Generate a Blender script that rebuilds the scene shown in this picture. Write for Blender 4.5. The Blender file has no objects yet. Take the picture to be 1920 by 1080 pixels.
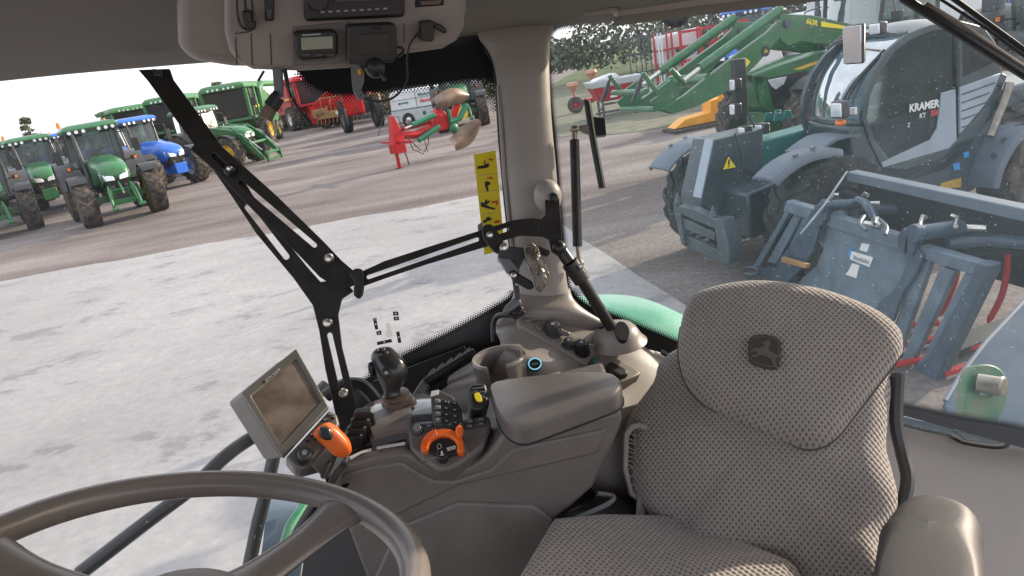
import bpy, bmesh, math, random
from mathutils import Vector, Matrix
random.seed(7)
V3 = Vector
scene = bpy.context.scene
COL = scene.collection

# ---------------------------------------------------------------- camera
FPX = 1280.0; EYE = V3((0, 0, 2.7))
ROLL = math.radians(10.2); PITCH = math.radians(18.4)
FW = V3((0, math.cos(PITCH), -math.sin(PITCH)))
VU = V3((0, math.sin(PITCH), math.cos(PITCH)))
RT = math.cos(ROLL)*V3((1, 0, 0)) - math.sin(ROLL)*VU
UP = math.sin(ROLL)*V3((1, 0, 0)) + math.cos(ROLL)*VU
cam_data = bpy.data.cameras.new("camera")
cam = bpy.data.objects.new("camera", cam_data); COL.objects.link(cam)
cam_data.sensor_width = 36; cam_data.lens = FPX/1920*36
cam_data.clip_start = 0.02; cam_data.clip_end = 3000
M = Matrix((RT, UP, -FW)).transposed().to_4x4(); M.translation = EYE
cam.matrix_world = M
scene.camera = cam
cam_data.dof.use_dof = False

# ---------------------------------------------------------------- world, sun, exposure
SUN = V3((0.84, 0.42, 0.30)).normalized()
elev = math.asin(SUN.z); azim = math.atan2(SUN.x, SUN.y)
world = bpy.data.worlds.new("World"); scene.world = world; world.use_nodes = True
wn = world.node_tree.nodes; wl = world.node_tree.links
bg = wn['Background']
sky = wn.new('ShaderNodeTexSky'); sky.sky_type = 'NISHITA'; sky.sun_disc = False
sky.sun_elevation = elev; sky.sun_rotation = azim
sky.air_density = 1.0; sky.dust_density = 3.0; sky.ozone_density = 1.0; sky.altitude = 50
mixw = wn.new('ShaderNodeMix'); mixw.data_type = 'RGBA'; mixw.inputs[0].default_value = 0.72
# thin bright high cloud over the Nishita sky
cn = wn.new('ShaderNodeTexNoise'); cn.inputs['Scale'].default_value = 3.0; cn.inputs['Detail'].default_value = 5
cr_w = wn.new('ShaderNodeValToRGB'); wl.new(cn.outputs[0], cr_w.inputs[0])
cr_w.color_ramp.elements[0].position = 0.3; cr_w.color_ramp.elements[0].color = (4.6, 4.55, 5.0, 1)
cr_w.color_ramp.elements[1].position = 0.75; cr_w.color_ramp.elements[1].color = (5.3, 5.2, 5.5, 1)
cmb = cr_w
wl.new(sky.outputs[0], mixw.inputs[6]); wl.new(cmb.outputs[0], mixw.inputs[7])
wl.new(mixw.outputs[2], bg.inputs[0])
bg.inputs[1].default_value = 0.15
sd = bpy.data.lights.new("sun", 'SUN'); sd.energy = 3.0; sd.angle = math.radians(0.6); sd.color = (1.0, 0.86, 0.70)
so = bpy.data.objects.new("sun", sd); COL.objects.link(so)
so.rotation_euler = SUN.to_track_quat('Z', 'Y').to_euler(); so.location = SUN*30
scene.view_settings.view_transform = 'Standard'; scene.view_settings.look = 'None'
scene.view_settings.exposure = 1.15; scene.view_settings.gamma = 1.0
scene.view_settings.use_curve_mapping = False
scene.render.engine = 'CYCLES'
scene.cycles.max_bounces = 8; scene.cycles.transparent_max_bounces = 12
scene.cycles.caustics_reflective = False; scene.cycles.caustics_refractive = False

# ---------------------------------------------------------------- helpers
def ray(px, py): return FW + (px-960)/FPX*RT - (py-540)/FPX*UP
def P(px, py, d): return EYE + d*ray(px, py)
def G(px, py, z=0.0):
    r = ray(px, py); t = (z-EYE.z)/r.z; return EYE + t*r
class Plane:
    def __init__(s, p, n): s.p = V3(p); s.n = V3(n).normalized()
    def at(s, px, py):
        r = ray(px, py); t = (s.p-EYE).dot(s.n)/r.dot(s.n); return EYE + t*r
def plane3(a, b, c):
    a, b, c = P(*a), P(*b), P(*c)
    n = (b-a).cross(c-a).normalized()
    if n.dot(a-EYE) < 0: n = -n          # n points away from the camera
    return Plane(a, n)
def cr(pts, n, closed=False):
    """Catmull-Rom through pts"""
    pts = [V3(p) for p in pts]; out = []; L = len(pts)
    segs = L if closed else L-1
    for i in range(segs):
        if closed: a, b, c, d = pts[(i-1) % L], pts[i], pts[(i+1) % L], pts[(i+2) % L]
        else: a, b, c, d = pts[max(i-1, 0)], pts[i], pts[i+1], pts[min(i+2, L-1)]
        for k in range(n):
            t = k/n
            out.append(0.5*((2*b)+(c-a)*t+(2*a-5*b+4*c-d)*t*t+(3*b-a-3*c+d)*t**3))
    if not closed: out.append(pts[-1])
    return out
def pl(plane, pts, n=0, closed=True):
    q = [plane.at(*p) for p in pts]
    return cr(q, n, closed) if n else q

class MB:
    def __init__(s): s.bm = bmesh.new(); s.mi = 0; s.uv = {}
    def f(s, vs):
        try:
            fc = s.bm.faces.new(vs); fc.material_index = s.mi; fc.smooth = True; return fc
        except ValueError: return None
    def v(s, p): return s.bm.verts.new(p)
    def quad(s, a, b, c, d): return s.f([s.v(a), s.v(b), s.v(c), s.v(d)])
    def poly(s, pts): return s.f([s.v(p) for p in pts])
    def box(s, c, sz, M=None):
        c = V3(c); h = V3(sz)/2; vs = []
        for i in range(8):
            o = V3(((1 if i & 1 else -1)*h.x, (1 if i & 2 else -1)*h.y, (1 if i & 4 else -1)*h.z))
            if M is not None: o = M @ o
            vs.append(s.v(c+o))
        for q in ((0, 2, 3, 1), (4, 5, 7, 6), (0, 1, 5, 4), (2, 6, 7, 3), (0, 4, 6, 2), (1, 3, 7, 5)):
            s.f([vs[k] for k in q])
        return s
    def hexa(s, lo, hi):
        """two quads (4 pts each, same order)"""
        a = [s.v(p) for p in lo]; b = [s.v(p) for p in hi]
        s.f(a[::-1]); s.f(b)
        for i in range(4): s.f([a[i], a[(i+1) % 4], b[(i+1) % 4], b[i]])
        return s
    def ring(s, rings, caps=True, closed=True):
        R = [[s.v(p) for p in r] for r in rings]
        for a, b in zip(R, R[1:]):
            n = len(a)
            for i in range(n if closed else n-1):
                s.f([a[i], a[(i+1) % n], b[(i+1) % n], b[i]])
        if caps: s.f(R[0][::-1]); s.f(R[-1])
        return s
    def cyl(s, a, b, r0, r1=None, n=16, caps=True):
        a, b = V3(a), V3(b); r1 = r0 if r1 is None else r1
        w = (b-a).normalized(); u = w.orthogonal().normalized(); t = w.cross(u)
        f = lambda c, r: [c+r*(math.cos(2*math.pi*i/n)*u+math.sin(2*math.pi*i/n)*t) for i in range(n)]
        return s.ring([f(a, r0), f(b, r1)], caps)
    def lathe(s, prof, o, ax, n=24, caps=False):
        o = V3(o); w = V3(ax).normalized(); u = w.orthogonal().normalized(); t = w.cross(u)
        return s.ring([[o+w*h+max(r, 1e-4)*(math.cos(2*math.pi*i/n)*u+math.sin(2*math.pi*i/n)*t) for i in range(n)] for r, h in prof], caps)
    def tube(s, path, r, n=10, caps=True):
        path = [V3(p) for p in path]; rs = r if isinstance(r, (list, tuple)) else [r]*len(path)
        rings = []; u = None
        for i, p in enumerate(path):
            d = (path[min(i+1, len(path)-1)]-path[max(i-1, 0)]).normalized()
            u = d.orthogonal().normalized() if u is None else (u-d*u.dot(d)).normalized()
            t = d.cross(u)
            rings.append([p+rs[i]*(math.cos(2*math.pi*k/n)*u+math.sin(2*math.pi*k/n)*t) for k in range(n)])
        return s.ring(rings, caps)
    def prism(s, pts, vec):
        a = [V3(p) for p in pts]; v = V3(vec)
        return s.ring([a, [p+v for p in a]], True)
    def holed(s, outer, holes, vec):
        """flat plate with holes, extruded by vec"""
        v = V3(vec); loops = [outer]+holes; edges = []; fronts = []
        for lp in loops:
            vs = [s.v(p) for p in lp]; fronts.append(vs)
            edges += [s.bm.edges.new((vs[i], vs[(i+1) % len(vs)])) for i in range(len(vs))]
        r = bmesh.ops.triangle_fill(s.bm, edges=edges, use_beauty=True, use_dissolve=False)
        fs = [g for g in r['geom'] if isinstance(g, bmesh.types.BMFace)]
        mp = {}
        for vs in fronts:
            for q in vs: mp[q] = s.v(q.co+v)
        for fc in fs:
            fc.material_index = s.mi
            s.f([mp[q] for q in reversed(fc.verts[:])])
        for vs in fronts:
            for i in range(len(vs)):
                a, b = vs[i], vs[(i+1) % len(vs)]; s.f([a, b, mp[b], mp[a]])
        return s
    def grid(s, rows, n=4, m=4, thick=None):
        """smooth patch through rows of points; thick = vector or None"""
        rr = [cr(r, n) for r in rows]
        cols = [cr([r[i] for r in rr], m) for i in range(len(rr[0]))]
        W, H = len(cols), len(cols[0])
        A = [[s.v(cols[i][j]) for j in range(H)] for i in range(W)]
        for i in range(W-1):
            for j in range(H-1): s.f([A[i][j], A[i+1][j], A[i+1][j+1], A[i][j+1]])
        if thick is not None:
            t = V3(thick)
            B = [[s.v(cols[i][j]+t) for j in range(H)] for i in range(W)]
            for i in range(W-1):
                for j in range(H-1): s.f([B[i][j], B[i][j+1], B[i+1][j+1], B[i+1][j]])
            for i in range(W-1):
                s.f([A[i][0], B[i][0], B[i+1][0], A[i+1][0]]); s.f([A[i][-1], A[i+1][-1], B[i+1][-1], B[i][-1]])
            for j in range(H-1):
                s.f([A[0][j], A[0][j+1], B[0][j+1], B[0][j]]); s.f([A[-1][j], B[-1][j], B[-1][j+1], A[-1][j+1]])
        return s
    def pillow(s, outline, n, thick, rr=0.03, bulge=0.02, back=0.01, steps=6, extra=4):
        """closed cushion: outline loop, n = unit normal pointing AWAY from the viewer side"""
        n = V3(n); c = sum(outline, V3())/len(outline)
        size = sum((p-c).length for p in outline)/len(outline)
        rings = []
        def ins(p, dist): # inset towards centre
            d = (p-c); L = d.length; return c+d*max(0.02, (L-dist)/L)
        rings.append([ins(p, rr*0.9)+n*(thick) for p in outline])
        rings.append([ins(p, rr*0.25)+n*(thick-rr*0.3) for p in outline])
        for k in range(steps+1):
            a = k/steps*math.pi/2
            rings.append([ins(p, rr*(1-math.cos(a)))+n*(rr*(1-math.sin(a))) for p in outline])
        for k in range(1, extra+1):
            t = k/extra
            rings.append([ins(p, rr+(size-rr)*t*0.97*((p-c).length/size)) - n*bulge*(1-(1-t)**2) for p in outline])
        s.ring(rings, True)
        return s
    def ell(s, c, r, M=None, nu=12, nv=8):
        c = V3(c); rings = []
        for j in range(nv+1):
            a = math.pi*j/nv; a = min(max(a, 0.02), math.pi-0.02)
            ring = []
            for i in range(nu):
                b = 2*math.pi*i/nu
                o = V3((r[0]*math.sin(a)*math.cos(b), r[1]*math.sin(a)*math.sin(b), r[2]*math.cos(a)))
                ring.append(c+(M @ o if M is not None else o))
            rings.append(ring)
        return s.ring(rings, True)
    def build(s, name, mats, parent=None, bevel=0, seg=2, sharp=35, uvplane=None, link=True, recalc=True, loc=None):
        bmesh.ops.remove_doubles(s.bm, verts=s.bm.verts, dist=1e-6)
        if recalc: bmesh.ops.recalc_face_normals(s.bm, faces=s.bm.faces)
        if loc is not None: bmesh.ops.translate(s.bm, verts=s.bm.verts, vec=-V3(loc))
        me = bpy.data.meshes.new(name)
        if uvplane is not None:
            uvl = s.bm.loops.layers.uv.new('uv'); o, ux, uy = uvplane
            for fc in s.bm.faces:
                for lp in fc.loops:
                    q = lp.vert.co-o; lp[uvl].uv = (q.dot(ux), q.dot(uy))
        s.bm.to_mesh(me); s.bm.free()
        if not isinstance(mats, (list, tuple)): mats = [mats]
        for m in mats: me.materials.append(m)
        me.set_sharp_from_angle(angle=math.radians(sharp))
        ob = bpy.data.objects.new(name, me)
        if loc is not None: ob.location = loc
        COL.objects.link(ob)
        if parent is not None:
            ob.parent = parent
            if parent.get('_w') : pass
        if bevel:
            b = ob.modifiers.new('bevel', 'BEVEL'); b.width = bevel; b.segments = seg
            b.limit_method = 'ANGLE'; b.angle_limit = math.radians(40); b.use_clamp_overlap = True
            b.harden_normals = False
        return ob

def tag(o, label=None, cat=None, group=None, kind=None):
    if label: o['label'] = label
    if cat: o['category'] = cat
    if group: o['group'] = group
    if kind: o['kind'] = kind
    return o
def empty(name, loc=(0, 0, 0), rz=0, label=None, cat=None, group=None):
    o = bpy.data.objects.new(name, None); COL.objects.link(o)
    o.location = loc; o.rotation_euler = (0, 0, rz); o.empty_display_size = 0.2
    return tag(o, label, cat, group)
def copy_tree(o, parent=None, skip=()):
    c = o.copy(); COL.objects.link(c)
    if parent: c.parent = parent
    for ch in list(o.children):
        if ch.name.split('.')[0] in skip: continue
        copy_tree(ch, c, skip)
    return c
class Fr:
    """local frame of something standing on the ground: x forward, y left, z up"""
    def __init__(s, loc, rz): s.o = V3(loc); s.rz = rz; s.M = Matrix.Rotation(rz, 3, 'Z'); s.I = s.M.inverted()
    def w2l(s, p): return s.I @ (V3(p)-s.o)
    def _r(s, px, py): return s.I @ (EYE-s.o), s.I @ ray(px, py)
    def y(s, px, py, v): o, r = s._r(px, py); return o + r*((v-o.y)/r.y)
    def x(s, px, py, v): o, r = s._r(px, py); return o + r*((v-o.x)/r.x)
    def z(s, px, py, v): o, r = s._r(px, py); return o + r*((v-o.z)/r.z)

# ---------------------------------------------------------------- materials
def nodes(name):
    m = bpy.data.materials.new(name); m.use_nodes = True
    nt = m.node_tree; return m, nt.nodes, nt.links, nt.nodes['Principled BSDF']
def ramp(N, L, src, stops):
    r = N.new('ShaderNodeValToRGB'); e = r.color_ramp.elements
    while len(e) < len(stops): e.new(0.5)
    for k, (p, c) in enumerate(stops):
        e[k].position = p; e[k].color = (c, c, c, 1) if isinstance(c, (int, float)) else (*c, 1)
    L.new(src, r.inputs[0]); return r
def mat(name, col, rough=0.5, metal=0.0, var=0.12, scale=6.0, bump=0.0, bscale=200.0, coat=0.0, dirt=None, dscale=3.0, damt=0.5, spec=0.5, rvar=0.15):
    m, N, L, B = nodes(name)
    tc = N.new('ShaderNodeTexCoord')
    n = N.new('ShaderNodeTexNoise'); n.inputs['Scale'].default_value = scale; n.inputs['Detail'].default_value = 6
    L.new(tc.outputs['Object'], n.inputs['Vector'])
    lo = tuple(c*(1-var) for c in col); hi = tuple(min(1, c*(1+var)) for c in col)
    r = ramp(N, L, n.outputs[0], [(0.3, lo), (0.7, hi)])
    out = r.outputs[0]
    if dirt:
        n2 = N.new('ShaderNodeTexNoise'); n2.inputs['Scale'].default_value = dscale; n2.inputs['Detail'].default_value = 9; n2.inputs['Roughness'].default_value = 0.65
        L.new(tc.outputs['Object'], n2.inputs['Vector'])
        rr = ramp(N, L, n2.outputs[0], [(0.42, 0.0), (0.68, damt)])
        mx = N.new('ShaderNodeMix'); mx.data_type = 'RGBA'
        L.new(rr.outputs[0], mx.inputs[0]); L.new(out, mx.inputs[6]); mx.inputs[7].default_value = (*dirt, 1)
        out = mx.outputs[2]
    L.new(out, B.inputs['Base Color'])
    B.inputs['Metallic'].default_value = metal
    rr2 = ramp(N, L, n.outputs[0], [(0.25, max(0.02, rough-rvar*rough)), (0.75, min(1, rough+rvar*rough))])
    L.new(rr2.outputs[0], B.inputs['Roughness'])
    B.inputs['Specular IOR Level'].default_value = spec
    B.inputs['Coat Weight'].default_value = coat
    if bump:
        nb = N.new('ShaderNodeTexNoise'); nb.inputs['Scale'].default_value = bscale; nb.inputs['Detail'].default_value = 3
        L.new(tc.outputs['Object'], nb.inputs['Vector'])
        b = N.new('ShaderNodeBump'); b.inputs['Strength'].default_value = bump; b.inputs['Distance'].default_value = 0.002 if bscale > 60 else 0.02
        L.new(nb.outputs[0], b.inputs['Height']); L.new(b.outputs[0], B.inputs['Normal'])
    return m
def glass(name, tint=(0.8, 0.88, 0.86), dust=0.06, dustcol=(0.75, 0.78, 0.76), speck=0.0, scale=60, gloss=0.08):
    m, N, L, B = nodes(name); N.remove(B)
    out = N['Material Output']
    tr = N.new('ShaderNodeBsdfTransparent'); tr.inputs[0].default_value = (*tint, 1)
    gl = N.new('ShaderNodeBsdfGlossy'); gl.inputs['Roughness'].default_value = 0.03; gl.inputs[0].default_value = (1, 1, 1, 1)
    fr = N.new('ShaderNodeFresnel'); fr.inputs[0].default_value = 1.35
    df = N.new('ShaderNodeBsdfDiffuse'); df.inputs[0].default_value = (*dustcol, 1)
    tl = N.new('ShaderNodeBsdfTranslucent'); tl.inputs[0].default_value = (*dustcol, 1)
    ad = N.new('ShaderNodeMixShader'); ad.inputs[0].default_value = 0.5
    L.new(df.outputs[0], ad.inputs[1]); L.new(tl.outputs[0], ad.inputs[2])
    m1 = N.new('ShaderNodeMixShader'); m2 = N.new('ShaderNodeMixShader')
    ml = N.new('ShaderNodeMath'); ml.operation = 'MULTIPLY'; ml.inputs[1].default_value = gloss*10
    L.new(fr.outputs[0], ml.inputs[0]); ml.use_clamp = True
    L.new(ml.outputs[0], m1.inputs[0]); L.new(tr.outputs[0], m1.inputs[1]); L.new(gl.outputs[0], m1.inputs[2])
    tc = N.new('ShaderNodeTexCoord')
    n = N.new('ShaderNodeTexNoise'); n.inputs['Scale'].default_value = 5; n.inputs['Detail'].default_value = 8
    L.new(tc.outputs['Object'], n.inputs['Vector'])
    r = ramp(N, L, n.outputs[0], [(0.3, dust*0.5), (0.75, dust*1.5)])
    fac = r.outputs[0]
    if speck:
        vo = N.new('ShaderNodeTexNoise'); vo.inputs['Scale'].default_value = scale; vo.inputs['Detail'].default_value = 2; vo.inputs['Roughness'].default_value = 0.4
        L.new(tc.outputs['Object'], vo.inputs['Vector'])
        r2 = ramp(N, L, vo.outputs[0], [(0.68, 0.0), (0.78, speck)])
        a = N.new('ShaderNodeMath'); a.operation = 'ADD'; a.use_clamp = True
        L.new(r.outputs[0], a.inputs[0]); L.new(r2.outputs[0], a.inputs[1]); fac = a.outputs[0]
    L.new(fac, m2.inputs[0]); L.new(m1.outputs[0], m2.inputs[1]); L.new(ad.outputs[0], m2.inputs[2])
    L.new(m2.outputs[0], out.inputs[0])
    return m
def emis(name, col, s=1.0):
    m, N, L, B = nodes(name)
    B.inputs['Base Color'].default_value = (*col, 1); B.inputs['Emission Color'].default_value = (*col, 1)
    B.inputs['Emission Strength'].default_value = s; B.inputs['Roughness'].default_value = 0.4
    return m

K = {}
K['headliner'] = mat('headliner_fabric', (0.20, 0.185, 0.165), 0.9, bump=0.25, bscale=350, var=0.06, spec=0.2)
K['tan'] = mat('tan_trim_plastic', (0.27, 0.238, 0.215), 0.36, bump=0.15, bscale=500, var=0.08, scale=9, dirt=(0.36, 0.33, 0.29), dscale=11, damt=0.35)
K['tan_light'] = mat('light_tan_trim', (0.33, 0.30, 0.27), 0.45, bump=0.12, bscale=500, var=0.06, dirt=(0.24, 0.22, 0.19), dscale=7, damt=0.3)
K['brown'] = mat('brown_console_plastic', (0.150, 0.134, 0.124), 0.33, bump=0.3, bscale=600, var=0.10, scale=12, dirt=(0.21, 0.19, 0.175), dscale=16, damt=0.4)
K['brown_smooth'] = mat('brown_smooth_plastic', (0.18, 0.157, 0.142), 0.25, var=0.05, bump=0.05, bscale=900)
K['boot'] = mat('rubber_gaiter', (0.15, 0.105, 0.078), 0.5, var=0.08)
K['black'] = mat('black_plastic', (0.018, 0.018, 0.019), 0.38, var=0.15, bump=0.08, bscale=700)
K['black_gloss'] = mat('black_gloss_plastic', (0.03, 0.03, 0.031), 0.2, var=0.1)
K['darkgrey'] = mat('dark_grey_plastic', (0.06, 0.06, 0.062), 0.4, bump=0.1, bscale=700, var=0.12)
K['grey'] = mat('grey_plastic', (0.16, 0.165, 0.17), 0.4, var=0.1)
K['barpaint'] = mat('black_powder_coat', (0.022, 0.02, 0.018), 0.33, var=0.25, scale=30, bump=0.15, bscale=500)
K['rubber'] = mat('black_rubber', (0.016, 0.016, 0.016), 0.7, var=0.2)
K['orange'] = mat('orange_plastic', (0.85, 0.16, 0.02), 0.35, var=0.06, bump=0.04, bscale=900)
K['yellow'] = mat('yellow_plastic', (0.82, 0.66, 0.02), 0.5, var=0.05)
K['white'] = mat('white_print', (0.75, 0.75, 0.73), 0.5, var=0.04)
K['greyprint'] = mat('grey_print', (0.35, 0.36, 0.37), 0.5, var=0.04)
K['red'] = mat('red_print', (0.6, 0.03, 0.03), 0.5, var=0.04)
K['steel'] = mat('zinc_bolt', (0.62, 0.60, 0.55), 0.28, 0.9, var=0.15, scale=60)
K['steel_dull'] = mat('worn_steel', (0.32, 0.29, 0.25), 0.42, 0.8, var=0.3, scale=14, dirt=(0.14, 0.10, 0.07), dscale=9)
K['mould'] = mat('polished_mouldboard', (0.20, 0.14, 0.10), 0.38, 0.25, var=0.35, scale=3, dirt=(0.14, 0.07, 0.04), dscale=2.5, damt=0.9)
K['jdgreen'] = mat('green_machine_paint', (0.012, 0.13, 0.035), 0.33, var=0.22, scale=2, coat=0.25, dirt=(0.12, 0.13, 0.085), dscale=5, damt=0.42)
K['jdgreen_dusty'] = mat('dusty_green_paint', (0.03, 0.17, 0.05), 0.5, var=0.2, scale=2, dirt=(0.16, 0.17, 0.11), dscale=2.5, damt=0.4)
K['fendergreen'] = mat('fender_green_paint', (0.02, 0.28, 0.13), 0.22, var=0.25, scale=4, coat=0.5, dirt=(0.25, 0.36, 0.28), dscale=6, damt=0.6)
K['jdyellow'] = mat('yellow_rim_paint', (0.75, 0.50, 0.03), 0.42, var=0.1, scale=3, dirt=(0.30, 0.20, 0.06), dscale=4, damt=0.5)
K['tyre'] = mat('dusty_tyre_rubber', (0.045, 0.040, 0.036), 0.85, var=0.35, scale=5, dirt=(0.20, 0.155, 0.12), dscale=5, damt=0.75, spec=0.25)
K['tyre_dark'] = mat('dark_tyre_rubber', (0.022, 0.023, 0.024), 0.75, var=0.3, scale=5, dirt=(0.08, 0.075, 0.07), dscale=5, damt=0.5, spec=0.3)
K['blue'] = mat('blue_machine_paint', (0.02, 0.13, 0.55), 0.3, var=0.12, scale=2, coat=0.3)
K['mred'] = mat('red_machine_paint', (0.48, 0.008, 0.012), 0.4, var=0.2, scale=2, dirt=(0.22, 0.03, 0.02), dscale=3, damt=0.5, spec=0.3)
K['mgreen'] = mat('dark_green_implement_paint', (0.01, 0.15, 0.07), 0.4, var=0.15, scale=3)
K['rust'] = mat('rusty_dirty_steel', (0.33, 0.17, 0.08), 0.8, var=0.4, scale=5, dirt=(0.45, 0.30, 0.12), dscale=3, damt=0.7)
K['amber'] = mat('yellow_orange_implement', (0.85, 0.36, 0.01), 0.45, var=0.1, scale=4)
K['wpaint'] = mat('white_vehicle_paint', (0.72, 0.73, 0.74), 0.3, var=0.05, coat=0.3, dirt=(0.5, 0.48, 0.44), dscale=2, damt=0.25)
K['spaint'] = mat('grey_white_lower_paint', (0.50, 0.53, 0.54), 0.35, var=0.06, coat=0.2)
K['kgrey'] = mat('slate_grey_paint', (0.036, 0.056, 0.068), 0.42, var=0.2, scale=3, coat=0.25, dirt=(0.10, 0.12, 0.125), dscale=4, damt=0.35)
K['ksilver'] = mat('silver_grey_panel', (0.30, 0.36, 0.42), 0.38, var=0.08, scale=3, coat=0.2)
K['kteal'] = mat('teal_boom_paint', (0.012, 0.13, 0.115), 0.35, var=0.15, scale=3)
K['kfender'] = mat('grey_plastic_fender', (0.10, 0.13, 0.165), 0.5, var=0.1, scale=6, dirt=(0.16, 0.175, 0.19), dscale=5, damt=0.3)
K['bucket'] = mat('blue_grey_implement_paint', (0.13, 0.185, 0.235), 0.4, var=0.15, scale=3, coat=0.2, dirt=(0.055, 0.075, 0.095), dscale=3.5, damt=0.75)
K['bucket_dark'] = mat('dark_blue_grey_paint', (0.045, 0.075, 0.11), 0.4, var=0.2, scale=5, dirt=(0.12, 0.14, 0.15), dscale=7, damt=0.4)
K['vdark'] = mat('dark_cavity', (0.012, 0.013, 0.015), 0.7, var=0.3, scale=9)
K['cabglass'] = glass('tractor_cab_glass', (0.26, 0.34, 0.33), 0.10, (0.6, 0.7, 0.7), gloss=0.16)
K['darkglass'] = glass('tinted_glass', (0.78, 0.88, 0.88), 0.04, (0.3, 0.38, 0.38), gloss=0.14)
K['headlight'] = mat('headlight_lens', (0.75, 0.78, 0.80), 0.12, 0.3, var=0.2, scale=14, coat=0.6)
K['amberlamp'] = mat('amber_beacon', (0.9, 0.22, 0.02), 0.3, var=0.1)
K['mirror'] = mat('mirror_face', (0.85, 0.86, 0.88), 0.05, 1.0, var=0.02)
K['hose'] = mat('hydraulic_hose', (0.02, 0.02, 0.022), 0.45, var=0.2)

K['sky_glass'] = glass('windscreen_glass', (0.30, 0.42, 0.46), 0.34, (0.30, 0.46, 0.55), gloss=0.08)
K['plasticwrap'] = mat('clear_plastic_wrap', (0.80, 0.92, 0.92), 0.25, var=0.25, scale=9, bump=0.8, bscale=14, coat=0.6)
K['mirror2'] = mat('mirror_glass', (0.8, 0.8, 0.82), 0.08, 0.9, var=0.05)
# ================================================================ THE SETTING
def ground_mats():
    m, N, L, B = nodes('gravel_yard')
    tc = N.new('ShaderNodeTexCoord')
    n1 = N.new('ShaderNodeTexNoise'); n1.inputs['Scale'].default_value = 0.35; n1.inputs['Detail'].default_value = 9; n1.inputs['Roughness'].default_value = 0.62
    mp = N.new('ShaderNodeMapping'); mp.inputs['Scale'].default_value = (0.5, 1.6, 1); mp.inputs['Rotation'].default_value = (0, 0, 0.25)
    L.new(tc.outputs['Object'], mp.inputs[0]); L.new(mp.outputs[0], n1.inputs['Vector'])
    r1 = ramp(N, L, n1.outputs[0], [(0.30, (0.115, 0.093, 0.084)), (0.5, (0.20, 0.168, 0.155)), (0.68, (0.285, 0.25, 0.235))])
    n2 = N.new('ShaderNodeTexNoise'); n2.inputs['Scale'].default_value = 14; n2.inputs['Detail'].default_value = 8; n2.inputs['Roughness'].default_value = 0.75
    L.new(tc.outputs['Object'], n2.inputs['Vector'])
    r2 = ramp(N, L, n2.outputs[0], [(0.3, 0.55), (0.7, 1.35)])
    mx = N.new('ShaderNodeMix'); mx.data_type = 'RGBA'; mx.blend_type = 'MULTIPLY'; mx.inputs[0].default_value = 1
    L.new(r1.outputs[0], mx.inputs[6]); L.new(r2.outputs[0], mx.inputs[7]); L.new(mx.outputs[2], B.inputs['Base Color'])
    B.inputs['Roughness'].default_value = 0.9; B.inputs['Specular IOR Level'].default_value = 0.25
    b = N.new('ShaderNodeBump'); b.inputs['Strength'].default_value = 0.9; b.inputs['Distance'].default_value = 0.03
    L.new(n2.outputs[0], b.inputs['Height']); L.new(b.outputs[0], B.inputs['Normal'])
    K['gravel'] = m
    m, N, L, B = nodes('stained_concrete')
    tc = N.new('ShaderNodeTexCoord')
    mp = N.new('ShaderNodeMapping'); mp.inputs['Scale'].default_value = (0.8, 1.25, 1); mp.inputs['Rotation'].default_value = (0, 0, 0.5)
    L.new(tc.outputs['Object'], mp.inputs[0])
    n1 = N.new('ShaderNodeTexNoise'); n1.inputs['Scale'].default_value = 1.15; n1.inputs['Detail'].default_value = 12; n1.inputs['Roughness'].default_value = 0.68
    L.new(mp.outputs[0], n1.inputs['Vector'])
    r1 = ramp(N, L, n1.outputs[0], [(0.0, (0.20, 0.19, 0.185)), (0.385, (0.235, 0.225, 0.225)), (0.425, (0.315, 0.305, 0.30)), (0.60, (0.35, 0.34, 0.33)), (0.8, (0.335, 0.325, 0.315))])
    n2 = N.new('ShaderNodeTexNoise'); n2.inputs['Scale'].default_value = 9; n2.inputs['Detail'].default_value = 9; n2.inputs['Roughness'].default_value = 0.7
    L.new(tc.outputs['Object'], n2.inputs['Vector'])
    r2 = ramp(N, L, n2.outputs[0], [(0.3, 0.85), (0.65, 1.08)])
    mx = N.new('ShaderNodeMix'); mx.data_type = 'RGBA'; mx.blend_type = 'MULTIPLY'; mx.inputs[0].default_value = 1
    L.new(r1.outputs[0], mx.inputs[6]); L.new(r2.outputs[0], mx.inputs[7])
    n3 = N.new('ShaderNodeTexNoise'); n3.inputs['Scale'].default_value = 0.25; n3.inputs['Detail'].default_value = 4
    L.new(tc.outputs['Object'], n3.inputs['Vector'])
    r3 = ramp(N, L, n3.outputs[0], [(0.35, 0.84), (0.6, 1.05)])
    mx2 = N.new('ShaderNodeMix'); mx2.data_type = 'RGBA'; mx2.blend_type = 'MULTIPLY'; mx2.inputs[0].default_value = 1
    L.new(mx.outputs[2], mx2.inputs[6]); L.new(r3.outputs[0], mx2.inputs[7])
    L.new(mx2.outputs[2], B.inputs['Base Color'])
    B.inputs['Roughness'].default_value = 0.8; B.inputs['Specular IOR Level'].default_value = 0.3
    b = N.new('ShaderNodeBump'); b.inputs['Strength'].default_value = 0.35; b.inputs['Distance'].default_value = 0.01
    L.new(n2.outputs[0], b.inputs['Height']); L.new(b.outputs[0], B.inputs['Normal'])
    K['concrete'] = m
    K['grass'] = mat('rough_grass', (0.085, 0.12, 0.035), 0.9, var=0.5, scale=1.5, bump=0.8, bscale=8, dirt=(0.17, 0.15, 0.08), dscale=0.8, damt=0.6)
    K['leaf'] = mat('hedge_leaf', (0.085, 0.12, 0.055), 0.7, var=0.5, scale=0.9, dirt=(0.14, 0.12, 0.05), dscale=0.6, damt=0.6)
    K['leaf2'] = mat('autumn_leaf', (0.20, 0.17, 0.10), 0.8, var=0.5, scale=0.9)
    K['bark'] = mat('tree_bark', (0.07, 0.055, 0.04), 0.9, var=0.3)
ground_mats()
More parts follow.
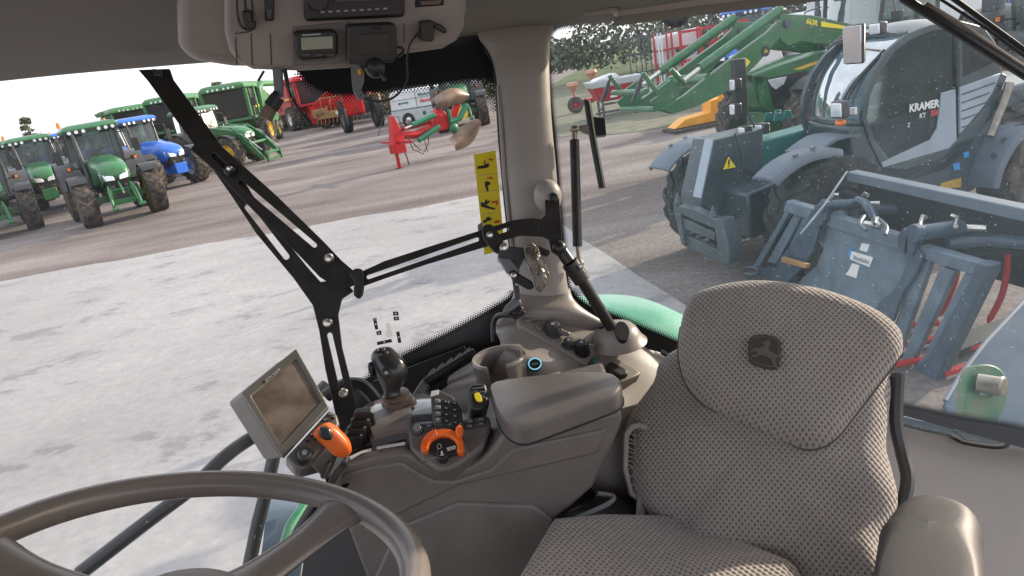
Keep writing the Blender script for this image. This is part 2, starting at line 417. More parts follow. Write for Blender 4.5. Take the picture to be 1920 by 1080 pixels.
# yard: one sheet to the horizon, gently varied
mb = MB()
mb.poly([V3((-900, -60, 0)), V3((900, -60, 0)), V3((900, 1500, 0)), V3((-900, 1500, 0))])
tag(mb.build('ground', K['gravel']), kind='structure')
# concrete apron the tractor stands on
e0, e1, e2, e3 = G(-200, 563), G(975, 354), G(1088, 447), G(1300, 583)
mb = MB()
far = []
A0, A1 = e0.copy(), e1.copy()
for k in range(41):
    t = k/40; p = A0.lerp(A1, t); far.append(p+V3((0, 0.06*math.sin(9*t*3.1)+random.uniform(-.03, .03), 0)))
dirr = (e3-e2).normalized()
rt = [e2.lerp(e3, t)+V3((random.uniform(-.02, .02), 0, 0)) for t in (0, .2, .4, .6, .8, 1)]
end = e3+dirr*12
low = [V3((end.x, end.y, 0)), V3((-60, end.y, 0)), V3((-60, A0.y-(A0.x+60)*(A1.y-A0.y)/(A1.x-A0.x), 0))]
loop = [V3((p.x, p.y, 0.008)) for p in far+rt+low]
mb.poly(loop)
tag(mb.build('concrete_pavement', K['concrete'], recalc=False), kind='structure')

# grass bank on the far right side of the yard
mb = MB()
rows = []
b0, b1 = G(1020, 168), G(1500, 97); b0 -= (b1-b0)*.05; b1 += (b1-b0)*1.6
for (off, h) in ((0, 0.01), (4, 0.2), (9, .7), (16, 1.3), (60, 1.8)):
    nrm = V3((-(b1-b0).y, (b1-b0).x, 0)).normalized()
    rows.append([b0.lerp(b1, t/14)+nrm*(off+random.uniform(-.4, .4))+V3((0, 0, h+(random.uniform(-.12, .12) if h > .1 else 0))) for t in range(15)])
mb.grid(rows, 3, 3)
tag(mb.build('grass_bank', K['grass']), kind='structure')

gvp = [G(*q) for q in ((1030, 244), (1090, 250), (1150, 252), (1215, 244), (1262, 236), (1300, 224), (1400, 196), (1500, 178), (1620, 150), (1500, 104), (1250, 128), (1010, 172))]
mb = MB(); mb.poly([V3((p.x, p.y, .012)) for p in cr(gvp, 5, True)])
K['verge'] = mat('sparse_grass_on_gravel', (0.12, 0.125, 0.07), 0.95, var=0.45, scale=2.5, bump=0.8, bscale=12, dirt=(0.17, 0.15, 0.125), dscale=1.2, damt=0.9)
tag(mb.build('grass_verge', K['verge'], recalc=False), kind='structure')

def leaves(mb, c, r, n, size, flat=1.0):
    for _ in range(n):
        u = V3((random.gauss(0, 1), random.gauss(0, 1), random.gauss(0, 1))).normalized()
        p = V3(c)+V3((u.x*r[0], u.y*r[1], u.z*r[2]))*random.uniform(.45, 1)**.6
        a = V3((random.uniform(-1, 1), random.uniform(-1, 1), random.uniform(-1, 1))).normalized()
        b = a.cross(V3((random.uniform(-1, 1), random.uniform(-1, 1), 1))).normalized()
        s = size*random.uniform(.5, 1.3)
        mb.mi = random.choice((0, 0, 1))
        mb.f([mb.v(p-a*s), mb.v(p+b*s*.6), mb.v(p+a*s), mb.v(p-b*s*.6)])
mbx = None
# hedge behind the right hand side of the yard (reads as one mass)
mb = MB()
for k in range(150):
    t = (k-28)/121; base = V3((1.5, 57, 1.2 if k > 28 else .2)).lerp(V3((75, 31, 1.6)), t)
    h = 4.6+1.5*math.sin(k*.47)+random.uniform(-.6, 1.3)+(3.0*t)
    h = (3.6+random.uniform(-.3, .5)) if k < 28 else h
    if 29 < k < 40: h *= .55
    leaves(mb, base+V3((0, random.uniform(-1, 1), h*.42)), (1.5, 1.2, h*.55), 260, .24)
    if k % 3 == 0: leaves(mb, base+V3((0, -1.6, .6)), (1.6, .8, .9), 90, .22)
tag(mb.build('hedge', [K['leaf'], K['leaf2']], recalc=False), kind='stuff', label='dense hedge of bushes behind the parked machines', cat='hedge')

def far_tree(px, py_base, d, h, w, label, seed):
    random.seed(seed)
    base = P(px, py_base, d); base.z = 0
    r = empty('tree', base, 0, label, 'tree', 'small distant trees against the white sky')
    mb = MB(); mb.tube([(0, 0, 0), (0.05*h*.2, 0, h*.4), (0, 0, h*.95)], [.05*h*.5, .03*h*.5, .008*h], 7)
    for k in range(14):
        z = h*(.35+.6*k/14); a = k*2.4; q = V3((math.cos(a), math.sin(a), .25))*w*(1.1-k/16)
        mb.tube([(0, 0, z), q*.5+V3((0, 0, z)), q+V3((0, 0, z))], [.02*h*.4, .012*h*.4, .003*h], 5)
    mb.build('trunk', K['bark'], r)
    mb = MB()
    for k in range(26):
        z = h*(.35+.62*random.random()); a = random.uniform(0, 6.28); rr = w*(1.15-z/h)*random.uniform(.4, 1.1)
        leaves(mb, (math.cos(a)*rr, math.sin(a)*rr, z), (w*.3, w*.3, w*.16), 60, .028*h)
    mb.build('crown', [K['leaf'], K['leaf2']], r, recalc=False)
far_tree(57, 250, 140, 8.5, 2.2, 'small sparse dark tree on the skyline left of the green tractors', 3)
far_tree(208, 240, 140, 6.2, 2.0, 'low dark tree top on the skyline above the green tractor cab roof', 5)
far_tree(418, 200, 150, 8.5, 2.6, 'low dark tree on the skyline between the two green combines', 8)
random.seed(11)
# ================================================================ MACHINERY
def wheel_meshes(parent, c, R, w, rimR, tyre_m, rim_m, side=1, lugs=18, name='wheel', steer=0, rimname='rim'):
    """tyre standing at local centre c, axis along local y; side=+1 outer face to +y"""
    mb = MB(); ax = V3((math.sin(-steer), math.cos(steer), 0)); c = V3(c)
    h = w/2
    prof = [(rimR, -h*.80), (rimR+.04*R, -h*.92), (R*.80, -h*1.0), (R*.93, -h*.9), (R*.965, -h*.6), (R*.97, 0), (R*.965, h*.6), (R*.93, h*.9), (R*.80, h*1.0), (rimR+.04*R, h*.92), (rimR, h*.80)]
    mb.lathe(prof, c, ax, 40)
    fwd = V3((ax.y, -ax.x, 0))
    def pt(a, r, y): return c+ax*y+(fwd*math.cos(a)+V3((0, 0, 1))*math.sin(a))*r
    st = 2*math.pi/lugs
    for s in (-1, 1):
        for k in range(lugs):
            a0 = k*st+(st/2 if s > 0 else 0)
            # chevron lug: centre line to shoulder, swept back
            secs = [(0.02*s*w, a0, R*1.0), (0.28*s*w, a0+st*.32, R*1.005), (0.47*s*w, a0+st*.60, R*.985), (0.505*s*w, a0+st*.75, R*.90)]
            rings = []
            for (y, a, r) in secs:
                wd = st*.20
                rings.append([pt(a-wd*1.25, r-.075*R, y), pt(a-wd, r, y), pt(a+wd, r, y), pt(a+wd*1.25, r-.075*R, y)])
            mb.ring(rings, True)
    o = mb.build(name, tyre_m, parent, sharp=40)
    mb = MB(); y = h*.78*side; q = -side
    mb.lathe([(rimR*1.03, y+q*-.01), (rimR*.98, y+q*.01), (rimR*.93, y+q*.05*R), (rimR*.86, y+q*.10*R), (rimR*.80, y+q*.22*R), (rimR*.50, y+q*.16*R), (rimR*.34, y+q*.12*R), (rimR*.30, y+q*.03*R), (rimR*.16, y+q*.02*R), (.001, y+q*.02*R)], c, ax, 28)
    mb.lathe([(rimR*1.03, -y+q*-.01), (rimR*.9, -y-q*.06*R), (rimR*.8, 0)], c, ax, 28)
    for k in range(8):
        a = k*math.pi/4; p = pt(a, rimR*.42, y+q*.13*R); mb.cyl(p, p-ax*q*.03*R*1.2, .03*R, n=6)
    mb.build(rimname, rim_m, o, sharp=40)
    return o

def section_loft(mb, secs, n=6):
    """secs: list of (x, halfwidth_bottom, halfwidth_top, zbottom, ztop) bonnet-like hull with crowned top"""
    rings = []
    for (x, wb, wt, zb, zt) in secs:
        rings.append([V3((x, -wb, zb)), V3((x, -wb*1.02, zb+(zt-zb)*.5)), V3((x, -wt, zb+(zt-zb)*.82)), V3((x, -wt*.62, zt-.015)), V3((x, 0, zt)), V3((x, wt*.62, zt-.015)), V3((x, wt, zb+(zt-zb)*.82)), V3((x, wb*1.02, zb+(zt-zb)*.5)), V3((x, wb, zb))])
    mb.ring(rings, True)
    return mb

def make_tractor(label, group, body='jdgreen', rim='jdyellow', roof=None, loader=False, tyre='tyre', name='parked_tractor', bonnet_style='green', linkage=True, light='headlight'):
    bm_ = K[body]; roof = K[roof or body]; t = empty(name, (0, 0, 0), 0, label, 'tractor', group)
    WB = 2.76; xf = WB/2; xr = -WB/2
    RR, RW, FR_, FW_ = .95, .60, .74, .50; TR = .97
    ty = K[tyre]
    for s in (1, -1):
        wheel_meshes(t, (xr, s*TR, RR), RR, RW, .50, ty, K[rim], s, 20, 'rear_wheel')
        wheel_meshes(t, (xf, s*TR*.98, FR_), FR_, FW_, .37, ty, K[rim], s, 18, 'front_wheel')
    # chassis + axles + fuel tank
    mb = MB(); mb.box((-.1, 0, .85), (2.9, .42, .5)); mb.box((xf, 0, .72), (.24, 1.5, .2)); mb.box((xr, 0, .95), (.4, 1.4, .4))
    mb.box((xf+.45, 0, .78), (.5, .5, .42)); mb.build('chassis', bm_, t, .02)
    mb = MB(); mb.box((-.25, .62, .72), (1.1, .34, .5)); mb.box((-.25, -.62, .72), (1.1, .34, .5)); mb.build('fuel_tank', K['darkgrey'], t, .06)
    # bonnet
    mb = MB(); section_loft(mb, [(-.05, .46, .46, 1.12, 1.98), (.5, .46, .46, 1.10, 1.95), (1.2, .45, .44, 1.10, 1.87), (1.7, .42, .41, 1.12, 1.76), (1.95, .37, .35, 1.24, 1.62), (2.03, .30, .27, 1.32, 1.50)])
    bo = mb.build('bonnet', bm_, t, sharp=50)
    mb = MB()
    for s in (1, -1):
        mb.hexa([V3((.2, s*.432, 1.2)), V3((1.45, s*.412, 1.2)), V3((1.45, s*.412, 1.21)), V3((.2, s*.432, 1.21))], [V3((.35, s*.438, 1.60)), V3((1.4, s*.415, 1.5)), V3((1.4, s*.40, 1.5)), V3((.35, s*.40, 1.60))])
    mb.build('side_grille', K['black'], bo)
    # nose: black grille band, headlights
    mb = MB(); mb.hexa([V3((1.62, -.37, .96)), V3((1.98, -.30, .96)), V3((1.98, .30, .96)), V3((1.62, .37, .96))], [V3((1.62, -.385, 1.36)), V3((2.035, -.30, 1.33)), V3((2.035, .30, 1.33)), V3((1.62, .385, 1.36))])
    gr = mb.build('front_grille', K['black_gloss'], t, .02)
    for s in (1, -1):
        mb = MB(); mb.hexa([V3((1.86, s*.40, 1.30)), V3((2.05, s*.30, 1.27)), V3((2.08, s*.06, 1.25)), V3((1.9, s*.06, 1.25))], [V3((1.80, s*.42, 1.50)), V3((2.02, s*.33, 1.45)), V3((2.06, s*.09, 1.38)), V3((1.9, s*.09, 1.38))])
        mb.build('headlight', K[light], gr, .012)
        mb = MB(); mb.box((2.03, s*.2, 1.07), (.03, .12, .08)); mb.build('work_lamp', K['darkgrey'], gr, .01)
    # cab
    zf, zt = 1.15, 2.78
    c = {k: V3(v) for k, v in dict(afl=(-.10, .62, zf), afr=(-.10, -.62, zf), atl=(-.32, .70, zt), atr=(-.32, -.70, zt), bl=(-1.0, .80, zf+.3), br=(-1.0, -.80, zf+.3), btl=(-1.02, .74, zt), btr=(-1.02, -.74, zt), cl=(-1.68, .66, 1.5), cr_=(-1.68, -.66, 1.5), ctl=(-1.62, .66, zt), ctr=(-1.62, -.66, zt)).items()}
    mb = MB()
    for a, b in (('afl', 'atl'), ('afr', 'atr'), ('bl', 'btl'), ('br', 'btr'), ('cl', 'ctl'), ('cr_', 'ctr'), ('afl', 'bl'), ('afr', 'br'), ('bl', 'cl'), ('br', 'cr_'), ('cl', 'cr_'), ('afl', 'afr')):
        mb.tube([c[a], c[b]], .042, 6)
    mb.build('cab_frame', K['black'], t)
    mb = MB()
    for q in (('afl', 'afr', 'atr', 'atl'), ('afl', 'bl', 'btl', 'atl'), ('afr', 'br', 'btr', 'atr'), ('bl', 'cl', 'ctl', 'btl'), ('br', 'cr_', 'ctr', 'btr'), ('cl', 'cr_', 'ctr', 'ctl')):
        mb.poly([c[k] for k in q])
    mb.build('cab_glass', K['cabglass'], t, recalc=False)
    mb = MB(); mb.box((-.85, 0, 1.2), (1.5, 1.1, .3)); mb.box((-1.1, 0, 1.5), (.5, .5, .25)); mb.box((-1.35, 0, 1.85), (.16, .48, .62)); mb.box((-.35, 0, 1.55), (.3, .5, .55)); mb.tube([(-.5, .2*math.cos(a)-0, 1.95+.12*math.sin(a)) for a in [k*.52 for k in range(13)]], .015, 6)
    mb.build('cab_interior', K['darkgrey'], t, .04)
    mb = MB(); rings = []
    for (x0, x1, w, z) in ((-1.7, -.12, .74, 2.74), (-1.78, -.02, .82, 2.79), (-1.78, -.0, .83, 2.88), (-1.70, -.10, .76, 2.98), (-1.45, -.3, .55, 3.03)):
        r = .12; lp = []
        for cx, cy, a0 in ((x1-r, w-r, 0), (x0+r, w-r, 90), (x0+r, -w+r, 180), (x1-r, -w+r, 270)):
            for k in range(4):
                a = math.radians(a0+k*30); lp.append(V3((cx+r*math.cos(a), cy+r*math.sin(a), z)))
        rings.append(lp)
    mb.ring(rings); ro = mb.build('roof', roof, t)
    for y in (-.62, -.42, -.22, .22, .42, .62):
        mb = MB(); mb.cyl((-.02, y, 2.80), (.035, y, 2.80), .055, .055, 12); mb.build('roof_lamp', K['headlight'], ro)
    mb = MB(); mb.box((-.03, 0, 2.795), (.05, 1.5, .12)); mb.build('lamp_bar', K['black'], ro, .01)
    mb = MB(); mb.cyl((-1.2, -.74, 3.0), (-1.2, -.74, 3.18), .06, .05, 10); mb.build('beacon', K['amberlamp'], ro)
    # mudguards
    for s in (1, -1):
        mb = MB(); rows = []
        for y in (TR-RW/2-.04, TR+RW/2+.03):
            rows.append([V3((xr+math.cos(math.radians(a))*(RR+.09), s*y, RR+math.sin(math.radians(a))*(RR+.09)+(0 if y < TR else -.03))) for a in range(10, 171, 16)])
        mb.grid(rows, 2, 2, (0, 0, -.03)); mb.build('rear_mudguard', K['darkgrey'] if body == 'jdgreen' else bm_, t)
        mb = MB(); rows = []
        for y in (TR-FW_/2+.02, TR, TR+FW_/2+.02):
            rows.append([V3((xf+math.cos(math.radians(a))*(FR_+.07), s*y, FR_+math.sin(math.radians(a))*(FR_+.07)+(.015 if y == TR else 0))) for a in range(48, 166, 13)])
        mb.grid(rows, 2, 2, (0, 0, -.02)); mb.build('front_mudguard', K['black'], t)
        # mirrors and front marker lamps
        mb = MB(); mb.tube([(-.2, s*.7, 2.6), (-.12, s*1.05, 2.55), (-.12, s*1.12, 2.25)], .016, 6); mb.box((-.13, s*1.13, 2.12), (.07, .2, .42)); mb.build('mirror', K['black'], t, .02)
        mb = MB(); mb.tube([(-.1, s*.62, 1.7), (-.05, s*.9, 1.72)], .02, 6); mb.box((-.05, s*.93, 1.74), (.08, .2, .14)); ml_ = mb.build('marker_lamp', K['black'], t, .01)
        mb = MB(); mb.box((-.005, s*.97, 1.74), (.02, .08, .09)); mb.build('amber_lens', K['amberlamp'], ml_)
    mb = MB(); mb.cyl((.05, -.52, 1.35), (.02, -.56, 2.55), .065, .06, 12); mb.tube([(.02, -.56, 2.5), (.02, -.56, 2.72), (-.06, -.58, 2.80)], .045, 10); mb.build('exhaust', K['darkgrey'], t)
    # front linkage
    if linkage:
        mb = MB()
        for s in (1, -1):
            mb.prism([V3((1.75, s*.26, .98)), V3((1.98, s*.26, .86)), V3((2.2, s*.30, .50)), V3((2.75, s*.33, .42)), V3((2.75, s*.33, .54)), V3((2.3, s*.30, .66)), V3((2.1, s*.26, 1.05)), V3((1.8, s*.26, 1.12))], (0, s*.05, 0))
            mb.tube([(2.0, s*.30, 1.12), (2.3, s*.36, .95), (2.5, s*.38, .52)], .035, 8)
            mb.cyl((2.72, s*.27, .48), (2.72, s*.45, .48), .06, n=10)
        mb.box((2.12, 0, .62), (.1, .6, .16)); mb.box((2.03, 0, .95), (.1, .55, .12))
        mb.tube([(2.05, 0, 1.2), (2.35, 0, 1.05), (2.45, 0, .85)], .03, 8)
        mb.build('front_linkage', bm_, t, .008)
        mb = MB(); mb.box((2.09, 0, .78), (.12, .34, .22)); mb.box((2.17, .12, .8), (.05, .06, .06)); mb.build('pto_guard', K['black'], t, .01)
    # steps
    for s in (1, -1):
        mb = MB()
        for z in (.5, .78, 1.06): mb.box((-.75, s*.86, z), (.36, .22, .035))
        mb.box((-.93, s*.86, .78), (.03, .2, .62)); mb.build('steps', K['black'], t)
    return t

def place(o, front_mid, fdir, wb=2.76):
    """stand a machine with its front axle mid point at front_mid, facing fdir"""
    f = V3((fdir[0], fdir[1], 0)).normalized()
    o.location = V3((front_mid[0], front_mid[1], 0))-f*(wb/2); o.rotation_euler = (0, 0, math.atan2(f.y, f.x))

grp = 'tractors parked along the edge of the yard'
t1 = make_tractor('nearest green tractor facing the camera, white headlights above its open front linkage', grp)
place(t1, (-11.46, 21.67), (.56, -.827))
t2 = copy_tree(t1); t2['label'] = 'green tractor cut off by the left edge of the photo with one front tyre showing'
place(t2, (-16.3, 23.0), (.56, -.827))
t3 = copy_tree(t1, skip=('front_linkage', 'pto_guard')); t3['label'] = 'green tractor set back in the row between the two nearer green tractors'
place(t3, (-17.2, 27.6), (.56, -.827))
t4 = make_tractor('blue tractor with a long blue bonnet behind the front tyre of the green tractor', grp, body='blue', rim='wpaint', linkage=False)
place(t4, (-12.8, 28.8), (.80, -.60))
t5 = copy_tree(t1, skip=('front_linkage', 'pto_guard')); t5['label'] = 'dark green tractor with yellow trim standing behind the blue bonnet'
place(t5, (-18.5, 39.5), (.75, -.66))
t6 = copy_tree(t4); t6['label'] = 'blue tractor whose roof shows just above the green cab roof of the nearest green tractor'
place(t6, (-21.5, 38.5), (.75, -.66))
for (x_, y_, dx, dy, lb, src) in ((-20.0, 29.5, .56, -.83, 'green tractor far left, behind the green tractor cut by the photo edge', 't1'), (-21.8, 33.0, .6, -.8, 'green tractor far left, last of the green row behind the others', 't1'), (-24.5, 44.0, .7, -.7, 'small distant green tractor on the far left skyline below the tree', 't1')):
    q_ = copy_tree(t1, skip=('front_linkage', 'pto_guard')); q_['label'] = lb; place(q_, (x_, y_), (dx, dy))
# text on the blue bonnet
def text_mesh(s, size, mat_, parent, o, ux, uy, name='lettering', depth=.002, bold=0.0, align='CENTER', shear=0):
    cu = bpy.data.curves.new(name, 'FONT'); cu.body = s; cu.size = size; cu.extrude = depth/2; cu.offset = bold
    cu.align_x = align; cu.align_y = 'CENTER'; cu.shear = shear; cu.resolution_u = 3
    tmp = bpy.data.objects.new('tmp', cu); COL.objects.link(tmp)
    dg = bpy.context.evaluated_depsgraph_get(); me = bpy.data.meshes.new_from_object(tmp.evaluated_get(dg))
    bpy.data.objects.remove(tmp); bpy.data.curves.remove(cu); me.name = name
    ux, uy = V3(ux).normalized(), V3(uy).normalized(); uz = ux.cross(uy).normalized(); uy = uz.cross(ux)
    Mx = Matrix((ux, uy, uz)).transposed().to_4x4(); Mx.translation = V3(o)
    me.transform(Mx); me.materials.clear(); me.materials.append(mat_)
    ob = bpy.data.objects.new(name, me); COL.objects.link(ob); ob.parent = parent
    return ob
bn = [c for c in t4.children if c.name.startswith('bonnet')][0]
text_mesh('NEW HOLLAND', .13, K['white'], bn, (.75, -.44, 1.66), (1, .0, -.08), (0, .1, 1), bold=.004)

# loader tractor standing side on
t7 = make_tractor('green tractor with cream yellow rims and a lowered front loader, seen from its side', grp, linkage=False)
place(t7, (-11.6, 34.1), (.93, -.36))
def front_loader(t, zlift=0):
    mb = MB()
    for s in (1, -1):
        y = s*.62
        mb.prism([V3((-.1, y, 1.85)), V3((.25, y, 2.02)), V3((1.55, y, 1.72)), V3((2.1, y, 1.45)), V3((2.95, y, .38)), V3((3.05, y, .22)), V3((2.85, y, .2)), V3((1.95, y, 1.15)), V3((1.45, y, 1.42)), V3((.2, y, 1.72))], (0, s*.09, 0))
        mb.prism([V3((-.35, y-.02*s, 1.0)), V3((.3, y-.02*s, .95)), V3((.12, y-.02*s, 2.0)), V3((-.12, y-.02*s, 2.0))], (0, s*.13, 0))
        mb.cyl((.25, y, 1.15), (1.25, y, 1.4), .05, .05, 10); mb.cyl((1.25, y, 1.4), (1.75, y, 1.42), .03, .03, 8)
        mb.cyl((1.5, y, 1.85), (2.4, y, 1.15), .045, .045, 10)
    mb.cyl((2.35, -.62, .98), (2.35, .62, .98), .07, n=10)
    lo = mb.build('front_loader', K['jdgreen'], t, .01)
    mb = MB()
    for s in (1, -1): mb.cyl((2.4, s*.62, 1.15), (2.95, s*.62, .62), .025, n=8)
    mb.build('cylinder_rod', K['steel'], lo)
    mb = MB(); mb.box((3.06, 0, .45), (.06, 1.2, .12)); mb.box((3.06, 0, .15), (.06, 1.2, .12))
    for s in (1, -1): mb.box((3.06, s*.5, .3), (.12, .08, .5))
    mb.build('tool_carrier', K['jdgreen'], lo, .01)
front_loader(t7)
# ---------------------------------------------------------------- combines
def make_combine(label, body='jdgreen_dusty', rim='jdyellow', grp='combine harvesters in the back row', dark='black'):
    b = K[body]; t = empty('combine_harvester', (0, 0, 0), 0, label, 'combine harvester', grp)
    wheel = wheel_meshes
    for s in (1, -1):
        wheel_meshes(t, (1.6, s*1.65, .98), .98, .72, .50, K['tyre'], K[rim], s, 20, 'front_wheel')
        wheel_meshes(t, (-2.3, s*1.25, .68), .68, .50, .34, K['tyre'], K[rim], s, 16, 'rear_wheel')
    mb = MB()  # body hull
    pr = [(2.0, 1.35), (2.05, 2.4), (1.3, 2.6), (1.1, 3.75), (-1.2, 3.75), (-1.7, 3.5), (-3.1, 3.1), (-3.7, 2.4), (-3.8, 1.5), (-3.1, 1.15), (-1.6, 1.3), (-1.2, 1.1), (.4, 1.1)]
    mb.prism([V3((x, -1.3, z)) for x, z in pr], (0, 2.6, 0)); mb.build('body', b, t, .08)
    mb = MB()
    for s in (1, -1):
        mb.box((-.4, s*1.34, 2.9), (2.6, .06, 1.2)); mb.box((-2.6, s*1.34, 2.2), (1.6, .06, 1.1)); mb.box((.1, s*1.36, 1.75), (2.0, .05, .7))
    mb.build('side_panel', b, t, .04)
    mb = MB()
    for s in (1, -1): mb.box((.8, s*1.375, 2.55), (1.9, .02, .16)); mb.box((-2.3, s*1.375, 2.55), (1.4, .02, .10))
    mb.build('yellow_stripe', K['jdyellow'], t)
    mb = MB(); mb.prism([V3((1.2, -1.5, 3.75)), V3((-1.5, -1.5, 3.75)), V3((-1.7, -1.6, 4.05)), V3((1.3, -1.6, 4.05))], (0, 3.0, 0)); mb.box((-.2, 0, 4.08), (2.6, 2.7, .12)); mb.build('grain_tank', b, t, .03)
    mb = MB(); mb.tube([(.6, 1.45, 2.2), (.6, 1.55, 3.6), (-.2, 1.6, 3.9), (-4.4, 1.55, 3.85), (-4.7, 1.55, 3.6)], .20, 12); mb.build('unloading_auger', b, t)
    # cab
    mb = MB(); mb.hexa([V3((1.25, -1.35, 1.95)), V3((2.95, -1.30, 1.95)), V3((2.95, 1.30, 1.95)), V3((1.25, 1.35, 1.95))], [V3((1.25, -1.4, 3.75)), V3((3.15, -1.36, 3.75)), V3((3.15, 1.36, 3.75)), V3((1.25, 1.4, 3.75))])
    mb.build('cab', K['darkglass'] if dark == 'glass' else K['black_gloss'], t, .1, recalc=True)
    mb = MB()
    for s in (1, -1):
        mb.tube([(2.96, s*1.3, 1.95), (3.16, s*1.4, 3.75)], .12, 6); mb.tube([(1.4, s*1.38, 1.95), (1.4, s*1.42, 3.75)], .1, 6)
        mb.tube([(2.3, s*1.36, 1.95), (2.35, s*1.39, 3.75)], .05, 6)
    mb.box((2.2, 0, 1.9), (1.9, 2.8, .16)); mb.build('cab_frame', b, t)
    mb = MB(); rings = []
    for z, e in ((3.75, 0), (3.80, .12), (3.98, .10), (4.14, -.05), (4.2, -.35)):
        rings.append([V3((x, y, z)) for x, y in ((3.15+e, -1.35-e), (3.3+e, 0), (3.15+e, 1.35+e), (1.2, 1.4+e), (1.2, -1.4-e))])
    mb.ring(rings); ro = mb.build('roof', b, t, .05)
    for y in (-.8, -.5, -.2, .2, .5, .8):
        mb = MB(); mb.cyl((3.34, y, 3.9), (3.42, y, 3.9), .07, n=10); mb.build('roof_lamp', K['headlight'], ro)
    mb = MB(); mb.prism([V3((2.2, -.65, 1.0)), V3((3.6, -.75, .35)), V3((3.9, -.75, .35)), V3((3.9, -.75, 1.1)), V3((2.9, -.7, 1.85)), V3((2.0, -.65, 1.9))], (0, 1.4, 0)); mb.box((3.9, 0, .75), (.12, 2.0, .9)); mb.build('feeder_house', b, t, .03)
    mb = MB(); mb.box((3.0, 0, 1.88), (.22, 3.1, .24)); mb.build('lamp_bar', K['black'], t, .02)
    mb = MB()
    for z in (.5, .85, 1.2, 1.55): mb.box((.2, 1.75, z), (.5, .25, .04))
    for dx in (-.25, .25): mb.tube([(.2+dx, 1.85, .35), (.2+dx, 1.75, 1.8), (.2+dx, 1.6, 2.9)], .025, 6)
    mb.build('ladder', b, t)
    for s in (1, -1):
        mb = MB(); mb.tube([(3.0, s*1.35, 3.4), (3.35, s*1.75, 3.3), (3.35, s*1.8, 3.1)], .025, 6); mb.box((3.35, s*1.8, 2.85), (.08, .28, .5)); mb.build('mirror', K['black'], t)
    return t
cb1 = make_combine('green combine with a big dusty dark cab window facing the yard')
place(cb1, (-15.9, 47.5), (.02, -1), 3.2)
cb2 = copy_tree(cb1); cb2['label'] = 'green combine further left, half hidden behind the black slotted bar'
place(cb2, (-21.0, 50.5), (.10, -1), 3.2)
cb4 = copy_tree(cb1); cb4['label'] = 'furthest left green combine, its grain tank showing behind the blue tractor'
place(cb4, (-27.5, 57), (.62, -.78), 3.2)
cb3 = make_combine('bright red combine beside the green combines', body='mred', rim='wpaint')
place(cb3, (-14.0, 60), (.55, -.83), 3.2)

# red harvester with rusty dirt-covered header
t = empty('root_harvester', (-9.6, 54.5, 0), math.atan2(-.28, .96), 'red harvester carrying a rusty mud-covered header table', 'harvester')
mb = MB(); mb.prism([V3((-2.6, -.8, .9)), V3((1.4, -.8, .9)), V3((2.0, -.8, 1.6)), V3((1.3, -.8, 2.3)), V3((-1.5, -.8, 2.6)), V3((-2.8, -.8, 1.9))], (0, 1.6, 0)); mb.ell((-.2, -.85, 1.7), (1.3, .35, .75)); mb.build('body', K['mred'], t, .08)
mb = MB(); mb.box((.3, -1.6, 1.0), (4.6, .9, .5)); mb.box((2.5, -1.7, 1.55), (1.2, .7, .8)); mb.box((-1.8, -1.7, 1.2), (1.0, .7, .6))
for k in range(14): mb.tube([(-2+.33*k, -2.0, .8), (-2+.33*k, -2.2, .35)], .03, 5)
for k in range(6): mb.tube([(-1.8+.8*k, -1.4, 1.2), (-1.7+.8*k, -1.5, 2.2)], .04, 5)
mb.tube([(-1.8, -1.5, 2.2), (2.4, -1.5, 2.2)], .05, 6); mb.build('header', K['rust'], t, .03)
mb = MB(); mb.box((.4, -2.08, 1.05), (1.5, .03, .22)); mb.build('number_board', K['white'], t)
for s in (1, -1): wheel_meshes(t, (-2.0, s*.9, .6), .6, .35, .3, K['tyre'], K['mred'], s, 14)
# tall dark machine with a red tank behind the van's tail
t = empty('trailed_sprayer', (-7.4, 44.6, 0), math.atan2(-.93, .35), 'dark wheeled machine with a bright red tank left of the white van', 'sprayer')
for s in (1, -1): wheel_meshes(t, (0, s*1.0, 1.0), 1.0, .48, .5, K['tyre_dark'], K['darkgrey'], s, 20)
mb = MB(); mb.prism([V3((.3, -1.1, 1.0)), V3((1.1, -1.1, 1.0)), V3((1.2, -1.1, 2.5)), V3((.9, -1.1, 2.8)), V3((.45, -1.1, 2.6))], (0, 1.2, 0)); mb.build('tank', K['mred'], t, .12)
mb = MB(); mb.box((.4, 0, .9), (3, .4, .2)); mb.box((-.7, 0, 1.8), (.2, 1.6, 1.6)); mb.tube([(-1, -1, 2.4), (1.4, -1, 2.6)], .05, 6); mb.tube([(1.4, -1.2, .5), (1.5, -1.2, 1.5)], .06, 6); mb.build('frame', K['darkgrey'], t, .02)

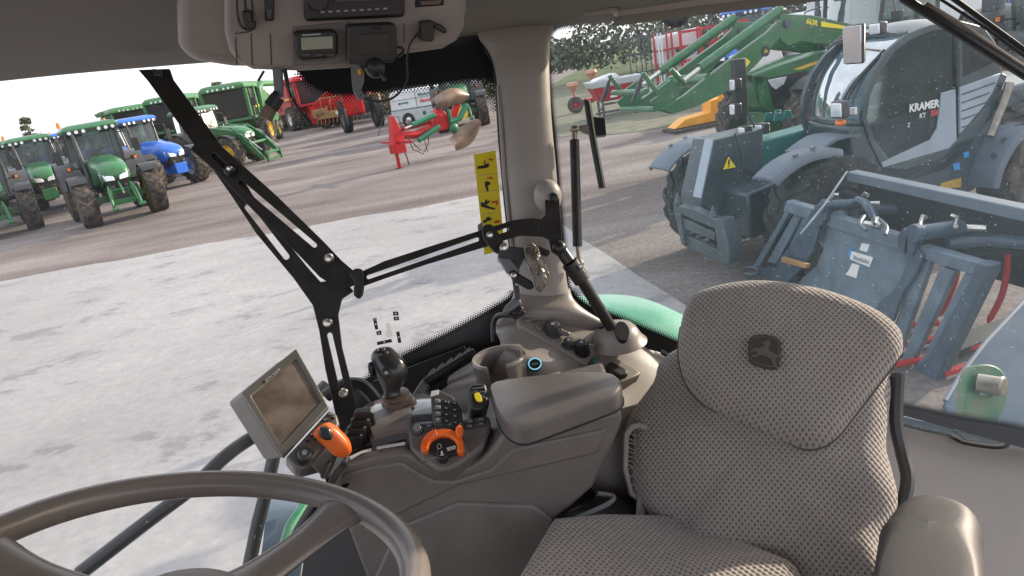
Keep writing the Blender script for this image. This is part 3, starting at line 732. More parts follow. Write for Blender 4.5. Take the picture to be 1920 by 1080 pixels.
# ---------------------------------------------------------------- van
def make_van():
    t = empty('panel_van', (0, 0, 0), 0, 'white panel van with a green waist stripe and grey lower sides', 'van')
    L, W = 5.0, 1.9
    prof = [(2.45, .30), (2.48, .75), (2.35, 1.0), (1.55, 1.22), (.95, 1.86), (.60, 1.95), (-2.35, 1.97), (-2.47, 1.85), (-2.5, .95), (-2.48, .30)]
    low = [(2.45, .30), (2.48, .75), (2.42, .92), (-2.5, .92), (-2.48, .30)]
    mb = MB(); hw = W/2
    secs = []
    for y, ins in ((-hw, .0), (-hw+.10, 0), (0, 0), (hw-.10, 0), (hw, 0)):
        secs.append([V3((x*(1-.0)+0, y*(1-.07*max(0, z-.95)), z+(0.03 if y == 0 and z > 1.8 else 0))) for x, z in prof])
    mb.ring(secs, True); body = mb.build('body', K['wpaint'], t, .05)
    for s in (1, -1):
        mb = MB(); y = s*(hw+.004)
        mb.prism([V3((x, y, z)) for x, z in low], (0, s*.012, 0)); mb.build('lower_side', K['spaint'], t)
        mb = MB(); mb.box((-.1, s*(hw+.006), .96), (4.7, .02, .05)); mb.build('side_stripe', K['mgreen'], t)
        mb = MB()
        for x in (.52, -.75): mb.box((x, s*(hw-.02), 1.35), (.012, .035, 1.05))
        mb.box((-1.1, s*(hw-.015), 1.5), (2.6, .03, .012))
        mb.build('door_seam', K['grey'], t)
        for x in (1.55, -1.45):
            mb = MB(); mb.cyl((x, s*(hw-.30), .34), (x, s*(hw+.02), .34), .42, n=24); mb.build('wheel_arch', K['black'], t)
            mb = MB(); mb.lathe([(.2, -.12), (.30, -.12), (.335, -.08), (.335, .08), (.30, .12), (.2, .12)], (x, s*(hw-.06), .335), (0, 1, 0), 28); w = mb.build('wheel', K['tyre_dark'], t)
            mb = MB(); mb.lathe([(.21, s*.11), (.20, s*.08), (.13, s*.10), (.06, s*.12), (.001, s*.12)], (x, s*(hw-.06), .335), (0, 1, 0), 24); mb.build('rim', K['steel'], w)
        mb = MB(); mb.prism([V3((.62, s*.90, 1.22)), V3((1.42, s*.90, 1.22)), V3((.98, s*.875, 1.72)), V3((.66, s*.875, 1.74))], (0, s*.02, 0)); mb.build('side_window', K['black_gloss'], t)
        mb = MB(); mb.box((-2.49, s*.86, 1.25), (.04, .12, .55)); mb.build('tail_lamp', K['mred'], t, .01)
        mb = MB(); mb.box((1.25, s*1.05, 1.35), (.12, .16, .22)); mb.build('mirror', K['black'], t, .02)
    mb = MB(); mb.prism([V3((1.58, -.74, 1.25)), V3((1.02, -.70, 1.83)), V3((1.02, .70, 1.83)), V3((1.58, .74, 1.25))], (.03, 0, .03)); mb.build('windscreen', K['black_gloss'], t)
    mb = MB(); mb.box((-2.5, 0, .42), (.1, 1.85, .2)); mb.build('rear_bumper', K['darkgrey'], t, .02)
    return t
van = make_van()
p0, p1 = G(732, 243), G(880, 220)
vdir = V3((.90, -.436, 0)).normalized()
# side nearest the camera is the van's right side (nose to the right of the photo)
vl = V3((-vdir.y, vdir.x, 0))
van.location = V3((-4.95, 40.6, 0))+vdir*2.45+vl*.9; van.rotation_euler = (0, 0, math.atan2(vdir.y, vdir.x))
kb = dict(name='lettering', depth=.01)
for s_, sz, x, z, m_ in (('dewulf', .30, -.12, 1.30, 'red'), ('Miedema', .22, -.15, 1.64, 'mgreen'), ('agronomy', .17, -1.6, 1.32, 'mgreen')):
    text_mesh(s_, sz, K[m_], van, (x, -.955, z), (1, 0, 0), (0, 0.05, 1), bold=.006)
mb = MB(); mb.box((.46, -.945, 1.34), (.16, .012, .16)); mb.build('side_logo', K['red'], van, .01)
mb = MB(); mb.cyl((-.35, -.955, .62), (-.35, -.975, .62), .12, n=20); mb.build('side_badge', K['mgreen'], van)
mb = MB(); mb.box((.45, -.965, .62), (1.0, .012, .05)); mb.build('side_writing', K['greyprint'], van)

# ---------------------------------------------------------------- green tractor right of the van
t8 = copy_tree(t1); t8['label'] = 'green tractor with white headlights between the white van and the cab pillar'
place(t8, (-.85, 32.3), (.05, -1))
mb = MB(); mb.cyl((2.35, 0, .75), (2.6, 0, .75), .26, n=18); mb.build('weight', K['jdyellow'], t8)
t9 = copy_tree(t1, skip=('front_linkage', 'pto_guard')); t9['label'] = 'dark green tractor seen just past the rear of the white van roof'
place(t9, (-3.4, 44.5), (.3, -1))
t10 = copy_tree(t4); t10['label'] = 'blue and red tractor partly behind the steep green loader arms'

# ---------------------------------------------------------------- red reversible plough
pl_ = empty('plough', (-2.6, 22.2, 0), math.atan2(.57, .82), 'red and green plough with brown curved mouldboards standing on its leg', 'plough')
# local x runs along the beam away to the right, drawn from headstock (left) to the tail
mb = MB()
mb.prism([V3((-.42, -.16, .72)), V3((-.02, -.16, .72)), V3((.0, -.16, .95)), V3((-.16, -.16, 1.62)), V3((-.24, -.16, 1.62)), V3((-.36, -.16, 1.0))], (0, .32, 0))
mb.box((-.22, 0, .62), (.34, .52, .30)); mb.tube([(-.22, -1.0, .82), (-.22, 1.0, .82)], .05, 8); mb.box((-.3, 0, .30), (.09, .10, .55)); mb.box((-.3, 0, .03), (.2, .22, .03))
mb.build('headstock', K['mred'], pl_, .02)
mb = MB(); mb.tube([(.0, 0, .98), (.5, 0, .9), (1.1, .02, 1.0)], .13, 8); mb.tube([(.0, .12, 1.15), (.7, .14, 1.15), (1.3, .1, 1.2)], .07, 8)
mb.prism([V3((1.0, -.12, .85)), V3((1.75, -.12, .85)), V3((1.85, -.12, 1.1)), V3((1.7, -.12, 1.42)), V3((1.45, -.12, 1.58)), V3((1.2, -.12, 1.2))], (0, .26, 0))
mb.prism([V3((1.9, -.06, 1.2)), V3((2.2, -.06, 1.2)), V3((2.45, -.06, 1.6)), V3((2.2, -.06, 1.6))], (0, .12, 0))
mb.prism([V3((1.9, -.06, 1.2)), V3((2.2, -.06, 1.2)), V3((2.1, -.06, .45)), V3((1.95, -.06, .45))], (0, .12, 0))
mb.build('beam', K['mred'], pl_, .02)
mb = MB(); mb.cyl((.35, -.2, 1.22), (1.25, -.2, 1.38), .085, n=12); mb.cyl((.45, -.22, .72), (1.3, -.22, 1.0), .085, n=12)
mb.tube([(1.75, -.2, 1.05), (2.15, -.22, 1.1), (2.5, -.22, 1.5)], .10, 8); mb.tube([(1.8, -.2, 1.05), (1.78, -.22, 1.45)], .06, 8); mb.ell((1.85, -.22, .85), (.17, .12, .17))
mb.build('ram', K['mgreen'], pl_, .01)
mb = MB(); mb.cyl((.08, -.2, 1.17), (.36, -.2, 1.22), .035, n=8); mb.build('ram_rod', K['steel'], pl_)
def mouldboard(c, sx, sz, ang, flip):
    mb = MB(); Rm = Matrix.Rotation(ang, 3, 'Y'); rows = []
    for j in range(6):
        v = j/5-.5; row = []
        for i in range(8):
            u = i/7; w = sz*(.35+.65*math.sin(math.pi*min(1, .15+u*.80)))*(1 if u < .9 else .75)
            q = V3(((u-.5)*sx, -.16*math.cos(v*2.4)*1.0+.35*(u-.4)**2*flip, v*w+.10*math.sin(u*3)*flip))
            row.append(V3(c)+Rm @ q)
        rows.append(row)
    mb.grid(rows, 2, 2, (0, .018, 0)); return mb.build('mouldboard', K['mould'], pl_)
mouldboard((2.05, -.12, 1.72), 1.38, .55, -.03, 1)
mouldboard((2.25, -.12, .60), 1.30, .66, -.45, -1)
mb = MB()
mb.tube([(.15, -.1, .95), (.2, -.2, .5), (.5, -.25, .28), (.8, -.2, .55), (.95, -.1, .9)], .016, 6)
mb.tube([(.1, -.1, .95), (.45, -.22, .42), (.7, -.22, .30), (.7, -.15, .9)], .016, 6)
mb.tube([(-.1, -.1, .7), (-.02, -.12, .25), (.0, -.1, .05)], .02, 6); mb.tube([(.1, 0, 1.1), (.05, 0, 1.55), (-.4, .1, 1.65), (-.7, .2, 1.1)], .014, 6)
mb.build('hose', K['hose'], pl_)
# ================================================================ TELESCOPIC HANDLER
TF = Fr((2.998, 7.507, 0), -2.84008)
th = empty('telehandler', TF.o, TF.rz, 'slate grey telescopic handler with a curved glass cab door and grey mudguards', 'telehandler')
WBT = 2.95
for nm, x, y, st in (('front_wheel', 0, .93, .0), ('front_wheel', 0, -.93, .0), ('rear_wheel', -WBT, .90, .0), ('rear_wheel', -WBT, -.9, .0)):
    wheel_meshes(th, (x, y, .64), .64, .44, .31, K['tyre_dark'] if x == 0 else K['tyre'], K['kfender'], 1 if y > 0 else -1, 16, nm)
def fender(hub, R, y0, y1, a0, a1, droop=.0, name='mudguard'):
    mb = MB(); rows = []
    for y, dr in ((y0, .03), (y0*.75+y1*.25, 0), (y1*.75+y0*.25, 0), (y1-.02*(1 if y1 > y0 else -1), .015), (y1, .07)):
        rows.append([V3((hub[0]+math.cos(math.radians(a))*(R-dr)*1.12, y, hub[1]+math.sin(math.radians(a))*(R-dr))) for a in range(a0, a1+1, 12)])
    mb.grid(rows, 2, 2, (0, 0, -.025)); o = mb.build(name, K['kfender'], th)
    for a in (a0+24, a0+38):
        p = V3((hub[0]+math.cos(math.radians(a))*R*1.13, y1*.8+y0*.2, hub[1]+math.sin(math.radians(a))*(R+.012)))
        mb = MB(); mb.cyl(p, p+V3((math.cos(math.radians(a)), 0, math.sin(math.radians(a))))*.012, .03, n=10); mb.build('fixing', K['kgrey'], o)
fender((.20, .60), .78, .72, 1.05, 52, 122); fender((.16, .62), .80, -.68, -1.12, 44, 128)
fender((-WBT+.05, .42), .76, .62, 1.15, 8, 130); fender((-WBT-.1, .80), .76, -.62, -1.15, 8, 130)
Y0, Y1 = .85, -.08
def ty(pts, y, n=0):
    q = [TF.y(a, b, y) for a, b in pts]
    return cr(q, n, True) if n else q
def far(q, y): return [V3((p.x, y, p.z)) for p in q]
# chassis
mb = MB(); mb.prism([V3((.55, -.42, .45)), V3((.55, -.42, .95)), V3((-.3, -.42, 1.05)), V3((-3.6, -.42, 1.15)), V3((-3.9, -.42, .9)), V3((-3.8, -.42, .45))], (0, .84, 0))
mb.prism([V3((-.75, .40, .40)), V3((-.70, .40, 1.0)), V3((-2.3, .40, 1.05)), V3((-2.2, .40, .42))], (0, .44, 0))
mb.box((0, 0, .62), (.22, 1.5, .22)); mb.box((-WBT, 0, .62), (.22, 1.5, .22)); mb.build('chassis', K['kgrey'], th, .03)
# far engine cover / rear body
mb = MB(); mb.prism([V3((-.9, -.5, .9)), V3((-.8, -.5, 1.12)), V3((-3.7, -.5, 1.32)), V3((-4.1, -.5, 1.1)), V3((-3.9, -.5, .8))], (0, -.55, 0)); mb.prism([V3((-2.7, -.42, 1.0)), V3((-2.62, -.42, 1.45)), V3((-3.8, -.42, 1.5)), V3((-4.1, -.42, 1.1))], (0, 1.2, 0)); mb.build('engine_cover', K['kgrey'], th, .05)
# boom, head and hitch
mb = MB(); mb.hexa([V3((.1, -.36, 1.0)), V3((.1, -.02, 1.0)), V3((-3.6, -.02, 1.05)), V3((-3.6, -.36, 1.05))], [V3((.1, -.36, 1.36)), V3((.1, -.02, 1.36)), V3((-3.6, -.02, 1.44)), V3((-3.6, -.36, 1.44))]); mb.build('boom', K['kteal'], th, .02)
hp = [(1340, 262), (1432, 240), (1430, 330), (1402, 408), (1385, 440), (1332, 425), (1317, 420), (1315, 372)]
mb = MB(); mb.prism(ty(hp, .02), (0, -.40, 0)); hd = mb.build('boom_head', K['kgrey'], th, .012)
fp = ty([(1340, 262), (1317, 372), (1317, 420)], .02)
mb = MB(); o_ = V3((.012, 0, .004))
mb.hexa([fp[1]+o_+V3((0, .005, 0)), fp[0]+o_+V3((0, .005, 0)), fp[0]+o_+V3((0, -.14, 0)), fp[1]+o_+V3((0, -.14, 0))], [p+V3((.012, 0, .006)) for p in (fp[1]+o_+V3((0, .005, 0)), fp[0]+o_+V3((0, .005, 0)), fp[0]+o_+V3((0, -.14, 0)), fp[1]+o_+V3((0, -.14, 0)))])
mb.build('head_front_strip', K['ksilver'], hd)
def yl(px, py, y=.032): return TF.y(px, py, y)
mb = MB(); mb.prism([yl(1366, 290), yl(1353, 320), yl(1383, 315)], (0, -.006, 0)); sg = mb.build('warning_triangle', K['black'], hd)
mb = MB(); mb.prism([yl(1366, 293.5, .038), yl(1356, 318, .038), yl(1380, 313.5, .038)], (0, -.004, 0)); mb.build('triangle_face', K['yellow'], sg)
mb = MB(); mb.prism([yl(1366.2, 299, .043), yl(1365.0, 309, .043), yl(1367.8, 309, .043), yl(1368.8, 299, .043)], (0, -.003, 0)); mb.prism([yl(1365.4, 311, .043), yl(1365.4, 313.5, .043), yl(1368, 313, .043), yl(1368, 310.6, .043)], (0, -.003, 0)); mb.build('exclamation_mark', K['black'], sg)
# quick hitch
def txp(pts, x): return [TF.x(a, b, x) for a, b in pts]
XH = 1.08
mb = MB()
mb.prism(txp([(1267, 398), (1345, 432), (1343, 412), (1300, 392), (1272, 385)], XH), (-.10, 0, .0))
mb.prism(txp([(1272, 405), (1340, 436), (1340, 452), (1277, 428)], XH), (-.08, 0, 0))
mb.prism(txp([(1276, 436), (1345, 468), (1362, 497), (1283, 462)], XH-.02), (-.06, 0, 0))
mb.prism(txp([(1337, 410), (1352, 412), (1366, 460), (1368, 494), (1358, 497), (1345, 466)], XH+.02), (-.16, 0, 0))
mb.prism(txp([(1264, 400), (1275, 400), (1284, 462), (1277, 458)], XH+.02), (-.16, 0, 0))
for a in ((1271, 378), (1338, 404)):
    p = TF.x(*a, XH-.05); mb.cyl(p-V3((0, 0, .12)), p, .05, .045, 10); mb.cyl(p, p+V3((0, 0, .1)), .045, .01, 10)
mb.build('quick_hitch', K['kgrey'], th, .012)
mb = MB(); q = [TF.x(a, b, XH-.12) for a, b in ((1290, 430), (1302, 436), (1315, 443), (1328, 450))]
for p in q: mb.cyl(p, p+V3((.06, 0, .0)), .022, n=8); mb.cyl(p-V3((0, 0, .05)), p+V3((0, .05, -.03)), .012, n=6)
mb.build('coupling', K['steel_dull'], th)
mb = MB()
mb.prism(ty([(1385, 320), (1430, 322), (1440, 400), (1400, 450), (1372, 440), (1375, 400)], -.05), (0, -.2, 0)); mb.build('tilt_linkage', K['kgrey'], th, .02)
mb = MB()
for a in ([(1395, 322), (1418, 330), (1415, 350), (1405, 372)], [(1400, 318), (1425, 350), (1400, 400), (1385, 410)], [(1378, 250), (1392, 300), (1390, 330)]):
    mb.tube(cr([TF.y(*p, .07) for p in a], 4), .012, 6)
mb.build('hose', K['hose'], th)
mb = MB(); mb.prism(ty([(1376, 374), (1384, 376), (1383, 381), (1375, 379)], .09), (0, -.01, 0)); mb.prism(ty([(1398, 372), (1406, 376), (1402, 383), (1396, 379)], .09), (0, -.01, 0)); mb.build('white_tag', K['white'], th)
# small lamps on the boom head
for a in ((1398, 245), (1430, 240)):
    p = TF.y(*a, -.05); mb = MB(); mb.box(p, (.10, .13, .11)); w = mb.build('work_lamp', K['black'], th, .015)
    mb = MB(); mb.box(p+V3((.055, 0, 0)), (.02, .10, .085)); mb.build('lamp_lens', K['headlight'], w, .008)

mb = MB(); mb.prism(ty([(1375, 112), (1398, 108), (1401, 140), (1403, 205), (1396, 222), (1386, 224), (1380, 200), (1378, 150)], -.38), (0, -.07, 0)); ls_ = mb.build('lamp_stalk', K['black'], th, .01)
mb = MB(); mb.tube(cr([TF.y(1398, 205, -.4), TF.y(1410, 230, -.38), TF.y(1425, 245, -.3), TF.y(1440, 248, -.2)], 4), .022, 7); mb.build('stalk_arm', K['kgrey'], ls_)
for a_ in ((1380, 158), (1380, 204)):
    p = TF.y(*a_, -.36); mb = MB(); mb.box(p, (.10, .10, .13)); w = mb.build('road_lamp', K['black'], ls_, .02)
    mb = MB(); mb.box(p+V3((.052, 0, 0)), (.02, .08, .11)); mb.build('lamp_lens', K['headlight'], th, .008)
mb = MB()
for a_ in ((1460, 212), (1478, 207)):
    for y_ in (-.05, -.2): mb.prism(far(ty([(a_[0]-9, a_[1]+16), (a_[0]-5, a_[1]), (a_[0]+5, a_[1]-1), (a_[0]+9, a_[1]+14)], -.05), y_), (0, -.03, 0))
mb.build('pivot_lug', K['kteal'], th, .006)
# cab: side frame, glass, windscreen
out = [(1655, 316), (1632, 268), (1617, 222), (1622, 178), (1640, 132), (1668, 92), (1700, 64), (1745, 46), (1800, 38), (1845, 50), (1868, 82), (1879, 137), (1845, 200), (1798, 262), (1765, 300), (1700, 318)]
hole = [(1668, 300), (1640, 262), (1626, 222), (1632, 180), (1650, 138), (1678, 98), (1710, 74), (1750, 58), (1790, 54), (1794, 150), (1797, 232), (1794, 262), (1760, 282), (1712, 300)]
mb = MB(); mb.holed(ty(out, Y0), [ty(hole, Y0)], (0, -.05, 0)); mb.build('door_frame', K['kgrey'], th, .01)
mb = MB(); mb.prism(ty([(1793, 52), (1798, 52), (1802, 248), (1796, 258)], Y0+.006), (0, -.03, 0)); mb.build('door_post', K['black'], th)
mb = MB(); mb.prism(ty(hole, Y0-.02), (0, -.006, 0)); mb.build('door_glass', K['darkglass'], th)
mb = MB(); mb.prism(ty([(1806, 58), (1840, 62), (1858, 92), (1862, 118), (1806, 144)], Y0+.003), (0, -.006, 0)); mb.build('quarter_glass', K['cabglass'], th)
inner = [(1700, 318), (1660, 305), (1626, 222), (1650, 130), (1710, 66), (1800, 44), (1850, 55), (1876, 110), (1860, 200), (1790, 290)]
mb = MB(); mb.holed(far(ty(out, Y0), .02), [far(ty(hole, Y0), .02)], (0, -.05, 0)); mb.build('far_side_frame', K['kgrey'], th)
roof_l = [(1640, 132), (1668, 92), (1700, 64), (1745, 46), (1800, 38), (1845, 50), (1868, 82), (1879, 137)]
mb = MB(); rows = []
ql = [TF.y(*p, Y0-.01) for p in roof_l]
for y, dz in ((Y0-.01, 0), (.6, .05), (.3, .06), (-.06, 0)):
    rows.append([V3((p.x+(.06 if i < 3 else 0)*(1 if y < .8 else 0), y, p.z+dz)) for i, p in enumerate(ql[2:])])
mb.grid(rows, 3, 3, (0, 0, -.05)); mb.build('roof', K['kgrey'], th)
# curved windscreen between the near frame and the far side
Lc = [(1526, 217), (1530, 180), (1541, 145), (1555, 120), (1583, 82), (1608, 54)]
Rc = [(1617, 226), (1618, 195), (1626, 166), (1642, 130), (1668, 92), (1700, 64)]
mb = MB(); rows = []
A = [TF.y(*p, -.02) for p in Lc]; B_ = [TF.y(*p, Y0-.03) for p in Rc]
for t_ in (0, .25, .5, .75, 1):
    rows.append([a.lerp(b, t_)+V3((.10*math.sin(math.pi*t_), 0, 0)) for a, b in zip(A, B_)])
mb.grid(rows, 4, 3); ws = mb.build('windscreen', K['sky_glass'] if 'sky_glass' in K else K['cabglass'], th, recalc=False)
mb = MB(); mb.tube(cr(A, 4), .03, 6); mb.tube(cr([a.lerp(b, t_)+V3((.10*math.sin(math.pi*t_), 0, 0)) for t_ in (0, .25, .5, .75, 1) for a, b in [(A[-1], B_[-1])]], 3), .03, 6)
mb.tube(cr([A[0].lerp(B_[0], t_)+V3((.10*math.sin(math.pi*t_), 0, -.02)) for t_ in (0, .25, .5, .75, 1)], 3), .035, 6); mb.build('windscreen_frame', K['kgrey'], th)
mb = MB()
for off in (0, .05):
    mb.tube(cr([A[0].lerp(B_[0], .66+off*3)+V3((.12, 0, .03)), A[2].lerp(B_[2], .80+off)+V3((.09, 0, 0)), A[4].lerp(B_[4], .97)+V3((.05, 0, 0))], 5), .013, 6)
mb.build('wiper', K['black'], th)
# cowl below the windscreen
mb = MB(); c0 = TF.y(1524, 222, 0); c1 = TF.y(1612, 230, Y0-.02)
mb.hexa([V3((-1.5, -.02, .95)), V3((c0.x+.05, -.02, .95)), V3((c1.x+.1, Y0-.02, .95)), V3((-1.5, Y0-.02, .95))], [V3((-1.5, -.02, c0.z-.02)), V3((c0.x+.1, -.02, c0.z-.02)), V3((c1.x+.12, Y0-.02, c1.z-.03)), V3((-1.5, Y0-.02, c1.z-.03))])
mb.build('cowl', K['kgrey'], th, .03)
mb = MB(); mb.grid([[V3((.05, y, 1.30)), V3((-.25, y, 1.40)), V3((-.55, y, 1.38))] for y in (.42, .6, .84)], 3, 2, (0, 0, -.03)); mb.build('inner_wing', K['kfender'], th)
mb = MB(); p = TF.y(1576, 230, .78); mb.ell(p, (.05, .06, .035)); mb.build('indicator', K['amberlamp'], th)
# seat and interior
mb = MB(); mb.box((-1.9, .42, 1.25), (.5, .5, .16)); sb = TF.y(1765, 125, .45)
pb = ty([(1722, 158), (1720, 128), (1735, 100), (1760, 88), (1786, 86), (1790, 150), (1770, 160)], .72)
mb.prism(pb, (0, -.42, 0)); mb.build('seat', K['plasticwrap'], th, .02)
mb = MB(); cc = TF.y(1672, 218, .45); mb.tube([cc+V3((.06*math.cos(a), .16*math.sin(a), .12*math.cos(a))) for a in [k*.4488 for k in range(15)]], .014, 6); mb.box((-1.2, .4, 1.1), (.3, .4, .5)); mb.box((-1.6, .4, .98), (1.6, .8, .06)); mb.build('cab_interior', K['darkgrey'], th, .02)
# lower door panel, silver L shape
mb = MB(); mb.prism(ty([(1766, 174), (1792, 167), (1794, 262), (1780, 278), (1656, 314), (1653, 305), (1745, 262), (1758, 240)], Y0+.004), (0, -.02, 0)); mb.build('door_panel', K['ksilver'], th, .004)
mb = MB(); mb.prism(ty([(1801, 164), (1877, 137), (1862, 172), (1846, 198), (1801, 251)], Y0+.03), (0, -.08, 0)); vp = mb.build('vent_panel', K['ksilver'], th, .006)
for k in range(5):
    mb = MB(); a = 1804; w = (62, 52, 44, 34, 22)[k]; y_ = 170+k*15.5
    mb.prism(ty([(a, y_+6), (a+w, y_+6-w*.36), (a+w, y_+8.5-w*.36), (a, y_+8.5)], Y0+.036), (0, -.012, 0)); mb.build('louvre', K['kgrey'], vp)
mb = MB(); mb.prism(ty([(1879, 137), (1890, 142), (1865, 200), (1820, 275), (1775, 318), (1690, 345), (1600, 420), (1560, 400), (1650, 316), (1765, 298), (1800, 258), (1848, 200)], Y0-.01), (0, -.12, 0)); mb.build('side_frame', K['kgrey'], th, .01)
mb = MB(); q = TF.y(1878, 150, Y0); mb.tube(cr([TF.y(*p, Y0+.05) for p in ((1893, 155), (1882, 190), (1868, 225), (1856, 255))], 4), .045, 8); mb.build('exhaust', K['steel_dull'], th)
# lettering on the door
def door_txt(s, sz, px, py, m_, b=0, dx=-1):
    o = TF.y(px, py, Y0+.008); a1 = TF.y(px+20, py-3.6, Y0+.008)
    text_mesh(s, sz, K[m_], th, o, (a1-o), (0, 0, 1), bold=b)
door_txt('KRAMER', .108, 1733, 199, 'white', .004); door_txt('KT', .07, 1730, 217, 'white', .001); door_txt('356', .075, 1752, 212, 'red', .003)
door_txt('Z', .06, 1704, 235, 'white', 0)
for nm, pts, m_ in (('blue_sticker', [(1787, 308), (1799, 305), (1801, 317), (1789, 320)], 'bluest'), ('blue_sticker', [(1806, 287), (1816, 284), (1817, 294), (1808, 296)], 'bluest'), ('yellow_sticker', [(1764, 344), (1803, 333), (1802, 351), (1763, 355)], 'ystick')):
    K.setdefault('bluest', mat('blue_sticker_print', (.05, .28, .6), .5, var=.1)); K.setdefault('ystick', mat('worn_yellow_sticker', (.42, .27, .03), .6, var=.3, scale=40))
    mb = MB(); mb.prism(ty(pts, Y0+.004), (0, -.008, 0)); mb.build(nm, K[m_], th)
# mirrors and cab lamps
mb = MB(); p = TF.y(1602, 83, .98); mb.box(p, (.05, .24, .36)); w = mb.build('mirror', K['black'], th, .04)
mb = MB(); mb.box(p+V3((.028, 0, 0)), (.008, .215, .335)); mb.build('mirror_glass', K['mirror2'] if 'mirror2' in K else K['mirror'], w, .003)
mb = MB(); mb.tube([p+V3((-.03, 0, -.05)), p+V3((-.15, -.1, -.05)), TF.y(1650, 95, Y0)], .012, 6); mb.build('mirror_arm', K['black'], th)
mb = MB(); mb.prism(ty([(1556, 88), (1580, 66), (1578, 100), (1556, 118)], -.1), (0, -.05, 0)); mb.build('far_mirror', K['black'], th, .01)
for a, y, sz in (((1575, 205), .80, (.09, .17, .17)), ((1647, 53), .80, (.09, .15, .12))):
    p = TF.y(*a, y); mb = MB(); mb.box(p, sz); w = mb.build('headlamp', K['darkgrey'], th, .02)
    mb = MB(); mb.box(p+V3((.05, .0, 0)), (.02, sz[1]*.8, sz[2]*.8)); mb.build('lamp_lens', K['headlight'], w, .01)
mb = MB(); p = TF.y(1600, 208, .80); mb.box(p, (.03, .07, .07)); mb.build('number_plate_lamp', K['white'], th, .005)
mb = MB(); mb.prism(ty([(1618, 222), (1628, 260), (1652, 310), (1640, 330), (1600, 300), (1590, 260), (1600, 228)], .5), (0, -.3, 0)); mb.build('inner_bulkhead', K['vdark'], th)

# ================================================================ GRAB / MUCK FORK IN FRONT OF IT
gp0, gp1, gp2 = G(1478, 380, 1.0), G(1850, 490, 1.0), G(1725, 690, 0.02)
nn = (gp1-gp0).cross(gp2-gp0).normalized()
if nn.dot(gp0-EYE) < 0: nn = -nn
GP = Plane(gp0, nn)
gr_o = V3((2.8, 5.1, 0))
gb = empty('grab_bucket', gr_o, 0, 'blue-grey fork bucket with wide bars, hydraulic rams and a white dealer sticker', 'bucket attachment')
def gpl(pts, off=0.0, n=0):
    q = [GP.at(*p)+nn*off-gr_o for p in pts]
    return cr(q, n, True) if n else q
def gpr(pts, name, m_, off=0.0, th_=.06, bev=.006, par=gb):
    mb = MB(); mb.prism(gpl(pts, off), nn*th_); return mb.build(name, K[m_], par, bev)
gpr([(1476, 376), (1530, 392), (1527, 414), (1470, 396)], 'top_rail', 'bucket', -.01, .08)
gpr([(1552, 400), (1695, 444), (1690, 470), (1545, 420)], 'top_rail', 'bucket', -.012, .08)
gpr([(1727, 460), (1836, 492), (1828, 516), (1720, 480)], 'top_rail', 'bucket', -.012, .08)
gpr([(1545, 422), (1700, 470), (1700, 500), (1660, 560), (1640, 600), (1610, 640), (1470, 560), (1500, 520), (1525, 500), (1537, 470)], 'back_plate', 'bucket', .03, .02)
gpr([(1527, 390), (1552, 398), (1543, 425), (1530, 470), (1505, 505), (1480, 530), (1490, 545), (1470, 560), (1440, 540), (1470, 480), (1510, 430)], 'side_rib', 'bucket_dark', -.03, .03)
gpr([(1700, 470), (1722, 460), (1738, 478), (1725, 510), (1700, 545), (1680, 600), (1655, 620), (1640, 595), (1655, 562), (1680, 545), (1695, 520), (1705, 495)], 'side_rib', 'bucket_dark', -.03, .03)
for pts, off in (([(1472, 396), (1480, 398), (1424, 500), (1412, 498)], 0), ([(1486, 400), (1500, 404), (1452, 496), (1434, 492)], .02), ([(1508, 404), (1527, 410), (1484, 492), (1466, 490)], 0),
            ([(1716, 482), (1742, 490), (1690, 640), (1640, 760), (1610, 745), (1672, 620)], .01), ([(1763, 500), (1790, 508), (1705, 690), (1690, 720), (1680, 700), (1720, 600)], 0), ([(1808, 512), (1826, 517), (1745, 665), (1702, 712), (1700, 700), (1730, 670)], 0)):
    gpr(pts, 'fork_bar', 'bucket', off, .05)
gpr([(1836, 490), (1858, 496), (1856, 512), (1765, 700), (1750, 735), (1722, 720), (1704, 708), (1745, 665), (1826, 517)], 'end_bar', 'bucket_dark', -.02, .10, .012)
# big rear frame bar with side edge, and a sheet painting the shaded gap
R0, R1 = G(1588, 322, 1.25), G(1990, 407, 1.25)
ax = (R1-R0).normalized(); mb = MB(); dn = V3((0, 0, -1)); bk = V3((.35, .05, 0))
mb.hexa([R0-gr_o, R0+dn*.085-gr_o, R0+dn*.085+bk*.3-gr_o, R0+bk*.3-gr_o], [R1-gr_o, R1+dn*.085-gr_o, R1+dn*.085+bk*.3-gr_o, R1+bk*.3-gr_o]); mb.build('rear_rail', K['kfender'], gb, .008)
mb = MB(); q = [G(1588, 324, 1.25), G(1596, 332, 1.22), G(1485, 470, .78), G(1478, 455, .80)]
mb.tube([R0-gr_o, G(1545, 385, 1.12)-gr_o, G(1500, 440, 1.0)-gr_o], .010, 6); mb.build('side_edge', K['bucket'], gb)
mb = MB(); q = [R0+V3((.10, .05, -.07)), R1+V3((.10, .05, -.07)), R1+V3((.45, .1, -.75)), R0+V3((.30, .1, -.75))]
mb.prism([p-gr_o for p in q], (.03, .02, 0)); mb.build('gap_shade_sheet', K['vdark'], gb, .01)  # near-black sheet stands in for shade in the open space under the rail
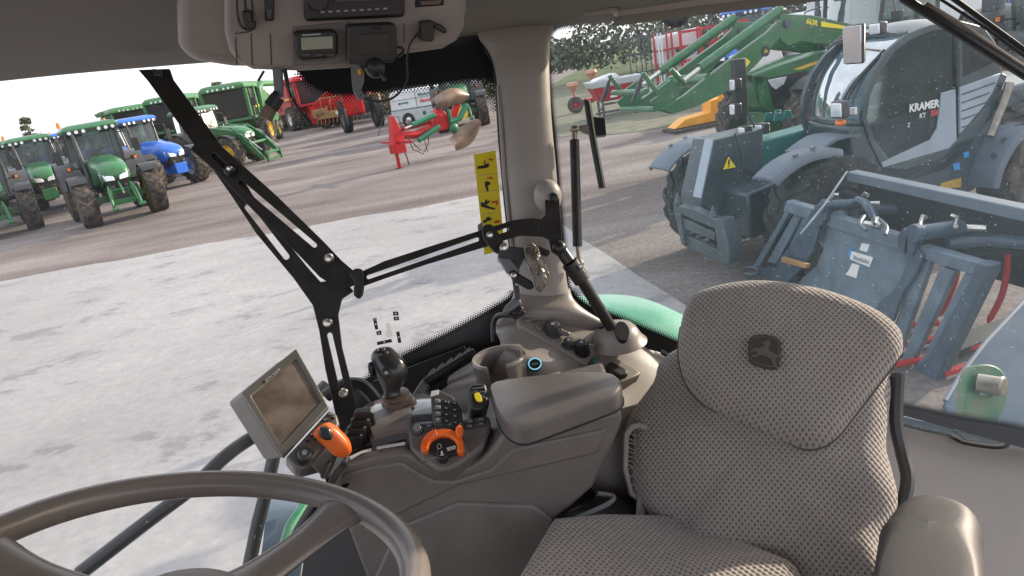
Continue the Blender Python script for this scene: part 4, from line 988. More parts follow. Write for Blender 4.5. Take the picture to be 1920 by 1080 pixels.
# rams and linkage
def ram(a, b, r, name='ram', m_='bucket_dark', rod=None, z0=1.08, z1=1.05):
    pa, pb = G(*a, z0)-gr_o, G(*b, z1)-gr_o; mb = MB(); mb.cyl(pa, pb, r, n=14); mb.cyl(pa-(pb-pa).normalized()*.02, pa+(pb-pa)*.08, r*1.25, n=14); o = mb.build(name, K[m_], gb, .004)
    if rod:
        mb = MB(); mb.cyl(pb, G(*rod, z1)-gr_o, r*.45, n=10); mb.build('ram_rod', K['steel'], o)
ram((1545, 386), (1612, 382), .045, rod=(1650, 381)); ram((1716, 438), (1802, 426), .055, rod=(1850, 428))
for pts in ([(1536, 384), (1546, 378), (1556, 386), (1552, 420), (1540, 424)], [(1552, 380), (1562, 384), (1558, 412), (1549, 412)], [(1694, 440), (1704, 425), (1712, 432), (1706, 472), (1694, 466)], [(1712, 436), (1724, 430), (1734, 440), (1722, 478), (1712, 470)]):
    gpr(pts, 'ram_bracket', 'bucket_dark', -.05, .05)
mb = MB()
for a in ([(1740, 450), (1810, 440), (1920, 462), (1990, 470)], [(1740, 465), (1820, 458), (1930, 468), (1990, 476)], [(1580, 400), (1680, 396), (1800, 400)]):
    mb.tube([G(*p, .95)+V3((.15, .02, 0))-gr_o for p in a], .05, 8)
mb.build('linkage_arm', K['bucket_dark'], gb, .01)
mb = MB()
for a in ([(1613, 372), (1630, 385), (1640, 408), (1640, 420)], [(1620, 405), (1612, 420), (1625, 432)], [(1650, 412), (1662, 425), (1660, 440)]):
    mb.tube(cr([G(*p, 1.1)-gr_o for p in a], 4), .014, 7)
mb.tube([G(1608, 375, 1.1)-gr_o, G(1622, 380, 1.1)-gr_o, G(1640, 408, 1.02)-gr_o], .035, 8); mb.build('hose', K['bucket_dark'], gb)
for a in (((1556, 374), (1560, 365), (1573, 365)), ((1618, 366), (1620, 362), (1628, 366)), ((1724, 426), (1730, 405), (1736, 408)), ((1786, 404), (1796, 408), (1792, 424))):
    mb = MB(); mb.tube([G(*p, 1.12)-gr_o for p in a], .016, 7); mb.build('pipe_elbow', K['steel'], gb)
mb = MB(); mb.tube([G(1622, 418, 1.03)-gr_o, G(1652, 424, 1.03)-gr_o], .02, 7); mb.tube([G(1638, 408, 1.05)-gr_o, G(1636, 422, 1.03)-gr_o], .016, 7); mb.tube([G(1646, 409, 1.05)-gr_o, G(1648, 424, 1.03)-gr_o], .016, 7); mb.build('coupling_block', K['steel'], gb)
st = gpr([(1592, 472), (1632, 484), (1625, 502), (1588, 487)], 'dealer_sticker', 'white', .024, .004, 0)
gpr([(1610, 457), (1625, 460), (1620, 474), (1606, 470)], 'sticker_label', 'white', .026, .004, 0, st); gpr([(1592, 495), (1606, 499), (1600, 523), (1580, 516), (1586, 508)], 'sticker_label', 'white', .026, .004, 0, st)
gpr([(1586, 470), (1594, 466), (1588, 484), (1584, 482)], 'sticker_edge', 'bluest', .025, .004, 0, st)
a, b, c = GP.at(1610, 488), GP.at(1625, 492.5), GP.at(1616, 473)
text_mesh('Manitoba', .05, K['greyprint'], st, a+nn*.019-gr_o, (b-a), (c-a), bold=.002)
mb = MB(); mb.tube([GP.at(1402+14*math.cos(t)+8, 508+7*math.sin(t))-gr_o for t in [k*.4488 for k in range(15)]], .022, 7); mb.prism(gpl([(1420, 504), (1450, 500), (1530, 560), (1480, 560)]), nn*.04); mb.build('hitch_eye', K['bucket_dark'], gb, .004)
gpr([(1481, 478), (1530, 492), (1528, 500), (1480, 488)], 'stop_bar', 'rust', -.09, .04)
# red curved tines and bars lying behind the bucket
tn = empty('tine_rake', (3.9, 4.9, 0), 0, 'red curved tines and bars lying on bare ground behind the fork bucket', 'rake attachment')
for a in ([(1890, 470), (1888, 510), (1876, 560), (1852, 605)], [(1795, 480), (1792, 520), (1778, 560), (1762, 592)]):
    mb = MB(); mb.tube(cr([G(*p, z)+V3((0, 0, 0))-V3((3.9, 4.9, 0)) for p, z in zip(a, (.85, .7, .5, .28))], 4), [.022]*12+[.008], 7); mb.build('tine', K['mred'], tn)
for a, b in (((1690, 682), (1765, 668)), ((1700, 648), (1790, 626)), ((1765, 668), (1860, 640)), ((1768, 700), (1830, 683)), ((1690, 612), (1760, 605)), ((1640, 690), (1700, 680))):
    mb = MB(); mb.tube([G(*a, .05)-V3((3.9, 4.9, 0)), G(*b, .05)-V3((3.9, 4.9, 0))], .028, 7); mb.build('bar', K['mred'], tn)
mb = MB(); mb.prism([G(*p, .03)-V3((3.9, 4.9, 0)) for p in ((1785, 640), (1900, 600), (1920, 620), (1800, 668))], (0, 0, .05)); mb.tube([G(1990, 470, .8)-V3((3.9, 4.9, 0)), G(1890, 470, .85)-V3((3.9, 4.9, 0)), G(1712, 478, .85)-V3((3.9, 4.9, 0))], .03, 7)
mb.build('frame', K['vdark'], tn)
# big dark plate of a second implement at the right edge
pp = [P(*q) for q in ((1772, 752, 3.3), (1800, 705, 3.4), (1850, 640, 3.55), (1925, 560, 3.75), (2050, 520, 3.6), (2050, 860, 3.1), (1900, 830, 3.1), (1780, 790, 3.2))]
c_ = sum(pp, V3())/8; bp = empty('implement_plate', V3((c_.x, c_.y, 0)), 0, 'large dark blue steel plate with a pale worn edge low at the right', 'implement')
n_ = (pp[3]-pp[0]).cross(pp[6]-pp[0]).normalized(); n_ = n_ if n_.dot(pp[0]-EYE) > 0 else -n_
mb = MB(); mb.prism([p-V3((c_.x, c_.y, 0)) for p in pp], n_*.05); mb.build('plate', K['bucket_dark'], bp)
mb = MB(); mb.tube([p-V3((c_.x, c_.y, 0)) for p in pp[:4]], .012, 6); mb.build('edge', K['kfender'], bp)
# ================================================================ GREEN LOADER TRACTOR BEHIND THE TELEHANDLER
LF_dir = V3((-.955, -.297, 0)).normalized()
LF = Fr((0, 0, 0), math.atan2(LF_dir.y, LF_dir.x))
nose = P(1418, 150, 12.6)
front_mid = V3((nose.x, nose.y, 0))-LF_dir*.62
t11 = copy_tree(t1, skip=('front_linkage', 'pto_guard', 'bonnet', 'front_grille')); t11['label'] = 'green tractor with a raised twin-arm front loader behind the telescopic handler'
t11['group'] = grp
place(t11, front_mid, LF_dir)
LF = Fr(t11.location, t11.rotation_euler.z)
def ly(pts, y, n=0):
    q = [LF.y(a, b, y) for a, b in pts]
    return cr(q, n, True) if n else q
def lyf(pts, y):
    return [V3((p.x, y, p.z)) for p in ly(pts, .66)]
def lp1(a, b, y):
    p = LF.y(a, b, .66); return V3((p.x, y, p.z))
YN = .40
mb = MB(); q = ly([(1411, 141), (1460, 122), (1530, 100), (1600, 88), (1700, 70), (1700, 180), (1620, 185), (1530, 205), (1495, 214), (1450, 213), (1436, 200), (1430, 165), (1436, 144)], YN)
rings = []
for y, s in ((YN-.0, .985), (YN-.05, 1.0), (0, 1.012), (-YN+.05, 1.0), (-YN, .985)):
    rings.append([V3((p.x, y, p.z*(s if p.z > 1.3 else 1))) for p in q])
mb.ring(rings); bo = mb.build('bonnet', K['jdgreen'], t11, .02)
mb = MB(); mb.prism(ly([(1438, 147), (1512, 132), (1523, 140), (1515, 178), (1488, 200), (1462, 203), (1450, 196), (1444, 165)], YN+.02), (0, -.04, 0)); mb.build('side_grille', K['black'], bo, .01)
mb = MB(); mb.prism(ly([(1440, 150), (1476, 143), (1470, 158), (1455, 168), (1447, 162)], YN+.03), (0, -.04, 0)); mb.build('headlight', K['headlight'], bo, .006)
mb = MB(); mb.prism(ly([(1488, 130), (1560, 104), (1560, 110), (1500, 131)], YN+.012), (0, -.03, 0)); mb.build('yellow_stripe', K['jdyellow'], bo)
mb = MB(); p = LF.y(1541, 141, YN+.01); mb.cyl(p, p+V3((0, .012, 0)), .07, n=20); mb.build('round_badge', K['jdyellow'], bo)
mb = MB(); mb.tube([LF.y(*a, .42) for a in ((1412, 143), (1418, 190), (1450, 212))], .02, 6); mb.tube([LF.y(*a, .2) for a in ((1412, 143), (1418, 190), (1450, 212))], .02, 6); mb.tube([LF.y(*a, .0) for a in ((1412, 143), (1418, 190), (1450, 212))], .02, 6); mb.build('bonnet_guard', K['jdgreen'], bo)
# loader arms traced in the plane of each side, real thickness
def arm(y, sgn):
    mb = MB()
    mb.prism(lyf([(1240, 205), (1262, 214), (1310, 198), (1368, 170), (1420, 120), (1482, 50), (1488, 36), (1470, 30), (1440, 60), (1385, 100), (1320, 150), (1285, 178)], y), (0, -.10*1, 0))
    mb.prism(lyf([(1462, 26), (1520, 28), (1590, 44), (1640, 62), (1640, 96), (1560, 86), (1500, 78), (1478, 88), (1462, 74)], y+.01), (0, -.12, 0))
    o = mb.build('loader_arm', K['jdgreen'], t11, .012)
    mb = MB(); mb.cyl(lp1(1466, 18, y-.05), lp1(1316, 128, y-.05), .085, n=14); mb.build('lift_ram', K['jdgreen'], o)
    mb = MB(); mb.cyl(lp1(1316, 128, y-.05), lp1(1280, 156, y-.05), .045, n=10); mb.build('ram_rod', K['steel'], o)
    mb = MB(); mb.cyl(lp1(1474, 44, y+.02), lp1(1474, 44, y+.05), .07, n=14); mb.build('pivot_pin', K['kgrey'], o)
    return o
an = arm(.66, 1); af = arm(-.56, -1)
mb = MB(); mb.cyl(LF.y(1330, 150, .6), LF.y(1330, 150, .6)+V3((0, -1.2, 0)), .11, n=16)
mb.build('cross_tube', K['jdgreen'], t11)
mb = MB()
for y in (.62, -.52):
    mb.prism(lyf([(1205, 138), (1212, 134), (1236, 168), (1262, 148), (1282, 166), (1268, 190), (1262, 214), (1236, 208), (1222, 190), (1236, 180)], y), (0, -.05, 0))
mb.tube([LF.y(1228, 205, .62), LF.y(1228, 205, .62)+V3((0, -1.15, 0))], .05, 8); mb.tube([LF.y(1212, 172, .62), LF.y(1212, 172, .62)+V3((0, -1.15, 0))], .05, 8); mb.tube([LF.y(1258, 130, .62), LF.y(1284, 158, .62)], .05, 8)
cr_ = mb.build('tool_carrier', K['jdgreen'], t11, .008)
for y in (.6, -.5):
    mb = MB(); mb.prism(lyf([(1203, 150), (1209, 140), (1206, 165), (1196, 186), (1188, 192)], y), (0, -.04, 0)); mb.build('carrier_hook', K['black'], cr_)
def round_logo(o, r, parent, uz, ux, m1='jdyellow', m2='black'):
    uz = V3(uz).normalized(); mb = MB(); mb.cyl(o, o+uz*.006, r, n=22); a = mb.build('round_emblem', K[m2], parent)
    deer_mesh(o+uz*.009, r*1.25, V3(ux), uz.cross(V3(ux)), uz, K[m1], a, .003)
DEER = [(-.46, -.10), (-.40, .02), (-.30, .10), (-.18, .14), (-.10, .20), (-.08, .30), (-.20, .34), (-.22, .38), (-.10, .40), (-.12, .52), (-.06, .44), (.0, .56), (.02, .44), (.10, .40), (.06, .30), (.12, .14), (.28, .10), (.42, .06), (.50, .14), (.52, .06), (.46, -.02), (.40, -.12), (.46, -.26), (.60, -.38), (.54, -.42), (.36, -.30), (.30, -.14), (.10, -.10), (-.06, -.08), (-.20, -.22), (-.34, -.26), (-.36, -.20), (-.22, -.14), (-.20, -.04), (-.34, -.04), (-.40, -.12)]
def deer_mesh(o, s, ux, uy, uz, m_, parent, th_):
    ux, uy, uz = ux.normalized(), uy.normalized(), uz.normalized()
    mb = MB(); mb.prism([V3(o)+ux*x*s*.8+uy*(y-.05)*s*.8 for x, y in DEER], uz*th_); return mb.build('leaping_emblem', m_, parent)
o = LF.y(1435, 96, .66); a = LF.y(1436, 96, .66)
round_logo(o+V3((0, .004, 0)), .09, an, (0, 1, 0), (-1, 0, 0))
o = LF.y(1522, 42, .67); a = LF.y(1540, 46, .67); text_mesh('663R', .12, K['yellow'], an, o+V3((0, .006, 0)), a-o, (0, 0, 1), bold=.004)
mb = MB(); mb.prism(ly([(1540, 40), (1592, 50), (1600, 56), (1540, 50)], .675), (0, -.005, 0)); mb.build('yellow_decal', K['yellow'], an)
mb = MB(); mb.prism(ly([(1399, 108), (1407, 116), (1399, 126)], .665), (0, -.004, 0)); mb.build('warning_decal', K['yellow'], an)

# ---------------------------------------------------------------- yard machines in front of the hedge
def put(name, px, py, rz, label, cat, group=None):
    g = G(px, py); return empty(name, (g.x, g.y, 0), rz, label, cat, group), Fr((g.x, g.y, 0), rz)
# fertiliser spreader
t, f_ = put('fertiliser_spreader', 1158, 214, .05, 'red fertiliser spreader with a pale grey hopper rim standing on a dark frame', 'spreader')
mb = MB(); mb.hexa([V3((-.9, -.5, .75)), V3((.9, -.5, .75)), V3((.9, .5, .75)), V3((-.9, .5, .75))], [V3((-1.25, -.75, 1.45)), V3((1.25, -.75, 1.45)), V3((1.25, .75, 1.45)), V3((-1.25, .75, 1.45))]); mb.build('hopper', K['mred'], t, .06)
mb = MB(); mb.hexa([V3((-1.27, -.78, 1.45)), V3((1.27, -.78, 1.45)), V3((1.27, .78, 1.45)), V3((-1.27, .78, 1.45))], [V3((-1.38, -.85, 1.75)), V3((1.38, -.85, 1.75)), V3((1.38, .85, 1.75)), V3((-1.38, .85, 1.75))]); mb.build('hopper_rim', K['spaint'], t, .03)
mb = MB(); mb.prism([V3((-1.1, -.6, 1.76)), V3((.2, -.6, 1.76)), V3((.0, -.6, 2.0)), V3((-.9, -.6, 1.85))], (0, 1.2, 0)); mb.build('cover', K['wpaint'], t, .03)
mb = MB()
for x in (-.8, .8):
    mb.box((x, 0, .4), (.12, 1.1, .12)); mb.box((x, -.5, .4), (.1, .1, .8)); mb.box((x, .5, .4), (.1, .1, .8))
mb.box((0, -.55, .25), (2.4, .1, .1)); mb.cyl((-.5, -.6, .6), (-.5, -.6, .66), .35, n=18); mb.cyl((.5, -.6, .6), (.5, -.6, .66), .35, n=18); mb.build('frame', K['darkgrey'], t, .01)
mb = MB(); mb.box((.5, -.72, 1.1), (.3, .02, .14)); mb.box((-.25, -.70, .95), (.35, .02, .1)); mb.build('sticker', K['white'], t)
# seed drill left of it
t, f_ = put('seed_drill', 1098, 208, .1, 'small seed drill with pinkish hoppers and one wheel left of the red spreader', 'seed drill')
for x, z in ((-.55, 1.5), (.6, 2.0)):
    mb = MB(); mb.cyl((x, 0, z-.35), (x, 0, z), .12, .34, 14); mb.cyl((x, 0, z), (x, 0, z+.16), .34, .30, 14); mb.build('hopper', K['peach'] if 'peach' in K else K.setdefault('peach', mat('faded_pink_plastic', (.55, .27, .18), .6)), t)
mb = MB(); mb.tube([(-.55, 0, 1.2), (-.4, 0, .4), (.5, 0, .4), (.6, 0, 1.7)], .05, 7); mb.box((0, 0, .55), (1.6, .5, .2)); mb.build('frame', K['mred'], t, .01)
wheel_meshes(t, (-.6, -.3, .45), .45, .25, .2, K['tyre'], K['mred'], -1, 14)
# tine harrow standing folded upright
t, f_ = put('folded_harrow', 1228, 196, .0, 'dark harrow folded upright with many long thin tines beside the red and white sprayer', 'harrow')
for k in range(9):
    x = -.8+k*.2; mb = MB(); mb.tube([(x, 0, .2), (x+.02*(k % 3), -.05, 1.5), (x-.03, 0, 2.75+.1*(k % 2))], .022, 5); mb.build('tine', K['darkgrey'], t)
mb = MB()
for z in (.5, 1.3, 2.0, 2.6): mb.box((0, .05, z), (1.9, .05, .06))
mb.build('frame', K['kgrey'], t)
# sprayer with white tank and red frame
t, f_ = put('crop_sprayer', 1278, 186, -.05, 'crop sprayer with a tall white tank inside a red frame below the hedge', 'sprayer')
mb = MB(); mb.prism([V3((-1.2, -.5, 1.9)), V3((1.2, -.5, 1.9)), V3((1.2, -.5, 3.4)), V3((-1.15, -.5, 3.3))], (0, 1.2, 0)); mb.build('tank', K['wpaint'], t, .12)
mb = MB(); mb.ell((.6, -.3, 1.4), (.8, .6, .6)); mb.build('lower_tank', K['wpaint'], t)
mb = MB(); mb.box((.35, -.52, 2.5), (1.1, .02, .22)); mb.build('green_stripe', K['mgreen'], t)
mb = MB()
for x in (-1.3, -.65, -.4, .9): mb.box((x, -.7, 1.8), (.09, .09, 3.3))
for z in (.9, 1.9, 2.6): mb.box((.2, -.7, z), (2.9, .08, .09))
mb.build('frame', K['mred'], t, .01)
for x in (-1.1, -.95): mb = MB(); mb.box((x, -.78, 1.9), (.07, .05, 3.1)); mb.build('boom_section', K['wpaint'], t)
for s in (-1, 1): wheel_meshes(t, (.2, s*.9-.1, .8), .8, .4, .4, K['tyre'], K['mred'], s, 18)
# folded red cultivator
t, f_ = put('folded_cultivator', 1345, 178, -.1, 'tall folded red cultivator frame behind the green loader arms', 'cultivator')
mb = MB()
for x in (-1.6, -.6, .6, 1.6): mb.box((x, 0, 1.9), (.14, .14, 3.0))
for z in (.8, 1.9, 2.6, 3.3): mb.box((0, 0, z), (3.4, .13, .13))
mb.tube([(-1.6, 0, .8), (.6, 0, 3.3)], .06, 6); mb.build('frame', K['mred'], t, .01)
for k in range(10):
    x = -1.5+.33*k; mb = MB(); mb.tube(cr([(x, -.1, 1.0), (x, -.5, .9), (x+.02, -.55, .5), (x, -.3, .2)], 3), .03, 5); mb.build('tine', K['mred'], t)
t10.location = G(1395, 165)+V3((0, 0, 0)); t10.rotation_euler = (0, 0, -2.2)
# orange ground implement
t, f_ = put('orange_implement', 1322, 236, .12, 'low orange-yellow implement lying on pallets beneath the green loader arm', 'implement')
mb = MB(); mb.prism([V3((-1.35, -.4, .15)), V3((.7, -.4, .15)), V3((.8, -.4, .95)), V3((.1, -.4, .9)), V3((.05, -.4, .5)), V3((-.9, -.4, .42))], (0, .7, 0)); mb.build('body', K['amber'], t, .02)
for x in (.45, .8): mb = MB(); mb.box((x, -.45, .65), (.12, .2, 1.0)); mb.build('upright', K['amber'], t, .01)
mb = MB(); mb.box((-.2, -.1, .06), (2.5, 1.2, .12)); mb.build('pallet', K['bark'], t)
# low red and white machine right of the orange one
t, f_ = put('red_white_mower', 1400, 205, .0, 'low red and white mower seen between loader arm and handler', 'mower')
mb = MB(); mb.box((0, 0, .45), (2.2, .9, .5)); mb.build('body', K['mred'], t, .06)
mb = MB(); mb.box((0, 0, .78), (2.3, 1.0, .18)); mb.prism([V3((.2, -.3, .9)), V3((1.2, -.3, .9)), V3((.9, -.3, 2.0)), V3((.3, -.3, 1.9))], (0, .5, 0)); mb.build('cover', K['wpaint'], t, .04)
for o_ in list(COL.objects):
    if o_.parent is None and o_.name in ('fertiliser_spreader', 'seed_drill', 'crop_sprayer', 'folded_cultivator', 'orange_implement'): o_.scale = (.76,)*3
# white cab and posts beyond the telehandler roof
t, f_ = put('white_vehicle', 1690, 112, -.2, 'white cab and box of a vehicle beyond the telescopic handler roof', 'lorry')
mb = MB(); mb.box((0, 0, 1.9), (6.5, 2.2, 2.4)); mb.build('box', K['wpaint'], t, .1)
mb = MB(); mb.box((-3.9, 0, 1.5), (1.2, 2.1, 1.9)); mb.build('cab', K['wpaint'], t, .25)
mb = MB(); mb.box((-4.2, -.6, 2.0), (.8, 1.0, .7)); mb.build('cab_window', K['black_gloss'], t, .05)
for x in (-2.6, 2.2): wheel_meshes(t, (x, -.9, .5), .5, .3, .25, K['tyre_dark'], K['wpaint'], -1, 20)
for k, (px, py, h) in enumerate(((1603, 118, 3.9), (1583, 124, 3.7), (1893, 70, 3.6), (1560, 124, 3.2))):
    g = G(px, py); mb = MB(); mb.cyl((0, 0, 0), (0, 0, h), .05, n=8); mb.cyl((0, 0, h), (0, 0, h+.05), .07, n=8)
    o = mb.build('post', K['steel_dull'], None); o.location = g; tag(o, 'thin steel post in the far yard, ' + ('just left of the handler roof', 'second from the handler roof, left of it', 'at the far right behind the wiper', 'leftmost beside the red machine')[k], 'post', 'posts in the far yard')
t12 = copy_tree(t1); t12['label'] = 'green tractor partly showing at the top right behind the wiper'
place(t12, G(2010, 200), (-.4, -.9))
t, f_ = put('red_implement', 1535, 118, 0, 'bright red implement head sticking up left of the telescopic handler roof', 'implement')
mb = MB(); mb.tube([(0, 0, 0), (-.1, 0, 2), (-.5, 0, 3.2), (-.2, 0, 3.9)], .16, 7); mb.tube([(-.5, 0, 3.2), (.2, 0, 2.8), (.5, 0, 2.4)], .12, 7); mb.ell((-.3, 0, 3.8), (.35, .2, .4)); mb.build('mast', K['mred'], t); mb = MB(); mb.box((0, 0, .15), (1.4, .9, .3)); mb.build('base', K['mred'], t, .03)
# ================================================================ THE CAB WE SIT IN
random.seed(21)
def fabric(name, c_hi, c_lo, su=0.0046, sv=0.0056):
    """woven upholstery: staggered dark dimples on a lighter knit, in the part's own uv (metres)"""
    m, N, L, B = nodes(name)
    tc = N.new('ShaderNodeTexCoord'); sp = N.new('ShaderNodeSeparateXYZ'); L.new(tc.outputs['UV'], sp.inputs[0])
    nz = N.new('ShaderNodeTexNoise'); nz.inputs['Scale'].default_value = 60; L.new(tc.outputs['UV'], nz.inputs['Vector'])
    def wave(src, per):
        a = N.new('ShaderNodeMath'); a.operation = 'MULTIPLY'; a.inputs[1].default_value = 2*math.pi/per; L.new(src, a.inputs[0])
        b = N.new('ShaderNodeMath'); b.operation = 'COSINE'; L.new(a.outputs[0], b.inputs[0]); return b.outputs[0]
    # cos(u)cos(v) product gives a staggered lattice
    u, v = wave(sp.outputs[0], su*2), wave(sp.outputs[1], sv*2)
    pr = N.new('ShaderNodeMath'); pr.operation = 'MULTIPLY'; L.new(u, pr.inputs[0]); L.new(v, pr.inputs[1])
    ad = N.new('ShaderNodeMath'); ad.operation = 'MULTIPLY_ADD'; L.new(nz.outputs[0], ad.inputs[0]); ad.inputs[1].default_value = .5; L.new(pr.outputs[0], ad.inputs[2])
    r = ramp(N, L, ad.outputs[0], [(0.50, c_hi), (0.78, c_lo)])
    n2 = N.new('ShaderNodeTexNoise'); n2.inputs['Scale'].default_value = 5; n2.inputs['Detail'].default_value = 5; L.new(tc.outputs['UV'], n2.inputs['Vector'])
    r2 = ramp(N, L, n2.outputs[0], [(0.3, .86), (0.7, 1.1)])
    mx = N.new('ShaderNodeMix'); mx.data_type = 'RGBA'; mx.blend_type = 'MULTIPLY'; mx.inputs[0].default_value = 1
    L.new(r.outputs[0], mx.inputs[6]); L.new(r2.outputs[0], mx.inputs[7]); L.new(mx.outputs[2], B.inputs['Base Color'])
    B.inputs['Roughness'].default_value = .95; B.inputs['Specular IOR Level'].default_value = .15; B.inputs['Sheen Weight'].default_value = .35; B.inputs['Sheen Roughness'].default_value = .5
    fine = N.new('ShaderNodeTexNoise'); fine.inputs['Scale'].default_value = 900; L.new(tc.outputs['UV'], fine.inputs['Vector'])
    h = N.new('ShaderNodeMath'); h.operation = 'MULTIPLY_ADD'; L.new(fine.outputs[0], h.inputs[0]); h.inputs[1].default_value = .5
    inv = N.new('ShaderNodeMath'); inv.operation = 'MULTIPLY'; inv.inputs[1].default_value = -1; L.new(ad.outputs[0], inv.inputs[0]); L.new(inv.outputs[0], h.inputs[2])
    b = N.new('ShaderNodeBump'); b.inputs['Strength'].default_value = .55; b.inputs['Distance'].default_value = .0022
    L.new(h.outputs[0], b.inputs['Height']); L.new(b.outputs[0], B.inputs['Normal'])
    return m
K['fabric'] = fabric('seat_fabric', (.35, .312, .278), (.145, .127, .118))
K['dirtyglass'] = glass('dusty_rear_glass', (.95, .985, .98), .07, (.60, .80, .90), speck=.5, scale=210, gloss=.02)
K['sideglass'] = glass('side_glass', (.97, .99, .99), .02, (.7, .8, .85), speck=.25, scale=170, gloss=.02)
K['frit'] = mat('black_glass_print', (.008, .008, .009), .35, var=.1)
K['screen'] = mat('glossy_dark_screen', (.15, .12, .098), .16, var=.5, scale=22, coat=.6)
K['lcd'] = mat('lcd_glass', (.30, .33, .26), .25, var=.06)
K['pod'] = mat('glossy_grey_pod', (.10, .105, .11), .12, var=.05, coat=.5)
K['ring'] = emis('blue_ring_light', (.25, .65, .85), .35)
K['bezel'] = mat('grey_brown_bezel', (.10, .097, .086), .35, var=.05, bump=.1, bscale=900)

m_, N_, L_, B_ = nodes('translucent_white_film'); N_.remove(B_)
a_ = N_.new('ShaderNodeBsdfTranslucent'); a_.inputs[0].default_value = (.9, .9, .88, 1); b__ = N_.new('ShaderNodeBsdfDiffuse'); b__.inputs[0].default_value = (.85, .85, .83, 1)
x_ = N_.new('ShaderNodeMixShader'); x_.inputs[0].default_value = .45; L_.new(a_.outputs[0], x_.inputs[1]); L_.new(b__.outputs[0], x_.inputs[2]); L_.new(x_.outputs[0], N_['Material Output'].inputs[0]); K['film'] = m_
cabo = V3((0, 1.0, 1.3))
cab = empty('tractor_cab', cabo, 0, 'beige interior shell of the tractor cab with its roof lining, pillar, trim and windows', 'tractor cab')
def C_(p): return V3(p)-cabo
def PC(px, py, d): return P(px, py, d)-cabo
def pcs(pts): return [PC(*p) for p in pts]

# glass planes
SG = plane3((0, 300, 1.42), (935, 300, 1.50), (900, 620, 1.50))
RG = plane3((1040, 300, 1.50), (1900, 300, 1.47), (1500, 800, 1.38))
def on(plane, pts, off=0.0, org=cabo): return [plane.at(*p)+plane.n*off-org for p in pts]
mb = MB(); mb.poly(on(SG, [(-350, 60), (965, -60), (975, 590), (930, 640), (640, 800), (560, 1250), (-350, 1250)]))
gl = mb.build('side_window', K['sideglass'], cab, recalc=False)
mb = MB(); mb.poly(on(RG, [(1020, 30), (2100, -120), (2100, 880), (1680, 800), (1250, 665), (1100, 590), (1055, 540)]))
gr_ = mb.build('rear_window', K['dirtyglass'], cab, recalc=False)
def frit(name, plane, edge, inward, par, rows=5, step=6.2, band=None, size=2.9, n=1):
    """black ceramic print: solid band and rows of shrinking dots along a curve (pixels in the pane's plane)"""
    pts = cr([V3((a, b, 0)) for a, b in edge], 8); mb = MB()
    if band: mb.poly(on(plane, [(p.x, p.y) for p in pts]+band, -.004))
    # resample
    acc = 0; out = [pts[0]]
    for a, b in zip(pts, pts[1:]):
        L = (b-a).length; 
        while acc+L >= step*len(out):
            t = (step*len(out)-acc)/L; out.append(a.lerp(b, t))
        acc += L
    for k in range(len(out)-1):
        t = (out[k+1]-out[k]).normalized(); nrm = V3((-t.y, t.x, 0))*inward
        for r in range(rows):
            q = out[k]+t*(step/2*(r % 2))+nrm*(r*step*.62)
            s = size*(1-r/(rows+.3))*1.0
            c = plane.at(q.x, q.y)-cabo-plane.n*.004
            e1 = (plane.at(q.x+s, q.y)-cabo-plane.n*.004)-c; e2 = (plane.at(q.x, q.y+s)-cabo-plane.n*.004)-c
            mb.poly([c+e1*math.cos(a)+e2*math.sin(a) for a in [j*math.pi/4 for j in range(8)]])
    return mb.build(name, K['frit'], par, recalc=False)
frit('black_print_border', SG, [(560, 135), (580, 155), (610, 171), (645, 177), (700, 171), (780, 160), (850, 152), (905, 147), (928, 160), (938, 215)], 1, gl, 5, 6.4, [(985, 215), (985, 20), (540, 20)])
frit('black_print_border', SG, [(640, 748), (700, 705), (760, 668), (850, 622), (930, 577), (962, 556), (967, 540)], -1, gl, 5, 5.2, [(1010, 540), (1010, 700), (800, 800), (640, 850)])
frit('black_print_border', RG, [(1066, 556), (1057, 480), (1048, 380), (1040, 280), (1030, 180), (1026, 100), (1032, 62), (1060, 48), (1150, 36)], 1, gr_, 4, 5.0, [(1150, 0), (990, 0), (1000, 300), (1040, 560)])
frit('black_print_border', RG, [(1100, 590), (1075, 565), (1063, 535)], 1, gr_, 4, 5.0)
frit('black_print_border', RG, [(2050, 858), (1920, 806), (1800, 784), (1680, 760), (1500, 740), (1260, 640), (1160, 598), (1100, 575), (1066, 545)], 1, gr_, 5, 5.2, [(1050, 560), (1050, 615), (1250, 664), (1500, 752), (1680, 776), (2050, 876)])
frit('black_print_border', RG, [(1236, 30), (1245, 44), (1262, 52), (1280, 46), (1292, 28)], -1, gr_, 5, 4.6, [(1292, 0), (1236, 0)])

# roof lining
mb = MB()
xs = (-300, -80, 120, 330, 600, 890, 1035, 1150, 1330, 1500, 1750, 2150)
edge = (192, 162, 140, 122, 100, 66, 50, 40, 20, 0, -25, -60)
rows = [[PC(x, e-0, 1.46) for x, e in zip(xs, edge)],
        [PC(x, e-8, 1.38) for x, e in zip(xs, edge)],
        [PC(x, e-40, 1.22) for x, e in zip(xs, edge)],
        [PC(x, e-130, 1.0) for x, e in zip(xs, edge)],
        [PC(x, e-330, .78) for x, e in zip(xs, edge)],
        [PC(x, e-900, .55) for x, e in zip(xs, edge)]]
mb.grid(rows, 3, 4, (0, 0, .05)); mb.build('roof_lining', K['headliner'], cab)
mb = MB(); mb.box(C_((0.05, -.35, 3.16)), (2.6, 2.0, .05)); mb.build('roof_panel', K['headliner'], cab, .01)
mb = MB(); mb.box(C_((0.05, .1, 1.34)), (2.4, 2.3, .04)); mb.build('cab_floor', K['rubber'], cab)
mb = MB(); mb.box(C_((0.05, -1.0, 1.75)), (2.4, .05, .85)); mb.build('door_panel', K['tan'], cab, .01)
mb = MB()
for x_ in (-1.2, 1.3): mb.tube([C_((x_, -1.0, 1.35)), C_((x_, -1.0, 3.2))], .05, 8)
mb.build('door_posts', K['black'], cab)
